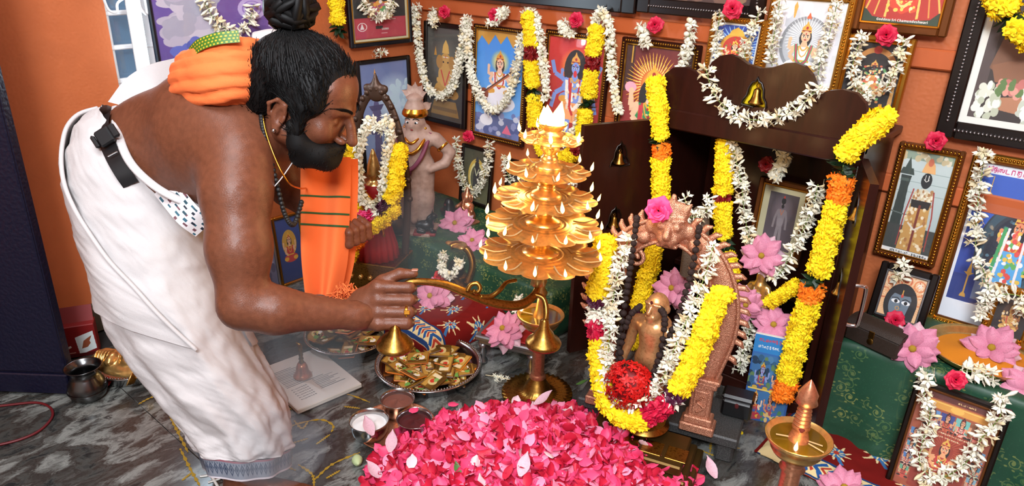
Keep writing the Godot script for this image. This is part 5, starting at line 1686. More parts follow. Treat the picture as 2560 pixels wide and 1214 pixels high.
	put(s, "pedestal", lathe([[0.0, 0.0], [0.06, 0.0], [0.062, 0.006], [0.05, 0.012], [0.052, 0.018], [0.0, 0.02]], 24), M.old_brass, Vector3(0, -0.004, 0))
	var pl := thing("brass_plinth", "engraved square brass plinth below the copper saint", "plinth", Vector3(-0.6929, 0, -1.3233))
	pl.basis = bs
	put(pl, "slab", rbox(Vector3(0.24, 0.028, 0.13), 0.004), M.dull_brass, Vector3(0.0, 0.064, 0))
	put(pl, "step", rbox(Vector3(0.27, 0.02, 0.16), 0.004), M.dull_brass, Vector3(0.0, 0.04, 0))
	put(pl, "step", rbox(Vector3(0.3, 0.03, 0.19), 0.004), M.dull_brass, Vector3(0.0, 0.015, 0))
	for i in 3: put(pl, "engraved_panel", rbox(Vector3(0.05, 0.003, 0.05), 0.001), M.old_brass, Vector3(0.1 - i * 0.06, 0.079, 0.02))
	# strings hung over the arch. Each point is given across the arch, above its foot, and before it
	garland("marigold_garland", "big marigold garland with mauve, white and red bands looped over the copper arch", [Vector3(-0.8536, 0.553, -1.3484), Vector3(-0.8448, 0.4677, -1.3302), Vector3(-0.8435, 0.3748, -1.3201), Vector3(-0.8247, 0.2949, -1.3153), Vector3(-0.8013, 0.2197, -1.3014), Vector3(-0.7524, 0.1579, -1.2847), Vector3(-0.6837, 0.1553, -1.2843), Vector3(-0.6262, 0.2168, -1.3119), Vector3(-0.5978, 0.2918, -1.3309), Vector3(-0.5887, 0.354, -1.3545), Vector3(-0.578, 0.441, -1.3785), Vector3(-0.5698, 0.5032, -1.4018)], [[0.15, "y"], [0.19, "m"], [0.22, "w"], [0.28, "h"], [0.58, "y"], [0.66, "h"], [0.685, "w"], [0.72, "m"], [1.0, "y"]], 0.029, "garland", "marigold garlands")
	jasmine("tuberose_string", "white starry flower string looped inside the marigolds of the copper arch", [Vector3(-0.797, 0.5797, -1.3653), Vector3(-0.8002, 0.4919, -1.333), Vector3(-0.7967, 0.3949, -1.3132), Vector3(-0.784, 0.2866, -1.2961), Vector3(-0.7812, 0.2014, -1.2865), Vector3(-0.702, 0.1917, -1.2893), Vector3(-0.65, 0.2648, -1.3153), Vector3(-0.6349, 0.3618, -1.3407), Vector3(-0.617, 0.4613, -1.3669), Vector3(-0.614, 0.5307, -1.3991), Vector3(-0.6141, 0.5924, -1.4199)], 0.011, 0, 0.95)
	for q in [["left", [Vector3(-0.7854, 0.6217, -1.3688), Vector3(-0.7773, 0.5346, -1.3503), Vector3(-0.7741, 0.4372, -1.3356), Vector3(-0.7711, 0.3145, -1.3209), Vector3(-0.7613, 0.232, -1.3134)]], ["right", [Vector3(-0.6492, 0.6237, -1.4095), Vector3(-0.6448, 0.5237, -1.3899), Vector3(-0.6516, 0.4177, -1.367), Vector3(-0.6696, 0.3237, -1.3459), Vector3(-0.6807, 0.2394, -1.327)]], ["inner", [Vector3(-0.7376, 0.4219, -1.3413), Vector3(-0.7538, 0.3866, -1.3208), Vector3(-0.7559, 0.2813, -1.3098), Vector3(-0.696, 0.2115, -1.312), Vector3(-0.6672, 0.3121, -1.3258), Vector3(-0.6723, 0.4081, -1.3452), Vector3(-0.6928, 0.428, -1.3547)]]]:
		var m := thing("rudraksha_string", {"left": "string of brown rudraksha beads down the left side of the copper arch", "right": "string of brown rudraksha beads down the right side of the copper arch", "inner": "rudraksha bead necklace hung round the copper saint"}[q[0]], "bead string", Vector3.ZERO, Vector3.ZERO, "rudraksha strings")
		var len := 0.0
		var p: PackedVector3Array = spline(q[1], 80)
		for i in 80: len += p[i].distance_to(p[i + 1])
		var n := int(len / 0.0145)
		for i in n + 1: put(m, "bead", K.bead, M.bead, p[int(80.0 * i / n)], Vector3(rng.randf() * 360, rng.randf() * 360, 0), Vector3.ONE * rng.randf_range(1.3, 1.55))
		put(m, "cord", sweep(p, 0.0015, 4), M.dark_bead)
	rose("bright pink rose pinned to the crown of the copper arch", Vector3(-0.7287, 0.6571, -1.3648), Vector3(0.2861, 0, 0.9582) + Vector3(0, 0.2, 0), M.rose_pink, 1.05)
	# bunch of red ixora: each floret has four pointed petals
	var ix := thing("ixora_bunch", "bunch of bright red ixora florets at the saint's feet", "flowers", Vector3(-0.7186, 0.2321, -1.2948))
	var l := []
	ring_of(l, petal_mesh(0.011, 0.006, 0.1, 1.0, 2, 2), 4, 1.3, 0.0005, 0.0, 0.0, 1.0, 0.1)
	l.append(lathe([[0.0006, -0.015], [0.0009, 0.0]], 4))
	K["ixora"] = join(l)
	for i in 230:
		var d := Vector3(rng.randf_range(-1, 1), rng.randf_range(-0.9, 1), rng.randf_range(-0.35, 1)).normalized()
		put(ix, "floret", K.ixora, M.ixora, bs * (d * Vector3(0.058, 0.066, 0.036) * rng.randf_range(0.85, 1.05)), Vector3.ZERO).basis = bs * frame_of(d) * Basis(Vector3.UP, rng.randf() * 6.0) * Basis.from_scale(Vector3.ONE * rng.randf_range(0.9, 1.25))
	put(ix, "core", ball(0.03, 12, 8), M.rose_red, Vector3.ZERO, Vector3.ZERO, Vector3(1.45, 1.6, 0.9))
	# stone finger behind the arch
	var sf := thing("stone_idol", "rounded brown stone idol with a red dot standing behind the copper arch", "idol", Vector3(-0.8051, 0.4277, -1.74))
	put(sf, "stone", lathe([[0.0, -0.08], [0.034, -0.08], [0.034, 0.0], [0.031, 0.06], [0.026, 0.1], [0.016, 0.118], [0.0, 0.122]], 20), M.stone)
	put(sf, "red_dot", ball(0.006, 8, 5), M.kumkum, Vector3(-0.01, 0.1, 0.024))
	jasmine("tuberose_string", "white flowers hung round the rounded stone idol", [Vector3(-0.8413, 0.5788, -1.71), Vector3(-0.8174, 0.5301, -1.7), Vector3(-0.7701, 0.554, -1.7), Vector3(-0.7731, 0.5956, -1.71)], 0.012, 0, 0.9)
	var bk := thing("printed_booklet", "blue picture booklet standing against the cabinet front", "book", Vector3(-0.529, 0, -1.7128))
	bk.basis = Basis(Vector3(0.9483, 0, -0.3173), Vector3.UP, Vector3(0.3173, 0, 0.9483)) * Basis(Vector3.RIGHT, -0.06)
	var bw := 0.1121
	put(bk, "pages", rbox(Vector3(bw, 0.2571, 0.012), 0.001), M.paper, Vector3(0, 0.1285, -0.006))
	put(bk, "cover", rect_uv(bw, 0.2571), M.booklet, Vector3(0, 0.1285, 0.0008))
	var bb := thing("black_box", "small black lacquered box with a red mark beside the granite stool", "box", Vector3(-0.5577, 0.08, -1.5832))
	bb.basis = bs
	put(bb, "body", rbox(Vector3(0.075, 0.05, 0.05), 0.006), M.black_stone, Vector3(0.0, 0.026, 0.0))
	put(bb, "lid", rbox(Vector3(0.08, 0.016, 0.055), 0.006), M.black_stone, Vector3(0, 0.058, 0))
	put(bb, "red_mark", ball(0.008, 8, 5), M.kumkum, Vector3(0, 0.04, 0.026), Vector3.ZERO, Vector3(0.7, 1, 0.3))

func rect_uv(w: float, h: float) -> ArrayMesh:
	# upright sheet facing +z, picture the right way up
	var v := PackedVector3Array([Vector3(-w / 2, h / 2, 0), Vector3(w / 2, h / 2, 0), Vector3(w / 2, -h / 2, 0), Vector3(-w / 2, -h / 2, 0)])
	return am(v, PackedInt32Array([0, 1, 2, 0, 2, 3]), PackedVector2Array([Vector2(0, 0), Vector2(1, 0), Vector2(1, 1), Vector2(0, 1)]))

# ---------------------------------------------------------------- framed pictures
# at: middle of the bottom edge; bw: width of the moulding; mw: width of the pale mount; side: faces along +x instead of +z
func frame(label: String, at: Vector3, w: float, h: float, lean: float, print_: Material, moulding: Material, bw := 0.018, mw := 0.0, mount: Material = null, beads: Material = null, side := false, lip: Material = null) -> Node3D:
	var o := thing("picture_frame", label, "picture", at)
	o.basis = Basis(Vector3.UP, PI / 2 if side else 0.0) * Basis(Vector3.RIGHT, -deg_to_rad(lean))
	var d := 0.018
	put(o, "backing", rbox(Vector3(w - 0.004, h - 0.004, 0.004), 0.0), M.dark_wood, Vector3(0, h / 2, 0.003))
	for s in [-1.0, 1.0]:
		put(o, "rail", rbox(Vector3(bw, h, d), 0.0035), moulding, Vector3((w - bw) / 2 * s, h / 2, d / 2))
		put(o, "rail", rbox(Vector3(w - bw * 2, bw, d), 0.0035), moulding, Vector3(0, h / 2 + (h - bw) / 2 * s, d / 2))
	var iw := w - bw * 2
	var ih := h - bw * 2
	if mount:
		put(o, "mount", rbox(Vector3(iw, ih, 0.003), 0.0), mount, Vector3(0, h / 2, 0.0068))
	put(o, "print", rect_uv(iw - mw * 2, ih - mw * 2), print_, Vector3(0, h / 2, 0.0087))
	put(o, "glass", rbox(Vector3(iw, ih, 0.0015), 0.0), M.clear_glass, Vector3(0, h / 2, 0.0115))
	if lip:
		var l := []
		for s in [-1.0, 1.0]:
			l.append(bx(Vector3((iw / 2 - 0.002) * s, h / 2, 0.014), Vector3(0.005, ih, 0.005), 0.001))
			l.append(bx(Vector3(0, h / 2 + (ih / 2 - 0.002) * s, 0.014), Vector3(iw, 0.005, 0.005), 0.001))
		put(o, "inner_trim", join(l), lip)
	if beads:
		var l := []
		var b := ball(0.0038, 6, 4)
		var nx := int(iw / 0.0085)
		var ny := int(ih / 0.0085)
		for s in [-1.0, 1.0]:
			for i in nx + 1: l.append([b, Transform3D(Basis().scaled(Vector3(1, 1.3, 0.8)), Vector3(-iw / 2 + iw * i / nx, h / 2 + (h - bw) / 2 * s, d))])
			for i in ny + 1: l.append([b, Transform3D(Basis().scaled(Vector3(1.3, 1, 0.8)), Vector3((w - bw) / 2 * s, h / 2 - ih / 2 + ih * i / ny, d))])
		put(o, "bead_moulding", join(l), beads).set_meta("kind", "stuff")
	return o

func lettering(par: Node, text: String, w: float, m: Material, pos: Vector3, bold := true) -> void:
	var t := TextMesh.new()
	var f := SystemFont.new()
	f.font_names = PackedStringArray(["Droid Sans"])
	f.font_weight = 700 if bold else 400
	t.font = f
	t.text = text
	t.font_size = 32
	t.pixel_size = 0.001
	t.depth = 0.01
	var k := w / t.get_aabb().size.x
	put(par, "lettering", t, m, pos, Vector3.ZERO, Vector3(k, k, 0.02))

func frames() -> void:
	var dk: Material = M.dark_wood
	var gd: Material = M.frame_gold
	# along the back wall, above the left ledge
	frame("dark framed picture of a golden elephant headed deity nearest the room corner", Vector3(-2.1591, 0.4802, -2.095), 0.2506, 0.4108, 2, pic(128, 224, "b 4a4a44 2c2420;h .5 .35 .4 .5 6a6a60;q 0 .86 1 .14 3a2a18;p 8a6424 .1 .95 .2 .78 .8 .78 .9 .95;p 6a4a1a .16 .86 .84 .86 .84 .9 .16 .9;e .5 .66 .3 .17 b88a3c;e .26 .7 .13 .09 a87830;e .74 .7 .13 .09 a87830;e .5 .5 .2 .24 c89a4c;e .5 .36 .15 .17 c89a4c;e .33 .36 .09 .13 b08038;e .67 .36 .09 .13 b08038;l c89a4c .08 .5 .42 .48 .52 .42 .58;p d8ae5a .4 .27 .43 .18 .5 .12 .57 .18 .6 .27;e .44 .36 .02 .015 201008;e .56 .36 .02 .015 201008;l e8e4dc .015 .42 .31 .58 .31;l c04030 .02 .5 .29 .5 .32;l c03828 .03 .38 .45 .5 .62 .62 .45;p c08a30 .18 .3 .22 .2 .26 .3;p c08a30 .74 .3 .78 .2 .82 .3;e .3 .56 .05 .05 c89a4c;e .7 .56 .05 .05 c89a4c"), dk, 0.02)
	var fB := frame("gold trimmed picture of a goddess in white playing a long lute on blue", Vector3(-1.8627, 0.4666, -2.095), 0.2781, 0.4371, 2, pic(160, 288, "b 2f86dc 7ab4e8;p c8902a 0 0 1 0 1 .14 .9 .06 .75 .14 .62 .04 .5 .12 .38 .04 .25 .14 .1 .06 0 .14;q 0 .8 1 .2 5a6a9a;d 4 40 0 .75 1 1 .06 8a94c0 6878b0 c8ccdc 4a5a90;h .5 .28 .2 .2 ffe070;F .5 .3 .075 ecc0a0 e8e6ea d89a30;e .5 .66 .34 .16 e4e2ec;l b05a28 .05 .12 .62 .9 .3;e .18 .6 .1 .1 8a3c1c;l 3a1a10 .02 .14 .6 .88 .3;e .25 .85 .14 .1 f0f0f4;l f0f0f4 .04 .25 .82 .16 .7 .2 .64;p e87090 .6 .95 .7 .86 .8 .95"), M.wood, 0.016, 0.0, null, gd, false, gd)
	frame("gold trimmed picture of a blue skinned goddess with many arms on red", Vector3(-1.5085, 0.4455, -2.095), 0.2764, 0.4702, 2, pic(176, 320, "b d42c28 9a2420;h .5 .24 .3 .3 ffb038;h .5 .24 .18 .18 fff090;l 7c98dc .07 .4 .36 .14 .3 .08 .2;l 7c98dc .07 .6 .36 .86 .3 .94 .2;l 7c98dc .07 .4 .38 .16 .46 .1 .58;l 7c98dc .07 .6 .38 .84 .46 .9 .58;e .5 .26 .2 .3 180c10;F .5 .24 .075 7c98dc 7c98dc e0a040;p f0a468 .3 .52 .7 .52 .78 .68 .22 .68;l d88c50 .02 .36 .53 .3 .67;l d88c50 .02 .5 .53 .5 .67;l d88c50 .02 .64 .53 .7 .67;l 7c98dc .09 .42 .66 .4 .9;l 7c98dc .09 .58 .66 .62 .9;l f0e8d8 .05 .36 .34 .38 .5 .5 .58 .62 .5 .64 .34;d 8 16 .36 .36 .64 .58 .03 f4ecdc e0d4c0;l c02020 .04 .44 .36 .44 .56 .5 .62;e .5 .285 .03 .05 d02030;e .5 .96 .4 .08 d8b080"), M.wood, 0.016, 0.0, null, gd, false, gd)
	frame("gold trimmed picture of a crowned goddess before golden rays among pink lotuses", Vector3(-1.1813, 0.4978, -2.095), 0.2859, 0.4237, 2, pic(224, 336, "b 6a1814 b02420;q 0 0 .14 .4 3c100e;q .86 0 .14 .4 3c100e;y .45 .33 .2 .42 48 f8c038;h .45 .33 .3 .3 e83818;h .45 .31 .22 .22 ffd848;y .45 .31 .18 .3 40 ffe880;e .12 .36 .09 .07 f8b0c4;e .8 .36 .09 .07 f8b0c4;l f0c09a .07 .27 .56 .17 .56 .15 .44;p 2c9a58 .22 .52 .68 .52 .8 1 .1 1;e .45 .42 .19 .24 160a0a;F .45 .345 .1 f4cca6 2a9a60 e8b038;d 9 60 .27 .52 .63 .75 .02 e8b840 c03030 f0e0a0;l e0b040 .04 .31 .5 .35 .68 .45 .76 .55 .68 .59 .5;q .28 .5 .07 .16 d83848;d 3 8 .05 .85 .3 1 .07 f090b0 e070a0;l d0a030 .02 .1 0 .1 .16;l d0a030 .02 .9 0 .9 .16"), M.wood, 0.018, 0.0, null, gd, false, gd)
	# above the cabinet
	frame("small gold frame with a red enshrined deity before blue rays", Vector3(-0.9161, 0.8539, -2.06), 0.1690, 0.1616, 6, pic(160, 224, "b 2448a8 3a78d0;y .5 .5 .1 .7 36 9ac8f0;e .5 .52 .38 .48 d8a030;e .5 .54 .3 .4 c03020;p e8b840 .3 .24 .36 .12 .5 .04 .64 .12 .7 .24;F .5 .5 .07 f0c8a0 d84030 f0c840;d 3 40 .25 .3 .75 .9 .02 f0d060 40a040 e06030;l d8a030 .08 .14 .5 .14 .95;l d8a030 .08 .86 .5 .86 .95"), gd, 0.016, 0.006, M.white_print, M.gold)
	frame("large gold frame with a white seated deity inside a grey ring", Vector3(-0.7207, 0.8355, -2.06), 0.2279, 0.2597, 6, pic(224, 256, "b d4d6d8 e4e4e6;d 5 50 0 0 1 1 .12 dcdee2 c8ccd2 e8e8ec;q .05 0 .1 1 ececf0;q .85 0 .1 1 ececf0;e .5 .52 .38 .4 8a8e92;e .5 .52 .33 .35 b4b8bc;y .5 .44 .1 .32 40 e8ecf0;F .5 .42 .072 e0b890 f0f0f0 d8a840;l 40a050 .05 .38 .52 .42 .72 .5 .78 .58 .72 .62 .52;l c04060 .025 .38 .52 .42 .72 .5 .78 .58 .72 .62 .52;e .5 .82 .1 .07 3060b0;q .28 .78 .44 .03 d8a030;p e06030 .46 .2 .5 .12 .54 .2;p d8a040 .24 .06 .27 .0 .3 .06 .28 .2 .26 .2;p d8a040 .74 .06 .77 .0 .8 .06 .78 .2 .76 .2"), gd, 0.02, 0.004, M.white_print, M.gold)
	frame("gold frame with a black jewelled deity under a golden arch", Vector3(-0.5327, 0.8015, -2.07), 0.1706, 0.2002, 6, pic(176, 240, "b 14121a 1c1410;o .5 .45 .4 .5 .22 c88840;e .5 .47 .3 .38 18100c;F .5 .4 .06 1c1414 c89050 e0a850;d 6 90 .3 .35 .7 .85 .025 e8c080 f0e8d8 d06040 60a060;l e0d0b0 .03 .3 .45 .36 .8 .64 .8 .7 .45;p d09a50 .88 .5 .92 .5 .94 .95 .86 .95;e .5 .12 .07 .08 c03020;d 7 40 .2 .55 .8 .95 .04 f0d8b0 c88040 e8e0d0"), gd, 0.014, 0.0, null, null, false, M.gold)
	var ch := frame("large gold and brown frame showing a goddess in a red pleated gown, lettered below", Vector3(-0.5005, 1.0108, -2.095), 0.2280, 0.2552, 2, pic(224, 256, "b 2c1410 1c3a20;p b02818 .1 .4 .9 .4 1 .8 .86 .92 .5 .96 .14 .92 0 .8;l e8b050 .025 .12 .6 .04 .84;l e8b050 .02 .22 .6 .16 .9;l d89040 .02 .78 .6 .84 .9;l e8b050 .025 .88 .6 .96 .84;l f0c060 .03 .32 .6 .3 .92;l f0c060 .03 .68 .6 .7 .92;p d04020 .3 .4 .7 .4 .66 .8 .5 .88 .34 .8;l f0d080 .04 .36 .5 .42 .74 .5 .8 .58 .74 .64 .5;d 2 40 .3 .5 .7 .86 .025 f0c858 e05028 f8e0a0;F .5 .2 .08 e0a878 c03020 e8b040"), M.frame_bronze, 0.02, 0.0, null, null, false, M.gold)
	lettering(ch, "Goddess Sri Chamundeshwari", 0.12, M.white_print, Vector3(0.005, 0.031, 0.0098))
	var bp := frame("very large black frame with silver rope trim holding a garlanded portrait photograph", Vector3(-0.2056, 0.774, -2.09), 0.3020, 0.4325, 2, pic(256, 320, "b 3a2c28 2a201c;q 0 0 .12 1 4a3c3a;p 7a5238 .1 .62 .2 .3 .42 .2 .6 .5 .3 .7;p 8a5c3e .12 .6 .3 .56 .9 .56 1 .66 .6 .74 .2 .72;p b07a58 .2 .84 .6 .8 .9 .86 .7 .95 .3 .92;d 3 60 .05 .74 .3 1 .04 d8dccc e8ecde b8c0a8;d 5 70 .55 .72 1 1 .05 e0e4d8 f0f0e8 c0c8b8;d 6 30 .25 .7 .5 .8 .04 c07068 5a7a40 d89888;d 9 60 .4 0 1 .3 .05 e8c820 d8b010 508030;p 54382c .3 .2 .5 .15 .5 .45 .4 .5"), dk, 0.042, 0.016, M.white_print, M.silver)
	# hung and leaning right of the cabinet
	var nr := frame("bronze framed picture of a black faced deity standing before a temple wall", Vector3(-0.3572, 0.4197, -2.1), 0.1548, 0.3208, 2, pic(192, 320, "b c8d4d0 a8b8b8;q 0 0 1 .1 8fa08c;d 2 20 0 0 1 .09 .05 c8b890 e0d8c0 a0b090;l 98a8a4 .01 0 .2 1 .2;l 98a8a4 .01 0 .3 1 .3;l 98a8a4 .01 0 .4 1 .4;l 98a8a4 .01 .5 .1 .5 .5;p 28342e .04 .95 .08 .35 .06 .25 .26 .25 .24 .35 .28 .95;p 34423a .02 .24 .3 .24 .26 .18 .06 .18;p 34423a .1 .18 .16 .08 .22 .18;q .08 .28 .16 .03 485850;l 606c66 .02 0 .6 .4 .62;q 0 .72 1 .28 383c38;e .55 .5 .2 .26 d8d0b8;e .55 .27 .1 .12 141818;p e8b070 .42 .2 .46 .12 .55 .06 .64 .12 .68 .2;e .55 .1 .05 .06 d07050;l f0ece0 .012 .5 .26 .55 .28 .6 .26;l f0ece0 .012 .52 .22 .52 .27;l f0ece0 .012 .58 .22 .58 .27;d 5 60 .38 .36 .74 .5 .03 f0e8d0 d8c8a0 b08050;p c89850 .36 .5 .74 .5 .8 .95 .3 .95;p 201814 .36 .46 .74 .46 .72 .53 .38 .53;l a03830 .025 .36 .36 .3 .6 .28 .92;l a03830 .025 .74 .36 .82 .6 .84 .92;d 8 50 .32 .52 .78 .92 .03 e0c890 b07840 f0e0c0;l 7a3020 .05 .55 .5 .55 .95;l e0d8c8 .03 .4 .68 .55 .74 .7 .68;q 0 .955 1 .045 e4e8e6;T .2 .963 .05 202830 snrcimr-namkkl"), M.frame_bronze, 0.014, 0.0, null, M.gold, false, M.gold)
	frame("tall gold framed picture of a garlanded deity in a dark arch on blue, lettered above", Vector3(-0.1504, 0.2763, -2.09), 0.2288, 0.4700, 4, pic(288, 480, "b e2e6ea dfe3ea;q .06 .07 .88 .8 1c3f9a;q .06 .07 .88 .3 2a58b8;q .06 .7 .88 .17 16307c;e .62 .5 .4 .5 26303c;o .62 .5 .38 .48 .2 2f4c5c;e .62 .52 .28 .38 0e1a30;d 4 40 .3 .3 .95 .75 .02 50788a 3a5a68;F .64 .36 .06 e09060 d0542c e0b040;p 58a8e0 .48 .5 .8 .5 .88 .78 .42 .78;d 7 90 .44 .38 .84 .72 .025 f0f0f0 e05048 60b060 e8c050;l 40a060 .04 .5 .36 .46 .7;l f0e8e8 .03 .54 .36 .5 .74 .62 .8 .76 .72 .74 .36;p c89840 .2 .84 .28 .84 .27 .82 .25 .81 .25 .7 .3 .68 .18 .68 .23 .7 .23 .81 .21 .82;p c89840 .21 .68 .24 .6 .27 .68;q .34 .72 .2 .12 6a7898;p d0a048 .14 .2 .2 .17 .26 .2 .2 .23;l d0a048 .01 .2 .08 .2 .2;p d0a048 .1 .36 .15 .33 .2 .36 .15 .39;T .1 .025 .062 c02868 saSTAtc;T .52 .9 .05 283048 tAm-srnnik"), gd, 0.02, 0.0, null, M.gold, false, M.frame_bronze)
	frame("dark brown frame with a grey blue goddess face, large eyes and patterned sky", Vector3(-0.3203, 0.2737, -1.985), 0.1401, 0.1629, 14, pic(224, 256, "b ecc8a0 e8b888;o .2 .2 .14 .14 .25 d88050;o .5 .15 .14 .14 .25 d06848;o .82 .2 .14 .14 .25 d88050;o .9 .5 .14 .14 .25 d88050;o .08 .5 .14 .14 .25 c86c4c;e .2 .2 .06 .06 e8e0d0;e .5 .15 .06 .06 c84838;e .82 .2 .06 .06 e8e0d0;d 4 120 0 0 1 .6 .015 c85c40 f4e8d8 e09868;y .5 .55 .3 .55 60 e8a060;e .5 .66 .38 .5 100c10;e .5 .68 .26 .36 6a7a88;p 100c10 .24 .45 .5 .34 .76 .45 .5 .48;p 100c10 .74 .5 .88 .7 .86 1 .66 1;e .38 .62 .1 .05 f0f0f0;e .62 .62 .1 .05 f0f0f0;e .39 .62 .04 .045 101014;e .62 .62 .04 .045 101014;l 101014 .02 .28 .57 .4 .54 .47 .58;l 101014 .02 .53 .58 .6 .54 .72 .57;l 485868 .025 .5 .6 .52 .74;o .46 .76 .05 .05 .3 d89a40;p b84030 .42 .8 .5 .84 .58 .8 .52 .9;e .5 .48 .03 .05 c84030;l d8a040 .03 .5 .36 .5 .46;d 8 30 .3 .9 .7 1 .03 303840 404850"), dk, 0.018, 0.0, null, null, false, M.silver)
	var g12 := frame("small gold frame with a tiny enshrined idol at the right edge behind the turmeric plate", Vector3(-0.0798, 0.3129, -2), 0.1077, 0.1437, 10, pic(160, 192, "b 2a1814 120c0c;e .5 .5 .3 .4 4a3020;F .5 .4 .08 c89850 b08040 d8b060;d 3 40 .2 .3 .8 .9 .04 d0a050 e8d8b0 a06030"), gd, 0.02, 0.0, null, M.gold)
	g12.set_meta("label", "small gold frame with a tiny golden idol behind the turmeric plate")
	frame("black framed print of a seated goddess bordered by small portraits, standing on the floor", Vector3(-0.1071, -0.0084, -1.69), 0.1945, 0.2940, 9, pic(288, 400, "b 8a3420 7a2c1c;q .03 .02 .94 .96 9a4a2c;q .06 .03 .88 .05 5a1c14;q .12 .09 .76 .07 d0943c;q .12 .1 .76 .01 f0c060;e .5 .125 .08 .04 e8b050;q .16 .18 .17 .13 5a8ac0;q .34 .18 .17 .13 303a80;q .52 .18 .17 .13 6ab0a8;q .70 .18 .17 .13 8a5a40;F .245 .215 .026 d09870 e0a080 301810;F .425 .215 .026 d09870 c06040 301810;F .605 .215 .026 d09870 e8b0a0 301810;F .785 .215 .026 d09870 d08070 301810;q .05 .4 .12 .1 4a7ab0;q .05 .52 .12 .1 5a90a8;q .05 .64 .12 .1 4870a8;q .05 .76 .12 .1 60a080;q .83 .4 .12 .1 6a9ac0;q .83 .52 .12 .1 4a8098;q .83 .64 .12 .1 7aa0b0;q .83 .76 .12 .1 5090a0;F .11 .43 .02 d09870 c87050 301810;F .11 .55 .02 d09870 e8e0e0 301810;F .11 .67 .02 d09870 d0a090 301810;F .11 .79 .02 d09870 c05040 301810;F .89 .43 .02 d09870 c87050 301810;F .89 .55 .02 d09870 c0c0a0 301810;F .89 .67 .02 d09870 d0a090 301810;F .89 .79 .02 d09870 c05040 301810;q .19 .34 .62 .6 8e2c18;y .5 .5 .1 .3 30 a84428;T .24 .35 .024 e8d8b0 cmnT-rkStmkAlnrtimcSrk;T .3 .385 .022 e8d8b0 mAlrnk-SticmrkT;l c8a868 .05 .24 .56 .76 .72;F .5 .5 .05 e0a070 a83828 d8a848;d 4 30 .4 .6 .6 .8 .015 50a060 e8d080 f0f0e0;T .48 .045 .03 f0d890 cTm-lSn"), dk, 0.012, 0.0, null, null, false, M.frame_bronze)
	# inside the cabinet
	frame("wooden frame with the grey figure of a standing ascetic in a cream mount", Vector3(-0.697, 0.3233, -2.06), 0.1633, 0.2500, 4, pic(160, 208, "b 4a4044 5c4c54;h .5 .3 .4 .4 7a6a70;e .5 .16 .07 .09 8a7a78;e .5 .13 .075 .07 141012;e .5 .22 .045 .05 1c1616;p 8c8082 .36 .28 .64 .28 .6 .56 .58 .62 .42 .62 .4 .56;l 8c8082 .07 .37 .3 .3 .45 .28 .62;l 8c8082 .07 .63 .3 .7 .45 .72 .62;l 8c8082 .1 .45 .6 .42 .96;l 8c8082 .1 .55 .6 .6 .96;e .5 .5 .11 .1 94888a;l c87048 .02 .44 .28 .5 .38 .56 .28;l 5a5054 .015 .5 .64 .5 .9;e .5 .06 .03 .03 c03020"), M.frame_bronze, 0.016, 0.022, M.cream_mount, null, false, gd)
	# small frame standing on the left ledge against the wall
	frame("small dark frame with a black idol in a golden arch low on the back wall", Vector3(-1.977, 0.1713, -2.09), 0.1772, 0.2467, 5, pic(128, 192, "b 3c3a20 5a5a34;e .5 .5 .32 .5 c8a840;e .5 .52 .26 .42 d8d090;e .5 .54 .22 .38 4a4a30;p 101418 .4 .9 .38 .5 .44 .3 .56 .3 .62 .5 .6 .9;e .5 .28 .08 .1 101418;p 20242a .42 .22 .5 .12 .58 .22;l c8c8a0 .03 .42 .36 .5 .5 .58 .36;q .3 .9 .4 .05 807040"), dk, 0.014)
	frame("small dark frame with white flowers half hidden behind the tiered lamp", Vector3(-1.7264, 0.1969, -2.09), 0.1744, 0.2107, 5, pic(96, 144, "b 3a2a24 2a1c18;F .5 .4 .08 c89870 a05040 c8a050;d 3 30 .2 .5 .8 .9 .05 8a6a4a b09060 6a4a3a"), dk, 0.012)
	# on the side wall
	frame("large purple picture of a deity with pale flowers on the side wall by the window", Vector3(-2.31, 0.7048, -1.2684), 0.5396, 0.3473, 1, pic(320, 320, "b 6a52a8 54408c;d 2 60 .08 .05 .36 .5 .07 b8b4c8 a8a8bc c8c4d4;d 3 40 .1 .5 .4 .75 .05 4a58b0 5a68c0 3a4898;d 4 60 .12 .62 .5 .95 .05 b0a8c4 c4bcd0;q .45 0 .4 1 503a80;e .66 .3 .26 .36 6a4a9a;e .64 .22 .09 .1 8a6ab8;o .64 .22 .1 .11 .3 b8a8d8;o .64 .22 .06 .07 .3 b8a8d8;d 6 60 .5 .4 .85 .9 .03 9888c0 8070b0 c0b8d8;p 7858a8 .5 .6 .9 .6 .95 1 .45 1;d 8 30 .8 0 1 1 .04 4838a0 8878b8 c8c0d8;e .68 .45 .1 .06 5a3c8c"), M.navy_frame, 0.012, 0.0, null, null, true)
	var ay := frame("dark blue framed calendar picture with a red lettered strip on the side wall", Vector3(-2.31, 0.8062, -1.8863), 0.3119, 0.2865, 2, pic(224, 288, "b 1c2422 101414;q .06 .06 .88 .6 0c1212;F .5 .3 .07 8a6a40 a04868 c8a040;d 3 30 .3 .4 .7 .62 .04 c06088 e0a040 60a060 e8e8e0;q 0 .66 1 .34 a82838;q .02 .68 .96 .3 b43444;e .14 .8 .09 .09 e8e0dc;e .14 .8 .075 .075 b43444;p e8e0dc .1 .84 .14 .74 .18 .84;q .4 .8 .14 .05 282018;l d8a0a0 .015 .5 .92 .62 .92"), M.navy_frame, 0.016, 0.012, M.cream_mount, null, true, gd)
	lettering(ay, "Maha Ayurvet Research & Medical Association", 0.125, M.white_print, Vector3(0.012, 0.098, 0.0098))
	lettering(ay, "SARMA", 0.035, M.white_print, Vector3(0.02, 0.062, 0.0098))
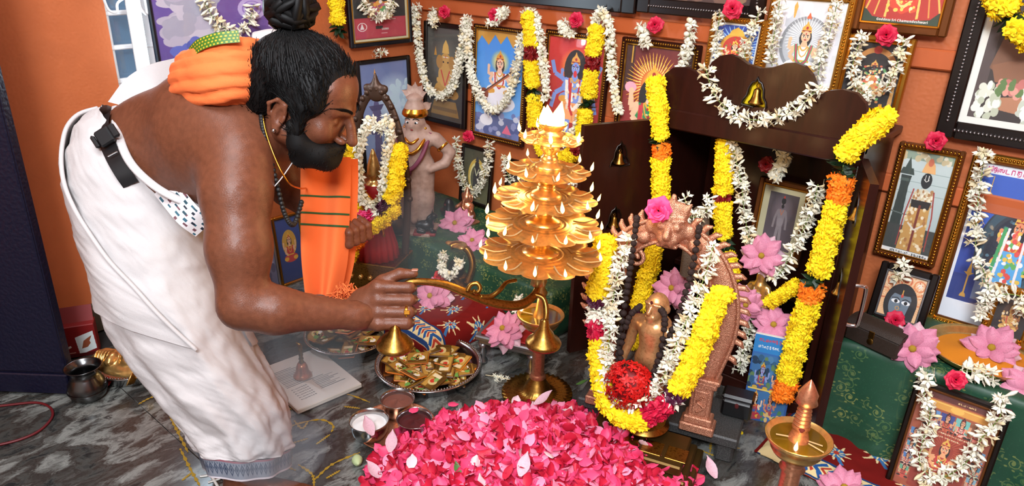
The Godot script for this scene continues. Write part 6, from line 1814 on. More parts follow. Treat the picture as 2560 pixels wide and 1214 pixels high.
	frame("black framed pale blue picture of a tall dark lamp below the red lettered calendar", Vector3(-2.31, 0.3055, -1.8998), 0.2760, 0.4489, 2, pic(176, 288, "b 6a7cae 8ea4c8;h .7 .4 .5 .5 c8dcea;d 3 60 .6 .2 1 .8 .06 a8c4d8 c0d8e4;p 5a5480 .2 1 .24 .6 .2 .5 .26 .36 .24 .24 .3 .14 .36 .24 .34 .36 .4 .5 .36 .6 .4 1;p 48426c .12 .62 .5 .62 .44 .68 .18 .68;p 48426c .14 .4 .46 .4 .4 .45 .2 .45;p e8a040 .28 .12 .31 .05 .34 .12;d 5 40 .4 .7 .8 1 .05 403878 54488c 30285c"), M.dark_wood, 0.016, 0.0, null, null, true)
	frame("gold framed blue deity picture on the floor behind the hanging shawl", Vector3(-2.19, -0.0022, -1.3281), 0.1220, 0.2672, 6, pic(128, 224, "b 2a4c9a 203c7c;e .5 .4 .3 .36 c8a040;F .5 .36 .08 e0b890 c04040 e0b040"), gd, 0.012, 0.0, null, null, true)
	frame("grey framed pale picture on the floor behind the priest's arm", Vector3(-2.16, 0.0158, -1.202), 0.0973, 0.2739, 6, pic(128, 224, "b 7a80a0 5a6080;d 3 40 .1 .1 .9 .9 .1 9aa0c0 c0c4d4 484c6c"), M.silver, 0.008, 0.0, null, null, true)
	# lower edges of the big frames that hang above
	frame("huge black frame hanging above the row of deity pictures", Vector3(-1.7966, 0.9956, -2.09), 1.0424, 0.3573, 2, pic(64, 64, "b 2c2420 1c1614"), M.black_frame, 0.05)
	frame("dark wooden frame with silver beading hanging right of the huge black one", Vector3(-1.0608, 1.0036, -2.09), 0.4154, 0.3023, 2, pic(96, 96, "b 5a3a2c 3a2018;d 2 60 0 0 1 1 .1 6a4a3a 8a6a4a 503020"), dk, 0.045, 0.0, null, M.silver)
	# flowers hung on the frames
	frame_flowers()
	M["booklet"].albedo_color = Color.WHITE
	M["booklet"].albedo_texture = pic(192, 288, "b 3468a8 2a5090;q 0 0 1 .2 2c7ab8;T .1 .03 .07 d82828 cTmlSnrk;T .1 .11 .06 f0e8e0 mAlrnkST;q .04 .22 .92 .76 3a6a9a;d 2 60 0 .25 1 .6 .06 305878 4878a0 5a7a50 203850;F .3 .4 .05 8090c0 405080 c0a040;F .7 .42 .05 d0a080 c05040 e0b040;q .04 .62 .92 .02 d8c060;F .25 .74 .05 e0c0a0 b03040 d0a040;F .6 .72 .045 c08060 4060a0 d0a040;d 5 60 .05 .85 .95 .98 .04 a04848 508050 d0b070 4060a0").albedo_texture

func frame_flowers() -> void:
	jasmine("jasmine_string", "thick white bud string looped over the elephant headed deity", [Vector3(-2.2962, 0.9476, -2.065), Vector3(-2.2949, 0.8458, -2.065), Vector3(-2.2746, 0.7191, -2.065), Vector3(-2.238, 0.6334, -2.065), Vector3(-2.1735, 0.6014, -2.065), Vector3(-2.1027, 0.6364, -2.065), Vector3(-2.0614, 0.7139, -2.065), Vector3(-2.0347, 0.8252, -2.065), Vector3(-2.0134, 0.9243, -2.065)], 0.0105, 2, 1.1, 3, "white bud strings")
	jasmine("jasmine_string", "thick white bud string looped over the goddess with the lute", [Vector3(-2.0113, 0.9245, -2.065), Vector3(-1.9977, 0.8139, -2.065), Vector3(-1.9796, 0.7089, -2.065), Vector3(-1.9355, 0.6372, -2.065), Vector3(-1.875, 0.5918, -2.065), Vector3(-1.8134, 0.622, -2.065), Vector3(-1.7716, 0.6994, -2.065), Vector3(-1.7441, 0.7984, -2.065), Vector3(-1.7292, 0.8993, -2.065)], 0.0105, 2, 1.1, 3, "white bud strings")
	jasmine("jasmine_string", "white bud string edging the marigolds at the left of the blue goddess", [Vector3(-1.7123, 0.9704, -2.05), Vector3(-1.6605, 0.961, -2.05), Vector3(-1.6302, 0.8687, -2.05), Vector3(-1.6066, 0.7742, -2.05), Vector3(-1.5936, 0.6763, -2.05)], 0.011, 2, 1.05, 3, "white bud strings")
	jasmine("jasmine_string", "white bud string edging the marigolds at the right of the blue goddess", [Vector3(-1.4153, 0.8912, -2.05), Vector3(-1.4007, 0.9821, -2.05), Vector3(-1.3699, 0.9908, -2.05), Vector3(-1.3445, 0.9367, -2.05), Vector3(-1.3313, 0.8488, -2.05), Vector3(-1.3116, 0.7598, -2.05), Vector3(-1.2828, 0.6774, -2.05)], 0.011, 2, 1.05, 3, "white bud strings")
	jasmine("jasmine_string", "white bud string down the right edge of the crowned goddess picture", [Vector3(-1.0679, 0.9967, -2.065), Vector3(-1.068, 0.9383, -2.065), Vector3(-1.0734, 0.878, -2.065), Vector3(-1.0857, 0.846, -2.065)], 0.011, 2, 1.1, 3, "white bud strings")
	jasmine("jasmine_string", "white bud string low round the blue goddess's feet", [Vector3(-1.6058, 0.554, -2.065), Vector3(-1.5426, 0.5284, -2.065), Vector3(-1.4987, 0.5517, -2.065), Vector3(-1.4598, 0.6241, -2.065), Vector3(-1.4471, 0.6829, -2.065)], 0.012, 2, 1.0, 3, "white bud strings")
	garland("marigold_garland", "yellow marigold loop with dark red and green bands over the blue goddess picture", [Vector3(-1.6813, 0.9598, -2.04), Vector3(-1.6676, 0.8656, -2.04), Vector3(-1.6565, 0.7546, -2.04), Vector3(-1.6395, 0.6413, -2.04), Vector3(-1.6236, 0.555, -2.04), Vector3(-1.576, 0.4811, -2.04), Vector3(-1.4931, 0.4832, -2.04), Vector3(-1.4349, 0.5392, -2.04), Vector3(-1.4156, 0.6216, -2.04), Vector3(-1.4069, 0.7202, -2.04), Vector3(-1.3975, 0.8419, -2.04), Vector3(-1.3885, 0.9585, -2.04)], [[0.09, "y"], [0.13, "r"], [0.22, "y"], [0.26, "g"], [0.36, "y"], [0.4, "r"], [0.58, "y"], [0.63, "r"], [0.74, "y"], [0.78, "g"], [0.86, "y"], [0.9, "r"], [1.0, "y"]], 0.029, "garland", "marigold garlands")
	var zr := -2.0600
	for q in [["elephant headed deity", Vector3(-2.1242, 0.9379, -2.06), [Vector3(-2.1908, 0.9325, -2.065), Vector3(-2.2029, 0.9086, -2.065), Vector3(-2.1801, 0.8906, -2.065)]], ["goddess with the lute", Vector3(-1.8624, 0.947, -2.06), [Vector3(-1.8293, 0.9466, -2.065), Vector3(-1.8163, 0.9686, -2.065), Vector3(-1.8883, 0.9131, -2.065)]], ["blue skinned goddess", Vector3(-1.4908, 0.9613, -2.06), [Vector3(-1.5531, 0.9492, -2.065), Vector3(-1.5388, 0.9173, -2.065), Vector3(-1.5084, 0.9228, -2.065)]], ["crowned goddess among lotuses", Vector3(-1.1862, 0.9727, -2.06), [Vector3(-1.236, 0.9643, -2.065), Vector3(-1.2217, 0.9289, -2.065), Vector3(-1.2152, 0.911, -2.065)]]]:
		rose("hot pink rose on top of the picture of the " + q[0], q[1], Vector3(0.3, 0.1, 1), M.rose_hot, 0.88, "rose", "roses on the pictures")
		jasmine("jasmine_tuft", "white bud tuft beside the rose over the " + q[0], q[2], 0.008, 2, 1.1, 4, "white bud tufts")
	rose("hot pink rose over the small blue rayed picture", Vector3(-0.9203, 1.042, -2.02), Vector3(0.3, 0.1, 1), M.rose_hot, 0.95, "rose", "roses on the pictures")
	rose("big crimson rose on the gold frame of the jewelled black deity", Vector3(-0.5075, 1.0101, -2.02), Vector3(0.3, 0.2, 1), M.rose_hot, 0.92, "rose", "roses on the pictures")
	rose("crimson rose on top of the temple wall picture", Vector3(-0.3483, 0.7635, -2.06), Vector3(0.4, 0.2, 1), M.rose_hot, 0.85, "rose", "roses on the pictures")
	rose("red rose lying on the lower edge of the grey blue goddess face", Vector3(-0.3135, 0.3064, -1.945), Vector3(0.3, 0.5, 1), M.rose_hot, 0.88, "rose", "roses on the pictures")
	rose("deep red rose on top of the black framed print with small portraits", Vector3(-0.1282, 0.3242, -1.7), Vector3(0.4, 0.5, 1), M.rose_hot, 0.8, "rose", "roses on the pictures")
	rose("hot pink rose above the small black idol frame", Vector3(-1.9951, 0.4666, -2.06), Vector3(0.3, 0.1, 1), M.rose_hot, 0.88, "rose", "roses on the pictures")
	var sets := [
		["down both sides of the small blue rayed picture", [Vector3(-0.9583, 1.0359, -2.02), Vector3(-0.9571, 0.9864, -2.02), Vector3(-0.9551, 0.9305, -2.02), Vector3(-0.9422, 0.8863, -2.02)], 0.88],
		["right of the small blue rayed picture", [Vector3(-0.8432, 1.0446, -2.02), Vector3(-0.8502, 0.9962, -2.02), Vector3(-0.8664, 0.9511, -2.02), Vector3(-0.8629, 0.9072, -2.02)], 0.88],
		["down the left of the white seated deity", [Vector3(-0.7906, 1.0795, -2.02), Vector3(-0.79, 1.0122, -2.02), Vector3(-0.7902, 0.9483, -2.02), Vector3(-0.7819, 0.9004, -2.02)], 0.9],
		["down the right of the white seated deity", [Vector3(-0.6392, 1.0847, -2.02), Vector3(-0.6426, 1.0251, -2.02), Vector3(-0.6481, 0.974, -2.02), Vector3(-0.6557, 0.9318, -2.02), Vector3(-0.652, 0.8848, -2.02)], 0.9],
		["down the left of the jewelled black deity", [Vector3(-0.5633, 1.0118, -2.03), Vector3(-0.5726, 0.961, -2.03), Vector3(-0.5722, 0.91, -2.03), Vector3(-0.5483, 0.8666, -2.03), Vector3(-0.5066, 0.8572, -2.03)], 0.88],
		["down the right of the jewelled black deity", [Vector3(-0.4658, 1.0067, -2.03), Vector3(-0.4691, 0.9628, -2.03), Vector3(-0.4732, 0.9128, -2.03), Vector3(-0.4888, 0.865, -2.03)], 0.88],
		["down the left of the tall blue picture", [Vector3(-0.2381, 0.7686, -2.05), Vector3(-0.2297, 0.7096, -2.05), Vector3(-0.2211, 0.639, -2.05), Vector3(-0.2106, 0.5778, -2.05), Vector3(-0.1974, 0.5162, -2.05)], 0.98],
		["down the lower left of the tall blue picture", [Vector3(-0.1883, 0.5189, -1.98), Vector3(-0.1586, 0.4852, -1.98), Vector3(-0.1383, 0.4376, -1.98), Vector3(-0.1366, 0.36, -1.98)], 0.95],
		["round the tiny golden idol of the small gold frame", [Vector3(-0.1273, 0.4341, -1.97), Vector3(-0.0978, 0.4499, -1.97), Vector3(-0.069, 0.4494, -1.97), Vector3(-0.054, 0.4064, -1.97)], 0.95],
		["at the left of the print with small portraits", [Vector3(-0.1822, 0.3261, -1.685), Vector3(-0.1772, 0.2747, -1.685), Vector3(-0.1524, 0.2208, -1.685), Vector3(-0.1514, 0.1423, -1.685), Vector3(-0.1435, 0.0885, -1.685), Vector3(-0.1026, 0.0592, -1.685)], 0.98],
		["at the right of the print with small portraits", [Vector3(-0.0364, 0.3358, -1.685), Vector3(-0.029, 0.2826, -1.685), Vector3(-0.0488, 0.2085, -1.685), Vector3(-0.0578, 0.1483, -1.685), Vector3(-0.0877, 0.0855, -1.685), Vector3(-0.1329, 0.0412, -1.685)], 0.98],
		["on the small frame half hidden behind the tiered lamp", [Vector3(-1.7947, 0.4324, -2.06), Vector3(-1.7798, 0.3624, -2.06), Vector3(-1.7423, 0.3051, -2.06), Vector3(-1.6907, 0.3011, -2.06)], 0.88],
		["on the wall right of the tiered lamp", [Vector3(-1.4776, 0.41, -2.08), Vector3(-1.4658, 0.3509, -2.08), Vector3(-1.4539, 0.291, -2.08)], 0.88],
		["round the small black idol frame", [Vector3(-2.0686, 0.4444, -2.06), Vector3(-2.0524, 0.3538, -2.06), Vector3(-2.029, 0.272, -2.06), Vector3(-1.9705, 0.2244, -2.06), Vector3(-1.9146, 0.2983, -2.06), Vector3(-1.8832, 0.3895, -2.06), Vector3(-1.874, 0.4652, -2.06)], 0.95],
		["on the corner of the pale blue lamp picture", [Vector3(-2.3633, 0.7195, -1.87), Vector3(-2.3345, 0.7702, -1.87), Vector3(-2.2721, 0.785, -1.87)], 0.88],
		["above the crown of the clay statue", [Vector3(-2.3858, 0.7616, -2.09), Vector3(-2.378, 0.7041, -2.09), Vector3(-2.3986, 0.642, -2.09)], 1.0]]
	for q in sets: jasmine("tuberose_string", "white starry flower string " + q[0], q[1], 0.0125, 0, q[2])
	jasmine("tuberose_string", "white starry tuft on top of the grey blue goddess face", [Vector3(-0.3337, 0.4535, -1.99), Vector3(-0.3369, 0.4235, -1.99), Vector3(-0.3339, 0.4011, -1.99)], 0.012, 0, 1.1)
	garland("marigold_garland", "yellow marigold strand with green leaves at the side of the lettered calendar", [Vector3(-2.27, 1.0142, -1.6621), Vector3(-2.27, 0.9594, -1.6577), Vector3(-2.27, 0.9007, -1.6584), Vector3(-2.27, 0.875, -1.6617)], [[0.8, "y"], [1.0, "g"]], 0.03, "garland", "marigold garlands")
	garland("marigold_garland", "yellow marigold strand with green leaves across the large portrait photograph", [Vector3(-0.2985, 1.125, -2.02), Vector3(-0.2628, 1.0758, -2.02), Vector3(-0.2337, 1.0523, -2.02), Vector3(-0.1976, 1.0298, -2.02)], [[0.45, "y"], [0.6, "g"], [1.0, "y"]], 0.034, "garland", "marigold garlands")
	jasmine("jasmine_string", "creamy flower string looped over the purple picture", [Vector3(-2.28, 1.0159, -1.1604), Vector3(-2.28, 0.9549, -1.1847), Vector3(-2.28, 0.9159, -1.2202), Vector3(-2.28, 0.8944, -1.2594), Vector3(-2.28, 0.9233, -1.3061), Vector3(-2.28, 0.9852, -1.3356)], 0.012, 1, 1.1, 3, "white bud strings")
	jasmine("jasmine_string", "pale flower string looped over the lettered calendar", [Vector3(-2.28, 0.9748, -1.7808), Vector3(-2.28, 0.9296, -1.8254), Vector3(-2.28, 0.9168, -1.8736), Vector3(-2.28, 0.9401, -1.9147), Vector3(-2.28, 0.9764, -1.9366)], 0.012, 0, 1.0, 3, "white bud strings")

# ---------------------------------------------------------------- cloths and ledges
func draped(x0: float, x1: float, z0: float, z1: float, h: float, fold := 0.012, sd := 3) -> ArrayMesh:
	# cloth over a ledge: back edge z0, front edge z1, hanging to the floor in front and at both ends
	var nz := FastNoiseLite.new()
	nz.seed = sd
	nz.frequency = 5.0
	var fr := 0.55
	return grid(44, 90, func(u, v):
		var s: float = lerpf(x0 - h, x1 + h, v)
		var x := clampf(s, x0, x1)
		var dx := s - x
		var t: float = u * ((z1 - z0) + h)
		var z := minf(z0 + t, z1)
		var y := h - maxf(0.0, t - (z1 - z0)) - absf(dx)
		y = maxf(y, 0.003)
		var hang := clampf((h - y) / h, 0.0, 1.0)
		var q := Vector3(x + signf(dx) * 0.012 * hang, y, z)
		var k := hang * fold * (sin(s * 38.0 + 3.0 * nz.get_noise_2d(s * 1.5, sd)) + 0.8 * nz.get_noise_2d(s * 6.0, y * 3.0))
		if t > z1 - z0: q.z += k + hang * 0.02
		elif absf(dx) > 0.0: q.x += signf(dx) * absf(k)
		else: q.y += 0.004 * nz.get_noise_2d(x * 3.0, z * 3.0) + 0.004
		return q)

func right_ledge() -> void:
	var o := thing("cloth_covered_ledge", "low ledge under green brocade cloth at the right of the cabinet", "ledge", Vector3(0.2, 0, -1.95))
	put(o, "platform", rbox(Vector3(1.16, 0.276, 0.32), 0.003), M.old_wood, Vector3(0, 0.14, 0.005))
	put(o, "green_cloth", draped(-0.6, 0.6, -0.16, 0.17, 0.283, 0.012, 4), M.green_silk)
	# wooden casket
	var c := thing("wooden_casket", "old dark wooden casket on the green cloth before the goddess face", "box", Vector3(-0.3188, 0.288, -1.8078))
	c.basis = Basis(Vector3(0.9716, 0, 0.2365), Vector3.UP, Vector3(-0.2365, 0, 0.9716))
	put(c, "body", rbox(Vector3(0.135, 0.045, 0.07), 0.004), M.old_wood, Vector3(0, 0.023, 0))
	put(c, "lid", grid(8, 6, func(u, v): return Vector3(lerpf(-0.069, 0.069, v), 0.047 + 0.016 * sqrt(maxf(0.0, 1.0 - pow(u * 2.0 - 1.0, 2.0))), lerpf(-0.037, 0.037, u)), false), M.old_wood)
	for x in [-0.068, 0.068]:
		put(c, "lid_end", ext(PackedVector2Array([Vector2(-0.036, 0.046), Vector2(0.036, 0.046), Vector2(0.025, 0.056), Vector2(0.0, 0.062), Vector2(-0.025, 0.056)]), 0.003), M.old_wood, Vector3(x, 0, 0), Vector3(0, 90, 0))
	put(c, "clasp", rbox(Vector3(0.014, 0.02, 0.003), 0.001), M.old_brass, Vector3(0, 0.04, 0.037))
	put(c, "key_plate", lathe([[0.0, 0.0], [0.008, 0.0], [0.008, 0.002], [0.0, 0.002]], 12), M.old_brass, Vector3(0, 0.022, 0.036), Vector3(90, 0, 0))
	# plate of turmeric
	var p := thing("brass_plate", "wide brass plate heaped with turmeric powder on the green cloth", "plate", Vector3(-0.1059, 0.292, -1.9227))
	put(p, "plate", lathe([[0.0, 0.004], [0.1, 0.004], [0.112, 0.008], [0.12, 0.018], [0.13, 0.022], [0.128, 0.019], [0.115, 0.004], [0.1, 0.0], [0.0, 0.0]], 48), M.brass)
	var tu := put(p, "turmeric_powder", grid(10, 36, func(u, v): return Vector3(cos(v * TAU) * 0.105 * u, 0.014 - 0.008 * u * u + 0.004 * sin(v * 19.0) * u * (1.0 - u) * 3.0, sin(v * TAU) * 0.105 * u), true), M.turmeric)
	tu.set_meta("kind", "stuff")
	lotus("big pink lotus resting on the turmeric in the brass plate", Vector3(-0.0919, 0.318, -1.9284), Vector3(-0.1, 0.7, 0.9), 1.05)
	lotus("pale pink lotus drooping beside the wooden casket", Vector3(-0.2379, 0.315, -1.8015), Vector3(0.1, 0.4, 1.0), 1.05)
	lotus("pink lotus cut off by the right edge of the picture", Vector3(0.0049, 0.29, -1.8365), Vector3(0.0, 0.5, 1.0), 1.1)
	jasmine("tuberose_string", "white starry flowers strewn on the turmeric plate's front rim", [Vector3(-0.1312, 0.315, -1.7684), Vector3(-0.1003, 0.315, -1.7861), Vector3(-0.0613, 0.31, -1.7994)], 0.01, 0, 1.15)
	# patterned red cloth on the floor before the ledge
	kalamkari("red block printed cloth on the floor before the green ledge", Vector3(-0.2872, 0, -1.7385), Vector3(0.9998, 0, 0.0185), 0.36, 0.3, 0.012)
	lotus("pink lotus on the red cloth at the bottom edge", Vector3(-0.264, 0.02, -1.5596), Vector3(0, 1, 0.4), 1.0)

func kalamkari(label: String, at: Vector3, ax: Vector3, w: float, d: float, h: float) -> Node3D:
	var o := thing("printed_cloth", label, "cloth", at)
	o.basis = Basis(ax, Vector3.UP, ax.cross(Vector3.UP))
	if not M.has("kalamkari"):
		var s := "b 74120e 6a100c;"
		s += "q .1 0 .17 1 d8c490;q .1 0 .02 1 203a68;q .25 0 .02 1 203a68;q .1 .73 .9 .17 d8c490;q .1 .73 .9 .02 203a68;q .1 .88 .9 .02 203a68;q .1 .73 .17 .17 d8c490;"
		for i in 9:
			var y := 0.04 + i * 0.075
			s += "l 24508a .022 .185 %f .13 %f;l 24508a .022 .185 %f .24 %f;l a83828 .016 .185 %f .14 %f;l a83828 .016 .185 %f .23 %f;" % [y + 0.06, y, y + 0.06, y, y + 0.09, y + 0.045, y + 0.09, y + 0.045]
		for i in 9:
			var x := 0.3 + i * 0.075
			s += "l 24508a .022 %f .815 %f .76;l 24508a .022 %f .815 %f .87;l a83828 .016 %f .815 %f .775;l a83828 .016 %f .815 %f .855;" % [x, x + 0.05, x, x + 0.05, x + 0.035, x + 0.075, x + 0.035, x + 0.075]
		for q in [[0.45, 0.2], [0.72, 0.14], [0.6, 0.45], [0.9, 0.4], [0.42, 0.6], [0.8, 0.62]]:
			s += "y %f %f .02 .08 9 d8c490;e %f %f .045 .045 3a6a9c;y %f %f .01 .045 8 d8c490;e %f %f .015 .015 a83828;" % [q[0], q[1], q[0], q[1], q[0], q[1], q[0], q[1]]
			s += "l 3a6a9c .02 %f %f %f %f;l d8c490 .014 %f %f %f %f;" % [q[0] + 0.02, q[1] + 0.04, q[0] + 0.06, q[1] + 0.1, q[0] - 0.02, q[1] + 0.04, q[0] - 0.06, q[1] + 0.09]
		M["kalamkari"] = pic(384, 384, s)
		M["kalamkari"].roughness = 0.9
	var nz := FastNoiseLite.new()
	nz.frequency = 6.0
	put(o, "cloth", grid(40, 40, func(u, v):
		var x: float = (u - 0.5) * (w + 0.12)
		var z: float = (v - 0.5) * (d + 0.12)
		var e := maxf(0.0, maxf(absf(x) - w / 2, absf(z) - d / 2))
		return Vector3(clampf(x, -w / 2 - 0.02, w / 2 + 0.02), maxf(0.004, h + 0.004 - e * 1.6) + 0.004 * nz.get_noise_2d(x * 4.0, z * 4.0), clampf(z, -d / 2 - 0.02, d / 2 + 0.02))), M.kalamkari)
	if h > 0.03: put(o, "plank", rbox(Vector3(w - 0.01, h - 0.004, d - 0.01), 0.003), M.old_wood, Vector3(0, (h - 0.004) / 2, 0))
	return o

func left_ledge() -> void:
	var o := thing("cloth_covered_ledge", "low ledge under dark green cloth along the wall behind the tiered lamp", "ledge", Vector3(-1.75, 0, -1.88))
	put(o, "platform", rbox(Vector3(1.0, 0.15, 0.42), 0.003), M.old_wood, Vector3(0, 0.076, 0.0))
	put(o, "green_cloth", draped(-0.52, 0.52, -0.22, 0.22, 0.158, 0.01, 9), M.green_silk)
	kalamkari("red block printed cloth over a low plank below the dark green ledge", Vector3(-1.5365, 0, -1.4651), Vector3(0.9958, 0, 0.0918), 0.24, 0.3, 0.075)
	# hooded serpent lamp with flowers
	var s := thing("serpent_linga", "small brass serpent hood sheltering a stone draped with white flowers", "idol", Vector3(-1.612, 0.085, -1.6074))
	put(s, "base", lathe([[0.0, 0.0], [0.05, 0.0], [0.052, 0.008], [0.036, 0.018], [0.032, 0.03], [0.04, 0.038], [0.036, 0.044], [0.0, 0.046]], 24), M.old_brass)
	put(s, "stone", lathe([[0.026, 0.044], [0.027, 0.07], [0.022, 0.088], [0.01, 0.096], [0.0, 0.098]], 16), M.black_stone)
	put(s, "serpent", sweep(spline([Vector3(0.045, 0.02, -0.01), Vector3(0.05, 0.08, -0.03), Vector3(0.03, 0.13, -0.03), Vector3(0.0, 0.15, -0.01), Vector3(-0.015, 0.145, 0.012)], 30), [0.012, 0.011], 10), M.old_brass)
	put(s, "hood", blob([el(Vector3(0, 0.15, -0.012), Vector3(0.034, 0.008, 0.028), 0.006), el(Vector3(-0.03, 0.152, 0.004), Vector3(0.014, 0.007, 0.012), 0.006), el(Vector3(0.03, 0.152, 0.004), Vector3(0.014, 0.007, 0.012), 0.006)], 0.004), M.brass)
	put(s, "spout", sweep(PackedVector3Array([Vector3(0.02, 0.036, 0.02), Vector3(0.07, 0.03, 0.05)]), [0.014, 0.006], 8), M.old_brass)
	jasmine("jasmine_string", "white bud string hung round the serpent sheltered stone", [Vector3(-1.642, 0.205, -1.5824), Vector3(-1.647, 0.165, -1.5724), Vector3(-1.612, 0.14, -1.5624), Vector3(-1.577, 0.165, -1.5774), Vector3(-1.577, 0.205, -1.5874)], 0.01, 2, 1.0, 3, "white bud strings")
	rose("red flower at the foot of the brass serpent", Vector3(-1.6789, 0.1, -1.5983), Vector3(-0.2, 0.6, 1), M.ixora, 1.0)
	lotus("pink lotus on the red cloth under the lamp's curved handle", Vector3(-1.5886, 0.095, -1.4745), Vector3(0.0, 0.6, 0.8), 1.15)
	lotus("pink lotus lying on the green ledge by the small copper idol", Vector3(-1.8636, 0.175, -1.859), Vector3(0.3, 0.7, 0.8), 1.15)
	lotus("pink lotus half hidden behind the tiered lamp on the green ledge", Vector3(-1.6907, 0.175, -1.7735), Vector3(0.2, 0.8, 0.5), 1.0)
	# small idols on the ledge
	var g := thing("copper_idol", "small copper seated elephant headed idol on the green ledge", "idol", Vector3(-1.8695, 0.163, -1.9278))
	put(g, "figure", blob([el(Vector3(0, 0.03, 0), Vector3(0.036, 0.028, 0.03), 0.01), el(Vector3(0, 0.065, 0.0), Vector3(0.027, 0.03, 0.024), 0.01), el(Vector3(0, 0.105, 0.005), Vector3(0.019, 0.02, 0.018), 0.006), el(Vector3(-0.022, 0.106, 0), Vector3(0.012, 0.016, 0.004), 0.004), el(Vector3(0.022, 0.106, 0), Vector3(0.012, 0.016, 0.004), 0.004), cp(Vector3(0, 0.1, 0.02), Vector3(0.004, 0.07, 0.03), 0.007, 0.005, 0.004), cp(Vector3(0.004, 0.07, 0.03), Vector3(0.014, 0.062, 0.03), 0.005, 0.004, 0.003), cp(Vector3(0, 0.12, 0), Vector3(0, 0.145, 0), 0.014, 0.004, 0.005), cp(Vector3(-0.025, 0.075, 0.0), Vector3(-0.04, 0.06, 0.018), 0.009, 0.008, 0.006), cp(Vector3(0.025, 0.075, 0.0), Vector3(0.04, 0.06, 0.018), 0.009, 0.008, 0.006), cp(Vector3(-0.03, 0.016, 0.012), Vector3(0.01, 0.012, 0.034), 0.012, 0.009, 0.008), cp(Vector3(0.03, 0.016, 0.012), Vector3(-0.01, 0.012, 0.034), 0.012, 0.009, 0.008)], 0.004), M.copper)
	put(g, "pedestal", rbox(Vector3(0.085, 0.012, 0.065), 0.004), M.copper, Vector3(0, 0.004, 0))
	var b := thing("black_stone_idol", "small black rounded stone idol beside the copper elephant headed one", "idol", Vector3(-1.986, 0.163, -1.9397))
	put(b, "stone", lathe([[0.0, 0.0], [0.03, 0.0], [0.032, 0.012], [0.022, 0.02], [0.02, 0.05], [0.012, 0.066], [0.0, 0.07]], 16), M.black_stone)
	put(b, "dish", lathe([[0.03, 0.012], [0.038, 0.018], [0.036, 0.022], [0.02, 0.02]], 16), M.black_stone)
	put(b, "red_dot", ball(0.006, 8, 5), M.kumkum, Vector3(0.0, 0.045, 0.02))
	var n := thing("black_bull_idol", "small black seated bull on a red base at the clay statue's feet", "idol", Vector3(-1.8949, 0.163, -1.7228), Vector3(0, 40, 0))
	put(n, "base", rbox(Vector3(0.085, 0.012, 0.05), 0.003), M.red_card, Vector3(0, 0.006, 0))
	put(n, "bull", blob([el(Vector3(0, 0.035, 0), Vector3(0.036, 0.022, 0.02), 0.01), el(Vector3(0.02, 0.06, 0), Vector3(0.014, 0.018, 0.014), 0.008), el(Vector3(0.034, 0.075, 0), Vector3(0.016, 0.013, 0.012), 0.006), cp(Vector3(0.03, 0.085, 0.008), Vector3(0.028, 0.1, 0.012), 0.004, 0.002, 0.002), cp(Vector3(0.03, 0.085, -0.008), Vector3(0.028, 0.1, -0.012), 0.004, 0.002, 0.002), cp(Vector3(0.03, 0.02, 0.016), Vector3(0.04, 0.016, 0.012), 0.009, 0.007, 0.006), cp(Vector3(-0.02, 0.02, 0.018), Vector3(0.0, 0.016, 0.02), 0.01, 0.007, 0.006)], 0.004), M.black_stone)
	# low silver stool with a lotus
	var t := thing("silver_stool", "low tarnished silver stool carrying a lotus behind the front plate", "stool", Vector3(-1.2344, 0, -1.4781))
	t.basis = Basis(Vector3(0.9523, 0, -0.3053), Vector3.UP, Vector3(0.3053, 0, 0.9523))
	put(t, "top", rbox(Vector3(0.2, 0.016, 0.14), 0.004), M.silver, Vector3(0, 0.092, 0))
	put(t, "apron", rbox(Vector3(0.18, 0.016, 0.12), 0.003), M.silver, Vector3(0, 0.076, 0))
	for x in [-0.08, 0.08]:
		for z in [-0.05, 0.05]: put(t, "leg", lathe([[0.0, 0.0], [0.016, 0.0], [0.016, 0.01], [0.009, 0.02], [0.014, 0.038], [0.009, 0.052], [0.015, 0.066], [0.0, 0.068]], 12), M.silver, Vector3(x, 0, z))
	put(t, "red_mat", rbox(Vector3(0.17, 0.006, 0.11), 0.002), M.red_silk, Vector3(0, 0.103, 0))
	lotus("pink lotus sitting on the low silver stool", Vector3(-1.232, 0.125, -1.434), Vector3(-0.1, 0.8, 0.7), 1.05)
	jasmine("tuberose_string", "white flowers hanging behind the silver stool's lotus", [Vector3(-1.3132, 0.15, -1.5988), Vector3(-1.2844, 0.13, -1.5465), Vector3(-1.2563, 0.11, -1.5339)], 0.012, 0, 0.9)

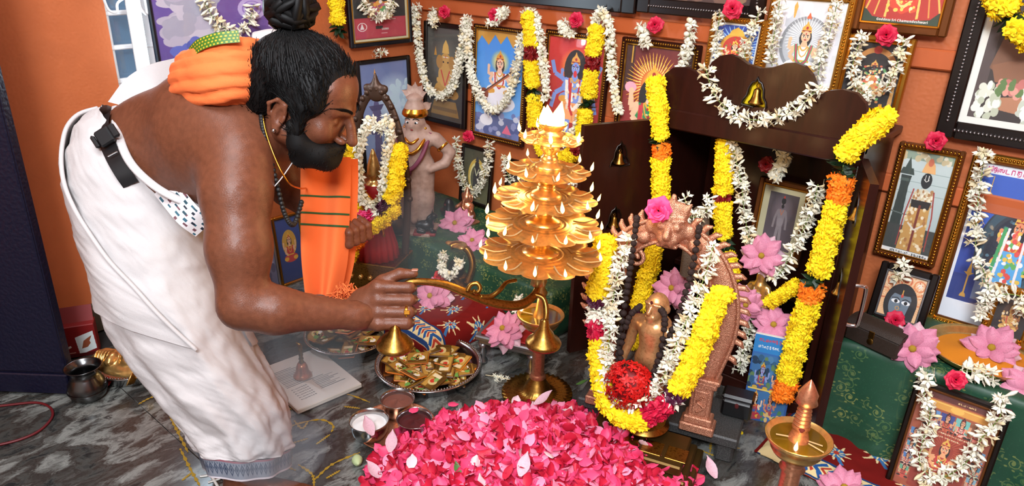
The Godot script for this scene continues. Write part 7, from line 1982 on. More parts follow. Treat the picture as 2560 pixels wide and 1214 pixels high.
# ---------------------------------------------------------------- statues on the left
func statues() -> void:
	# clay figure with one hand on the hip and a mace
	var o := thing("clay_statue", "tall pinkish clay statue of a crowned figure, one hand on hip, holding a mace", "statue", Vector3(-1.9648, 0.16, -1.7514), Vector3(0, 28, 0))
	var k := 0.5643 / 0.6
	o.scale = Vector3.ONE * k
	var b := []
	b.append(cp(Vector3(0, 0.28, 0), Vector3(0, 0.37, 0), 0.05, 0.058, 0.03))
	b.append(cp(Vector3(-0.06, 0.385, 0), Vector3(0.06, 0.385, 0), 0.03, 0.03, 0.02))
	b.append(cp(Vector3(0, 0.39, 0), Vector3(0, 0.42, 0), 0.022, 0.02, 0.01))
	b.append(el(Vector3(0, 0.445, 0.006), Vector3(0.04, 0.048, 0.041), 0.008))
	b.append(cp(Vector3(0, 0.452, 0.044), Vector3(0, 0.437, 0.048), 0.003, 0.0045, 0.003))
	b.append(el(Vector3(0, 0.275, 0), Vector3(0.056, 0.04, 0.042), 0.02))
	for s in [-1.0, 1.0]:
		b.append(cp(Vector3(0.03 * s, 0.27, 0), Vector3(0.036 * s, 0.14, 0.01), 0.046, 0.036, 0.02))
		b.append(cp(Vector3(0.036 * s, 0.14, 0.01), Vector3(0.034 * s, 0.02, 0.0), 0.036, 0.032, 0.02))
		b.append(cp(Vector3(0.036 * s, 0.018, 0.0), Vector3(0.04 * s, 0.014, 0.05), 0.02, 0.014, 0.01))
		b.append(el(Vector3(0.036 * s, 0.44, 0.0), Vector3(0.007, 0.018, 0.01), 0.004))
		b.append(cp(Vector3(0.04 * s, 0.42, -0.01), Vector3(0.045 * s, 0.37, -0.015), 0.018, 0.012, 0.01))
	finger(b, [Vector3(0.082, 0.385, 0), Vector3(0.135, 0.33, -0.02), Vector3(0.12, 0.29, 0.0), Vector3(0.066, 0.268, 0.03)], [0.027, 0.022, 0.02, 0.016])
	finger(b, [Vector3(-0.082, 0.385, 0), Vector3(-0.105, 0.3, 0.01), Vector3(-0.075, 0.24, 0.06)], [0.027, 0.022, 0.017])
	b.append(cp(Vector3(0, 0.26, 0.03), Vector3(0, 0.05, 0.045), 0.02, 0.014, 0.015))
	put(o, "body", blob(b, 0.0075), M.clay)
	var cr := put(o, "crown", lathe([[0.04, 0.472], [0.049, 0.48], [0.046, 0.494], [0.036, 0.518], [0.028, 0.532], [0.036, 0.542], [0.02, 0.553], [0.0, 0.56]], 20), M.clay)
	put(cr, "crown_band", lathe([[0.045, 0.47], [0.052, 0.478], [0.05, 0.49], [0.042, 0.503]], 20, 10, 0.1), M.gold)
	for i in 5:
		put(cr, "plume", petal_mesh(0.055, 0.03, 0.2, 0.6, 4, 4), M.clay, Vector3(0, 0.545, 0), Vector3(-20, 0, -70 + i * 35))
	put(cr, "side_crest", petal_mesh(0.05, 0.032, 0.2, 0.6, 4, 4), M.clay, Vector3(0.03, 0.5, 0), Vector3(0, 0, -55))
	put(o, "necklace", sweep(spline([Vector3(-0.05, 0.405, 0.012), Vector3(-0.035, 0.36, 0.055), Vector3(0, 0.335, 0.066), Vector3(0.035, 0.36, 0.055), Vector3(0.05, 0.405, 0.012)], 24), 0.0075, 6), M.gold)
	put(o, "necklace", sweep(spline([Vector3(-0.04, 0.41, 0.012), Vector3(-0.02, 0.385, 0.05), Vector3(0, 0.375, 0.06), Vector3(0.02, 0.385, 0.05), Vector3(0.04, 0.41, 0.012)], 24), 0.006, 6), M.gold)
	put(o, "sash", sweep(spline([Vector3(-0.062, 0.41, 0.01), Vector3(-0.055, 0.33, 0.058), Vector3(-0.01, 0.27, 0.068), Vector3(0.04, 0.32, 0.062), Vector3(0.064, 0.41, 0.01)], 30), 0.0095, 6, 0.6), M.pink_paint)
	put(o, "pendant", ball(0.015, 10, 6), M.mauve, Vector3(-0.01, 0.258, 0.07))
	for s in [-1.0, 1.0]:
		put(o, "eye", ball(0.008, 8, 5), M.white_paint, Vector3(0.016 * s, 0.452, 0.041), Vector3.ZERO, Vector3(1.2, 0.6, 0.5))
		put(o, "pupil", ball(0.0042, 8, 5), M.ink, Vector3(0.016 * s, 0.452, 0.0445), Vector3.ZERO, Vector3(1, 1, 0.5))
		put(o, "eyebrow", sweep(spline([Vector3(0.006 * s, 0.464, 0.046), Vector3(0.016 * s, 0.469, 0.044), Vector3(0.029 * s, 0.463, 0.037)], 8), 0.0016, 5), M.ink)
		put(o, "ear_ring", ball(0.008, 8, 5), M.gold, Vector3(0.041 * s, 0.424, 0.004))
		put(o, "arm_band", lathe([[0.026, -0.006], [0.029, 0.0], [0.026, 0.006]], 14), M.gold, Vector3(0.108 * s if s > 0 else -0.094, 0.355 if s > 0 else 0.34, -0.01), Vector3(0, 0, 45 if s > 0 else -15))
	put(o, "lips", ball(0.005, 8, 5), M.rose_red, Vector3(0, 0.424, 0.044), Vector3.ZERO, Vector3(1.2, 0.45, 0.6))
	put(o, "forehead_mark", ball(0.003, 8, 5), M.kumkum, Vector3(0, 0.474, 0.0445), Vector3.ZERO, Vector3(0.6, 1.6, 0.5))
	var m := put(o, "mace", lathe([[0.0, 0.0], [0.03, 0.004], [0.038, 0.025], [0.034, 0.05], [0.02, 0.064], [0.014, 0.07], [0.014, 0.24], [0.018, 0.25], [0.0, 0.262]], 14, 14, 0.08), M.bronze_paint, Vector3(-0.06, 0.0, 0.075))
	put(m, "mace_ring", lathe([[0.016, 0.16], [0.02, 0.165], [0.016, 0.17]], 12), M.bronze_paint)
	put(o, "plinth", rbox(Vector3(0.16, 0.02, 0.14), 0.004), M.clay, Vector3(0, 0.004, 0.02))
	# dressed goddess on a brass throne
	var g := thing("goddess_statue", "small golden goddess statue in red silk on a brass throne, heaped with garlands", "statue", Vector3(-1.8597, 0, -1.4662))
	g.basis = Basis(Vector3(0.8944, 0, -0.4472), Vector3.UP, Vector3(0.4472, 0, 0.8944))
	var th := 0.1630
	var gh := 0.7721
	put(g, "throne_base", join([bx(Vector3(0, 0.015, 0), Vector3(0.24, 0.03, 0.2)), bx(Vector3(0, 0.045, 0), Vector3(0.21, 0.03, 0.17)), bx(Vector3(0, th / 2 + 0.03, 0), Vector3(0.17, th - 0.05, 0.14)), bx(Vector3(0, th - 0.005, 0), Vector3(0.2, 0.02, 0.165))]), M.old_brass)
	for i in 5: put(g, "throne_boss", ball(0.01, 8, 5), M.brass, Vector3(-0.07 + 0.035 * i, th * 0.55 + 0.02, 0.07))
	var ff := gh - th
	put(g, "skirt", lathe([[0.0, th], [0.075, th, 1.0], [0.068, th + 0.05, 1.0], [0.05, th + 0.12, 0.6], [0.034, th + 0.17], [0.03, th + 0.19]], 72, 18, 0.12), M.red_silk)
	var gf := [cp(Vector3(0, th + 0.18, 0), Vector3(0, th + 0.25, 0), 0.028, 0.034, 0.02), cp(Vector3(0, th + 0.26, 0), Vector3(0, th + 0.29, 0), 0.013, 0.013, 0.008), el(Vector3(0, th + 0.31, 0.004), Vector3(0.021, 0.026, 0.022), 0.006), cp(Vector3(0, th + 0.33, 0), Vector3(0, th + 0.385, 0), 0.022, 0.006, 0.006)]
	for s in [-1.0, 1.0]:
		gf.append(cp(Vector3(0.034 * s, th + 0.25, 0), Vector3(0.06 * s, th + 0.2, 0.015), 0.012, 0.01, 0.008))
		gf.append(cp(Vector3(0.06 * s, th + 0.2, 0.015), Vector3(0.055 * s, th + 0.24, 0.05), 0.01, 0.008, 0.006))
		gf.append(el(Vector3(0.054 * s, th + 0.255, 0.055), Vector3(0.009, 0.014, 0.006), 0.004))
		gf.append(el(Vector3(0.022 * s, th + 0.3, 0), Vector3(0.005, 0.01, 0.006), 0.003))
	put(g, "figure", blob(gf, 0.005), M.brass)
	put(g, "blouse", lathe([[0.031, th + 0.185], [0.036, th + 0.22], [0.04, th + 0.25], [0.03, th + 0.268]], 20), M.red_silk)
	put(g, "gold_border", sweep(spline([Vector3(-0.035, th + 0.265, 0.02), Vector3(0.0, th + 0.235, 0.043), Vector3(0.034, th + 0.19, 0.036), Vector3(0.05, th + 0.1, 0.05)], 20), 0.006, 6, 0.5), M.gold)
	var ap := []
	for i in 17:
		var a := lerpf(PI + 0.25, -0.25, i / 16.0)
		ap.append(Vector3(cos(a) * 0.1, th + 0.22 + sin(a) * (ff - 0.26) , -0.045))
	ap[0] = Vector3(-0.085, th, -0.045)
	ap[16] = Vector3(0.085, th, -0.045)
	var sp := spline(ap, 64)
	put(g, "halo_arch", sweep(sp, 0.014, 10, 0.6, Vector3.BACK), M.bronze_paint)
	for i in range(3, 62, 3): put(g, "arch_boss", ball(0.0105, 8, 5), M.bronze_paint, sp[i] + Vector3(0, 0, 0.006) + (sp[i] - Vector3(0, th + 0.2, -0.045)).normalized() * 0.012)
	put(g, "arch_crest", blob([el(Vector3(0, 0, 0), Vector3(0.035, 0.032, 0.014), 0.01), cp(Vector3(0, 0.02, 0), Vector3(0, 0.06, 0), 0.016, 0.004, 0.01), el(Vector3(-0.03, 0.012, 0), Vector3(0.014, 0.014, 0.01), 0.006), el(Vector3(0.03, 0.012, 0), Vector3(0.014, 0.014, 0.01), 0.006)], 0.005), M.bronze_paint, sp[32])
	jasmine("jasmine_string", "long white bud garland hung on the small golden goddess", [Vector3(-1.8051, 0.671, -1.4264), Vector3(-1.8302, 0.6121, -1.4027), Vector3(-1.8387, 0.5204, -1.3873), Vector3(-1.8285, 0.4287, -1.3812), Vector3(-1.7901, 0.3878, -1.3892), Vector3(-1.7513, 0.4135, -1.4087), Vector3(-1.7516, 0.5169, -1.4309), Vector3(-1.7438, 0.6208, -1.4459), Vector3(-1.7588, 0.6689, -1.4496), Vector3(-1.7948, 0.6267, -1.4316)], 0.0105, 2, 1.1, 3, "white bud strings")
	garland("marigold_garland", "yellow marigold garland with mauve and pink bands round the small golden goddess", [Vector3(-1.8727, 0.566, -1.3926), Vector3(-1.8743, 0.4732, -1.3807), Vector3(-1.8648, 0.3936, -1.3742), Vector3(-1.8179, 0.342, -1.3753), Vector3(-1.7441, 0.3828, -1.4011), Vector3(-1.7128, 0.4457, -1.4279), Vector3(-1.7186, 0.5073, -1.4474), Vector3(-1.7226, 0.5884, -1.4677)], [[0.2, "y"], [0.27, "m"], [0.36, "h"], [0.42, "y"], [0.52, "p"], [0.6, "w"], [0.68, "m"], [1.0, "y"]], 0.029, "garland", "marigold garlands")
	garland("marigold_garland", "lower yellow and orange marigold garland across the goddess's red skirt", [Vector3(-1.7146, 0.3907, -1.427), Vector3(-1.7455, 0.3478, -1.4004), Vector3(-1.7986, 0.298, -1.3738), Vector3(-1.8404, 0.2414, -1.3529), Vector3(-1.8657, 0.1823, -1.3514)], [[0.45, "y"], [0.6, "p"], [0.8, "o"], [1.0, "y"]], 0.028, "garland", "marigold garlands")

# ---------------------------------------------------------------- things on the floor
func plate_mesh(r: float) -> ArrayMesh:
	return lathe([[0.0, 0.003], [r * 0.8, 0.003], [r * 0.86, 0.01], [r * 0.9, 0.026], [r * 0.92, 0.033], [r * 0.985, 0.036], [r, 0.034], [r, 0.031], [r * 0.93, 0.029], [r * 0.87, 0.004], [r * 0.8, 0.0], [0.0, 0.0]], 64)

func steel_plate(label: String, at: Vector3, r: float) -> Node3D:
	var o := thing("steel_plate", label, "plate", at, Vector3.ZERO, "steel plates")
	put(o, "dish", plate_mesh(r), M.steel)
	var l := []
	for i in 110:
		var a := TAU * i / 110
		l.append([ball(0.0028, 5, 3), Transform3D(Basis().scaled(Vector3(1, 0.6, 1)), Vector3(cos(a) * r * 0.955, 0.0365, sin(a) * r * 0.955))])
	put(o, "beaded_rim", join(l), M.steel).set_meta("kind", "stuff")
	return o

func sachets(where: String, c: Vector3, r: float, n: int) -> void:
	if not M.has("sachet0"):
		M["sachet0"] = pic(96, 72, "b 9a7230 6a4a18;q .04 .06 .92 .88 a87c34;q .06 .7 .88 .2 5a3c14;e .5 .42 .24 .24 d8c890;e .5 .36 .14 .12 c83828;e .32 .55 .16 .12 6a9a48;e .7 .5 .14 .14 e8e4d8;p 4a3014 .44 .3 .56 .3 .58 .72 .42 .72;d 3 12 .3 .2 .7 .6 .04 c02820 e8d060 80a050")
		M["sachet1"] = pic(96, 72, "b 8a6226 4e3612;q .05 .08 .9 .3 b48a40;e .4 .5 .2 .22 c8b078;e .45 .45 .12 .12 b83828;e .6 .6 .16 .1 7aa458;q .7 .15 .2 .6 d8c8a0;l 3a2410 .03 .1 .85 .9 .85")
		for k in 2: M["sachet%d" % k].roughness = 0.3
	for i in n:
		var a := rng.randf() * TAU
		var q := r * sqrt(rng.randf())
		var y := 0.012 + 0.03 * (float(i) / n) * (1.0 - pow(q / r, 2.0)) + 0.012 * float(i) / n
		var o := thing("sachet", "small gold printed sachet heaped in the " + where, "packet", c + Vector3(cos(a) * q, y, sin(a) * q), Vector3(rng.randf_range(-15, 15), rng.randf() * 360, rng.randf_range(-15, 15)), "sachets in the " + where)
		put(o, "pouch", rbox(Vector3(0.066, 0.005, 0.05), 0.002), M.packet_orange if rng.randf() < 0.25 else M.packet_brown)
		put(o, "printed_face", rect_uv(0.064, 0.048), M["sachet%d" % (i % 2)], Vector3(0, 0.0028, 0), Vector3(-90, 0, 0))

func floor_things() -> void:
	steel_plate("steel plate with beaded rim full of sachets, nearest the petal heap", Vector3(-1.3759, 0, -1.2558), 0.16)
	sachets("front steel plate", Vector3(-1.3759, 0, -1.2558), 0.118, 46)
	steel_plate("steel plate full of sachets behind the priest's hand", Vector3(-1.6913, 0, -1.2018), 0.14)
	sachets("steel plate behind the hand", Vector3(-1.6913, 0, -1.2018), 0.1, 26)
	# book with a hand bell on it
	var bk := thing("prayer_book", "open white prayer booklet with printed verses lying on the floor", "book", Vector3(-1.5934, 0, -0.9814))
	bk.basis = Basis(Vector3(0.113, 0, -0.9936), Vector3.UP, Vector3(0.9936, 0, 0.113))
	put(bk, "pages", rbox(Vector3(0.2, 0.014, 0.26), 0.002), M.paper, Vector3(0, 0.0075, 0))
	put(bk, "cover", rbox(Vector3(0.204, 0.003, 0.264), 0.001), M.old_wood, Vector3(0, 0.0015, 0))
	var s := "b d8d8d2 d2d2cc;"
	for i in 13: s += "l 3a3a3c .012 .12 %f %f %f;" % [0.2 + i * 0.03, 0.42 + 0.2 * fposmod(i * 0.37, 1.0), 0.2 + i * 0.03]
	for i in 9: s += "l 3a3a3c .012 .5 %f %f %f;" % [0.56 + i * 0.03, 0.7 + 0.22 * fposmod(i * 0.61, 1.0), 0.56 + i * 0.03]
	for i in 6: s += "T .14 %f .03 55555a %s;" % [0.62 + i * 0.045, "cTmlSnrk"]
	put(bk, "printed_page", rect_uv(0.196, 0.256), pic(224, 288, s), Vector3(0, 0.0148, 0), Vector3(-90, 0, 0))
	var hb := thing("hand_bell", "small brass hand bell standing on the open prayer booklet", "bell", Vector3(-1.6057, 0.015, -0.9715))
	put(hb, "bell_body", lathe([[0.0, 0.0], [0.024, 0.0], [0.027, 0.004], [0.024, 0.01], [0.019, 0.018], [0.016, 0.034], [0.012, 0.044], [0.0, 0.047]], 24), M.copper)
	put(hb, "stem", lathe([[0.006, 0.044], [0.008, 0.05], [0.005, 0.054], [0.0075, 0.06], [0.005, 0.066], [0.007, 0.074], [0.0045, 0.082], [0.008, 0.09], [0.004, 0.096]], 14), M.old_brass)
	put(hb, "finial", blob([el(Vector3(0, 0.102, 0), Vector3(0.009, 0.008, 0.007), 0.004), cp(Vector3(-0.006, 0.105, 0), Vector3(-0.012, 0.112, 0.004), 0.004, 0.002, 0.003), cp(Vector3(0.006, 0.105, 0), Vector3(0.012, 0.112, 0.004), 0.004, 0.002, 0.003)], 0.0025), M.old_brass)
	# copper tray with three steel cups
	var ct := thing("copper_tray", "round copper tray holding three steel cups by the petal heap", "tray", Vector3(-1.2357, 0, -1.007))
	put(ct, "tray", lathe([[0.0, 0.003], [0.09, 0.003], [0.1, 0.012], [0.105, 0.014], [0.104, 0.011], [0.094, 0.0], [0.0, 0.0]], 48), M.copper)
	for c in [["white powder and a lotus petal", Vector3(-1.2579, 0.004, -0.9381), M.powder_white, 0.05], ["reddish brown sandal paste", Vector3(-1.2769, 0.004, -1.0496), M.paste, 0.046], ["dark red kumkum powder", Vector3(-1.1792, 0.004, -1.0227), M.kumkum, 0.046]]:
		var r: float = c[3]
		var cu := thing("steel_cup", "steel cup filled with " + c[0], "cup", c[1], Vector3.ZERO, "steel cups on the copper tray")
		put(cu, "cup", lathe([[0.0, 0.002], [r * 0.72, 0.002], [r * 0.9, 0.018], [r * 0.94, 0.036], [r * 0.92, 0.044], [r, 0.05], [r * 1.02, 0.052], [r * 0.99, 0.053], [r * 0.88, 0.044], [r * 0.86, 0.02], [0.0, 0.008]], 36), M.steel)
		var fi := put(cu, "filling", grid(6, 24, func(u, v): return Vector3(cos(v * TAU) * r * 0.88 * u, 0.038 + 0.006 * (1.0 - u) * sin(v * 14.0 + u * 5.0) + 0.004 * (1.0 - u * u), sin(v * TAU) * r * 0.88 * u), true), c[2])
		fi.set_meta("kind", "stuff")
	var cam := thing("incense_packet", "orange paper strip tucked under the cup of sandal paste", "paper", Vector3(-1.3208, 0.012, -0.9717), Vector3(0, 30, 8))
	put(cam, "strip", rbox(Vector3(0.05, 0.003, 0.014), 0.001), M.packet_orange)
	put(cam, "fold", rbox(Vector3(0.05, 0.002, 0.006), 0.0005), M.packet_brown, Vector3(0, 0.002, 0.003))
	# steel pot, red box and tray of brass things by the door
	var pt := thing("steel_pot", "narrow necked steel water pot by the navy door", "pot", Vector3(-1.9633, 0, -0.5226))
	put(pt, "pot", lathe([[0.0, 0.0], [0.034, 0.0], [0.045, 0.012], [0.05, 0.03], [0.046, 0.05], [0.036, 0.068], [0.033, 0.078], [0.037, 0.09], [0.046, 0.099], [0.047, 0.101], [0.043, 0.1], [0.034, 0.088], [0.03, 0.076], [0.034, 0.064], [0.04, 0.03], [0.0, 0.006]], 40), M.dark_steel)
	put(pt, "band", lathe([[0.0505, 0.028], [0.0512, 0.03], [0.0505, 0.032]], 40), M.dark_steel)
	var rb := thing("incense_box", "red cardboard box printed with a hand by the skirting", "box", Vector3(-2.192, 0, -0.5902))
	rb.basis = Basis(Vector3(0.4292, 0, -0.9032), Vector3.UP, Vector3(0.9032, 0, 0.4292))
	put(rb, "carton", rbox(Vector3(0.1, 0.105, 0.05), 0.002), M.red_card, Vector3(-0.005, 0.053, -0.03))
	put(rb, "front_print", rect_uv(0.098, 0.1), pic(128, 128, "b 7a1c1c 6a1616;p c8d0d0 .45 .35 .95 .2 .98 .8 .5 .95;p 8a4a30 .58 .75 .66 .5 .78 .42 .9 .35 .82 .52 .84 .6 .74 .72;l d8c8b0 .02 .1 .85 .4 .85;p b8b0a8 .05 .7 .3 .6 .32 .66 .08 .78;q 0 .9 1 .1 481010"), Vector3(-0.005, 0.053, -0.0045))
	put(rb, "open_flap", rbox(Vector3(0.098, 0.05, 0.002), 0.0005), M.red_card_light, Vector3(-0.005, 0.128, -0.04), Vector3(-18, 0, 0))
	var l := []
	for i in 3: l.append(bx(Vector3(-0.01 + 0.006 * i, 0.146 - i * 0.012, -0.0395 + i * 0.004), Vector3(0.07 - 0.008 * i, 0.002, 0.001), 0.0))
	var tr := thing("steel_tray", "steel tray heaped with brass lamps and idols by the priest's knee", "plate", Vector3(-2.0088, 0, -0.6662))
	put(tr, "dish", plate_mesh(0.105), M.steel)
	l = []
	for i in 80:
		var a := TAU * i / 80
		l.append([ball(0.0026, 5, 3), Transform3D(Basis().scaled(Vector3(1, 0.6, 1)), Vector3(cos(a) * 0.1, 0.0365, sin(a) * 0.1))])
	put(tr, "beaded_rim", join(l), M.steel).set_meta("kind", "stuff")
	var z: Node3D = thing("brass_relief", "embossed brass face plate lying in the steel tray", "ornament", Vector3(-1.9594, 0.062, -0.6375), Vector3(18, 35, 0), "")
	put(z, "relief", blob([el(Vector3(0, 0, 0), Vector3(0.075, 0.018, 0.042), 0.01), el(Vector3(-0.06, 0.006, 0.0), Vector3(0.022, 0.016, 0.03), 0.008), el(Vector3(-0.03, 0.02, 0.01), Vector3(0.012, 0.01, 0.02), 0.004), el(Vector3(0.01, 0.02, 0.0), Vector3(0.022, 0.012, 0.022), 0.004), el(Vector3(0.045, 0.018, 0.01), Vector3(0.016, 0.012, 0.02), 0.004), cp(Vector3(-0.06, 0.014, 0.0), Vector3(-0.092, 0.006, 0.006), 0.012, 0.003, 0.006)], 0.005), M.brass)
	z.scale = Vector3.ONE * 1.25
	for i in 5: put(z, "rib", sweep(spline([Vector3(-0.07 + i * 0.007, 0.004, -0.026), Vector3(-0.068 + i * 0.007, 0.026, 0.0), Vector3(-0.07 + i * 0.007, 0.004, 0.028)], 10), 0.0025, 5), M.brass)
	z = thing("brass_dish_lamp", "round brass dish lamp standing on edge at the front of the steel tray", "lamp", Vector3(-1.8853, 0.045, -0.6225), Vector3(62, -35, 0))
	put(z, "dish", lathe([[0.0, 0.0], [0.012, 0.0], [0.018, 0.008], [0.022, 0.014], [0.023, 0.016], [0.02, 0.015], [0.012, 0.006], [0.0, 0.004]], 28), M.old_brass)
	put(z, "rim_ring", lathe([[0.021, 0.014], [0.0245, 0.016], [0.021, 0.018]], 28), M.brass)
	put(z, "spike", lathe([[0.003, 0.004], [0.004, 0.01], [0.0, 0.014]], 10), M.brass)
	z = thing("brass_ring_plate", "brass ring shaped plate leaning in the steel tray beside the white dhoti", "ornament", Vector3(-1.9018, 0.055, -0.6783), Vector3(35, -20, -30))
	put(z, "plate", lathe([[0.0, 0.0], [0.03, 0.0], [0.04, 0.006], [0.042, 0.008], [0.036, 0.008], [0.0, 0.004]], 32), M.brass)
	put(z, "inner_ring", lathe([[0.014, 0.005], [0.017, 0.009], [0.02, 0.005]], 24), M.copper)
	put(z, "centre_boss", ball(0.007, 10, 6), M.copper, Vector3(0, 0.006, 0))
	var rf := rose("scarlet flower lying between the steel pot and the tray", Vector3(-1.9859, 0.012, -0.5739), Vector3(0.1, 1, 0.3), M.ixora, 0.6)
	var rc := thing("red_cord", "thin red cord looped on the marble at the lower left", "cord")
	put(rc, "cord", sweep(spline([Vector3(-2.1157, 0.004, -0.2959), Vector3(-2.0751, 0.004, -0.3588), Vector3(-2.0334, 0.004, -0.413), Vector3(-1.9827, 0.004, -0.4305), Vector3(-1.9331, 0.004, -0.4186), Vector3(-1.8951, 0.004, -0.3776), Vector3(-1.8907, 0.004, -0.3309), Vector3(-1.911, 0.004, -0.2757), Vector3(-1.9359, 0.004, -0.2316)], 70), 0.0035, 6), M.red_cord)
	put(rc, "plug_end", sweep(PackedVector3Array([Vector3(-1.9327, 0.006, -0.2313), Vector3(-1.9449, 0.006, -0.2096)]), 0.006, 6), M.red_cord)
	# chalk drawing on the marble
	var ko := thing("yellow_kolam", "yellow powder kolam lines drawn on the dark marble floor", "floor drawing")
	var kl := [[Vector3(-1.8322, 0.001, -0.5974), Vector3(-1.8382, 0.001, -0.6383), Vector3(-1.8194, 0.001, -0.6744)], [Vector3(-1.717, 0.001, -0.6312), Vector3(-1.6359, 0.001, -0.6135), Vector3(-1.5415, 0.001, -0.5929)], [Vector3(-1.6824, 0.001, -0.6635), Vector3(-1.628, 0.001, -0.6096)], [Vector3(-1.5707, 0.001, -0.5868), Vector3(-1.4815, 0.001, -0.5678), Vector3(-1.4062, 0.001, -0.554)], [Vector3(-1.455, 0.001, -0.5349), Vector3(-1.4644, 0.001, -0.5641)], [Vector3(-1.5569, 0.001, -0.9212), Vector3(-1.5284, 0.001, -0.9751), Vector3(-1.4547, 0.001, -1.0173), Vector3(-1.3792, 0.001, -1.0354)], [Vector3(-1.5327, 0.001, -0.848), Vector3(-1.5003, 0.001, -0.8834)], [Vector3(-1.4165, 0.001, -0.9747), Vector3(-1.377, 0.001, -0.9989)], [Vector3(-1.4494, 0.001, -0.7829), Vector3(-1.4435, 0.001, -0.8392), Vector3(-1.4147, 0.001, -0.8946), Vector3(-1.3699, 0.001, -0.9033), Vector3(-1.3479, 0.001, -0.8821)], [Vector3(-1.4622, 0.001, -0.8455), Vector3(-1.4175, 0.001, -0.8402), Vector3(-1.4321, 0.001, -0.8688)], [Vector3(-1.3876, 0.001, -0.7785), Vector3(-1.371, 0.001, -0.8268)], [Vector3(-1.3359, 0.001, -0.8266), Vector3(-1.3433, 0.001, -0.875)], [Vector3(-1.304, 0.001, -0.7521), Vector3(-1.2487, 0.001, -0.7542), Vector3(-1.2115, 0.001, -0.7339)], [Vector3(-1.2276, 0.001, -0.7451), Vector3(-1.2433, 0.001, -0.8083), Vector3(-1.2292, 0.001, -0.8831)], [Vector3(-1.2889, 0.001, -0.7363), Vector3(-1.3335, 0.001, -0.7207), Vector3(-1.3716, 0.001, -0.6894)], [Vector3(-1.2125, 0.001, -0.7685), Vector3(-1.2112, 0.001, -0.8084)], [Vector3(-1.2125, 0.001, -1.1532), Vector3(-1.187, 0.001, -1.1271)], [Vector3(-0.6041, 0.001, -1.5413), Vector3(-0.5692, 0.001, -1.54), Vector3(-0.5232, 0.001, -1.5608)], [Vector3(-0.6081, 0.001, -1.4819), Vector3(-0.555, 0.001, -1.4882)], [Vector3(-0.608, 0.001, -1.5722), Vector3(-0.5737, 0.001, -1.4921)]]
	for k in kl:
		var sp := spline(k, 24)
		put(ko, "line", grid(24, 2, func(u, v):
			var i := int(round(u * 24))
			var t := (sp[mini(i + 1, 24)] - sp[maxi(i - 1, 0)]).normalized()
			var w := 0.0042 * (0.6 + 0.4 * sin(i * 2.1 + k[0].x * 40.0)) * (0.55 + 0.5 * absf(sin(i * 1.7 + k.size())) ) * (0.3 + minf(1.0, 4.0 * u * (1.0 - u) + 0.3))
			return sp[i] + t.cross(Vector3.UP) * (v - 0.5) * 2.0 * w + Vector3(0, 0.0006 * sin(v * PI), 0)), M.kolam_yellow)
	var wk := thing("white_kolam", "white powder scatter on the marble beside the priest's foot", "floor drawing")
	for k in [[Vector3(-1.4706, 0.001, -0.5976), Vector3(-1.4165, 0.001, -0.5893), Vector3(-1.3756, 0.001, -0.5823)], [Vector3(-1.4373, 0.001, -0.5701), Vector3(-1.4196, 0.001, -0.596)], [Vector3(-1.4041, 0.001, -0.5726), Vector3(-1.3963, 0.001, -0.5986)]]:
		put(wk, "line", sweep(spline(k, 10), 0.004, 4, 0.2), M.kolam_white)
	var sg := thing("white_sprig", "broken white flower sprig on the marble behind the front plate", "sprig", Vector3(-1.1926, 0.003, -1.3722))
	for i in 14:
		var a := rng.randf() * TAU
		var r := rng.randf_range(0.005, 0.03)
		put(sg, "floret", K.jasmine1, M.jasmine_white, Vector3(cos(a) * r * 1.3, 0.003, sin(a) * r * 0.7), Vector3(60 + rng.randf() * 60, rng.randf() * 360, 0), Vector3.ONE * 0.6)
	put(sg, "stalk", sweep(PackedVector3Array([Vector3(-0.04, 0.003, 0.02), Vector3(0.0, 0.004, 0.0), Vector3(0.04, 0.003, -0.015)]), 0.0012, 4), M.jasmine_cream)

# ---------------------------------------------------------------- the heap of petals
func heap(u: Vector2) -> Vector3:
	var q := Vector2(u.x * 0.395, u.y * 0.3)
	q = q.rotated(-0.7200)
	return Vector3(-0.835, 0, -1.085) + Vector3(q.x, 0.115 * maxf(0.0, 1.0 - u.length_squared()), q.y)

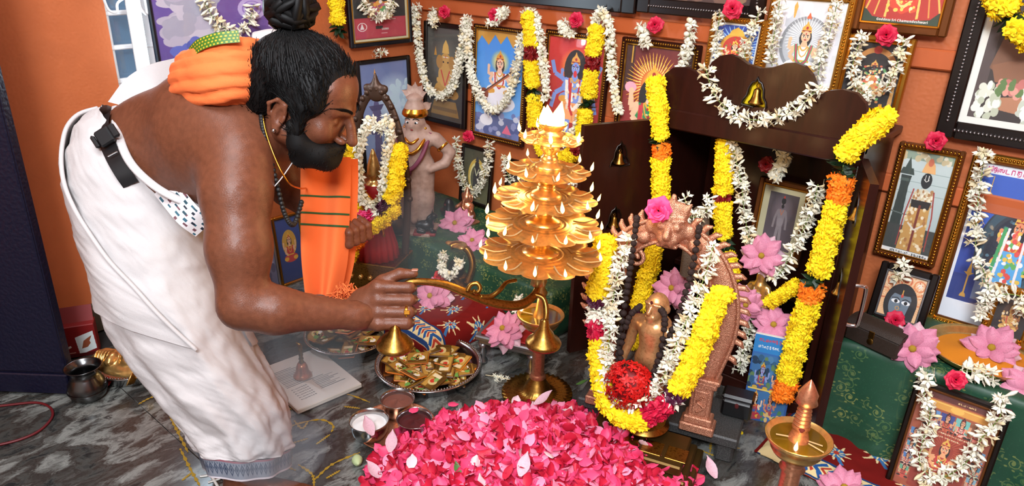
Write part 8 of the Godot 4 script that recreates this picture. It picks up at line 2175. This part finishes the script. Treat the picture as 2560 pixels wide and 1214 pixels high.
func petals() -> void:
	var mound := tag(put(self, "petal_bed", grid(14, 48, func(u, v):
		var p: Vector2 = Vector2(cos(v * TAU), sin(v * TAU)) * u * 0.97
		return heap(p) + Vector3(0, -0.006 * (1.0 - u), 0), true), M.petal_deep), "packed bed of crushed pink petals inside the heap", "petals", "", "stuff")
	var mats := [M.petal_pink, M.petal_pink, M.petal_deep, M.petal_deep, M.petal_light, M.petal_pink, M.petal_cream]
	# most of the heap: petals nobody could count
	for k in 6:
		var mm := MultiMesh.new()
		mm.transform_format = MultiMesh.TRANSFORM_3D
		mm.mesh = K["loose%d" % (k % 3)]
		mm.instance_count = 420
		for i in 420:
			var a := rng.randf() * TAU
			var u := Vector2(cos(a), sin(a)) * sqrt(rng.randf()) * 1.02
			mm.set_instance_transform(i, Transform3D(petal_turn(), heap(u) + Vector3(0, rng.randf_range(-0.004, 0.008), 0)))
		var mi := MultiMeshInstance3D.new()
		mi.name = "rose_petals"
		mi.multimesh = mm
		mi.material_override = mats[k]
		add_child(mi, true)
		tag(mi, ["heap of pink rose petals in the foreground", "heap of rosy pink petals in the foreground", "heap of deep crimson petals in the foreground", "heap of crimson petals among the pink", "heap of pale pink petals in the foreground", "heap of bright pink petals in the foreground"][k], "petals", "foreground petal heap", "stuff")
	# the ones on top, one by one
	for i in 285:
		var a := rng.randf_range(0.15, PI * 2.0)
		var u := Vector2(cos(a), sin(a)) * sqrt(rng.randf()) * 1.0
		var kind := rng.randi_range(0, 6)
		var o := put(self, "rose_petal", K["loose%d" % (i % 3)], mats[kind])
		o.transform = Transform3D(petal_turn(), heap(u) + Vector3(0, rng.randf_range(0.006, 0.016), 0))
		tag(o, ["loose pink rose petal", "loose pink rose petal", "loose crimson rose petal", "loose crimson rose petal", "loose pale pink rose petal", "loose pink rose petal", "loose cream pink rose petal"][kind] + " on the foreground heap", "petal", "loose petals on the heap")
	for q in [["pale lotus petal resting on the left slope of the petal heap", Vector3(-1.131, 0.045, -0.9), 40], ["pale lotus petal at the lower left of the petal heap", Vector3(-1.0876, 0.03, -0.8384), 100], ["pale lotus petal standing beside the lamp base on the heap", Vector3(-0.9261, 0.13, -1.1983), -30], ["pale lotus petal on the marble right of the petal heap", Vector3(-0.5135, 0.01, -1.401), 60], ["pale lotus petal at the right foot of the petal heap", Vector3(-0.5591, 0.012, -1.375), 120], ["lotus petal lying in the cup of white powder", Vector3(-1.2006, 0.056, -0.9041), 75], ["pale lotus petal near the middle of the petal heap", Vector3(-0.7883, 0.12, -0.9821), 20]]:
		var o := put(self, "lotus_petal", K.get("lp") if K.has("lp") else lotus_petal(), M.lotus_pale, q[1], Vector3(-75, q[2], 0))
		tag(o, q[0], "petal", "loose lotus petals")
	var bud := thing("lotus_bud", "pale green lotus bud on the marble left of the petal heap", "bud", Vector3(-1.1989, 0.012, -0.8515), Vector3(80, 60, 0))
	put(bud, "bud", lathe([[0.0, -0.02], [0.01, -0.014], [0.014, 0.0], [0.009, 0.014], [0.0, 0.022]], 12), M.bud_green)
	put(bud, "sepal", petal_mesh(0.03, 0.018, 0.3, 0.6, 4, 3), M.leaf_light, Vector3(0, -0.016, 0.012))
	for q in [[Vector3(-0.901, 0.1, -0.9095), "green leaf on the petal heap near the bottom edge"], [Vector3(-0.9269, 0.1, -1.3807), "green leaf tip beside the standing lamp"], [Vector3(-0.9362, 0.11, -1.0821), "small green leaf among the pink petals"]]:
		var o := put(self, "leaf", K.leaf, M.leaf_light, q[0], Vector3(-70, rng.randf() * 360, 0))
		tag(o, q[1], "leaf", "leaves on the heap")
	for q in [[Vector3(-1.2118, 0.003, -1.1757), "pink petal on the marble in front of the plate"], [Vector3(-1.2002, 0.06, -1.0281), "pink petal fallen on the cup of kumkum"], [Vector3(-1.4367, 0.004, -0.8168), "pinkish petal on the marble by the dhoti hem"]]:
		var o := put(self, "rose_petal", K.loose1, M.petal_pink, q[0], Vector3(-80, rng.randf() * 360, 0))
		tag(o, q[1], "petal", "stray petals")
	var yp := put(self, "yellow_petal", K.loose1, M.marigold_yellow, Vector3(-0.5456, 0.004, -1.6135), Vector3(-80, 40, 0), Vector3.ONE * 0.8)
	tag(yp, "yellow petal on the marble right of the granite stool", "petal", "stray petals")

func lotus_petal() -> Mesh:
	K["lp"] = petal_mesh(0.055, 0.03, 0.35, 0.8, 5, 4)
	return K["lp"]

func petal_turn() -> Basis:
	return Basis(Vector3.UP, rng.randf() * TAU) * Basis(Vector3.RIGHT, rng.randf_range(-2.3, -0.6)) * Basis(Vector3.UP, rng.randf_range(-0.6, 0.6)) * Basis.from_scale(Vector3.ONE * rng.randf_range(0.75, 1.25))

# ---------------------------------------------------------------- incense smoke
func smoke() -> void:
	# thin incense smoke drifting over the book and past the dhoti
	var l := [[Vector3(-1.3474, 0.2478, -0.8228), Vector3(0.34, 0.2, 0.24), 1.6], [Vector3(-1.3748, 0.2862, -0.8917), Vector3(0.26, 0.3, 0.22), 1.2], [Vector3(-1.1491, 0.2131, -0.6166), Vector3(0.22, 0.12, 0.2), 2.4], [Vector3(-1.4351, 0.3468, -1.2999), Vector3(0.4, 0.4, 0.3), 0.4]]
	for q in l:
		var f := FogVolume.new()
		f.name = "incense_smoke"
		f.shape = RenderingServer.FOG_VOLUME_SHAPE_ELLIPSOID
		f.size = q[1]
		var m := FogMaterial.new()
		m.albedo = Color(0.95, 0.95, 0.97)
		m.density = q[2]
		f.material = m
		add_child(f, true)
		f.position = q[0]
		tag(f, "thin grey incense smoke drifting over the prayer booklet", "smoke", "incense smoke", "stuff")
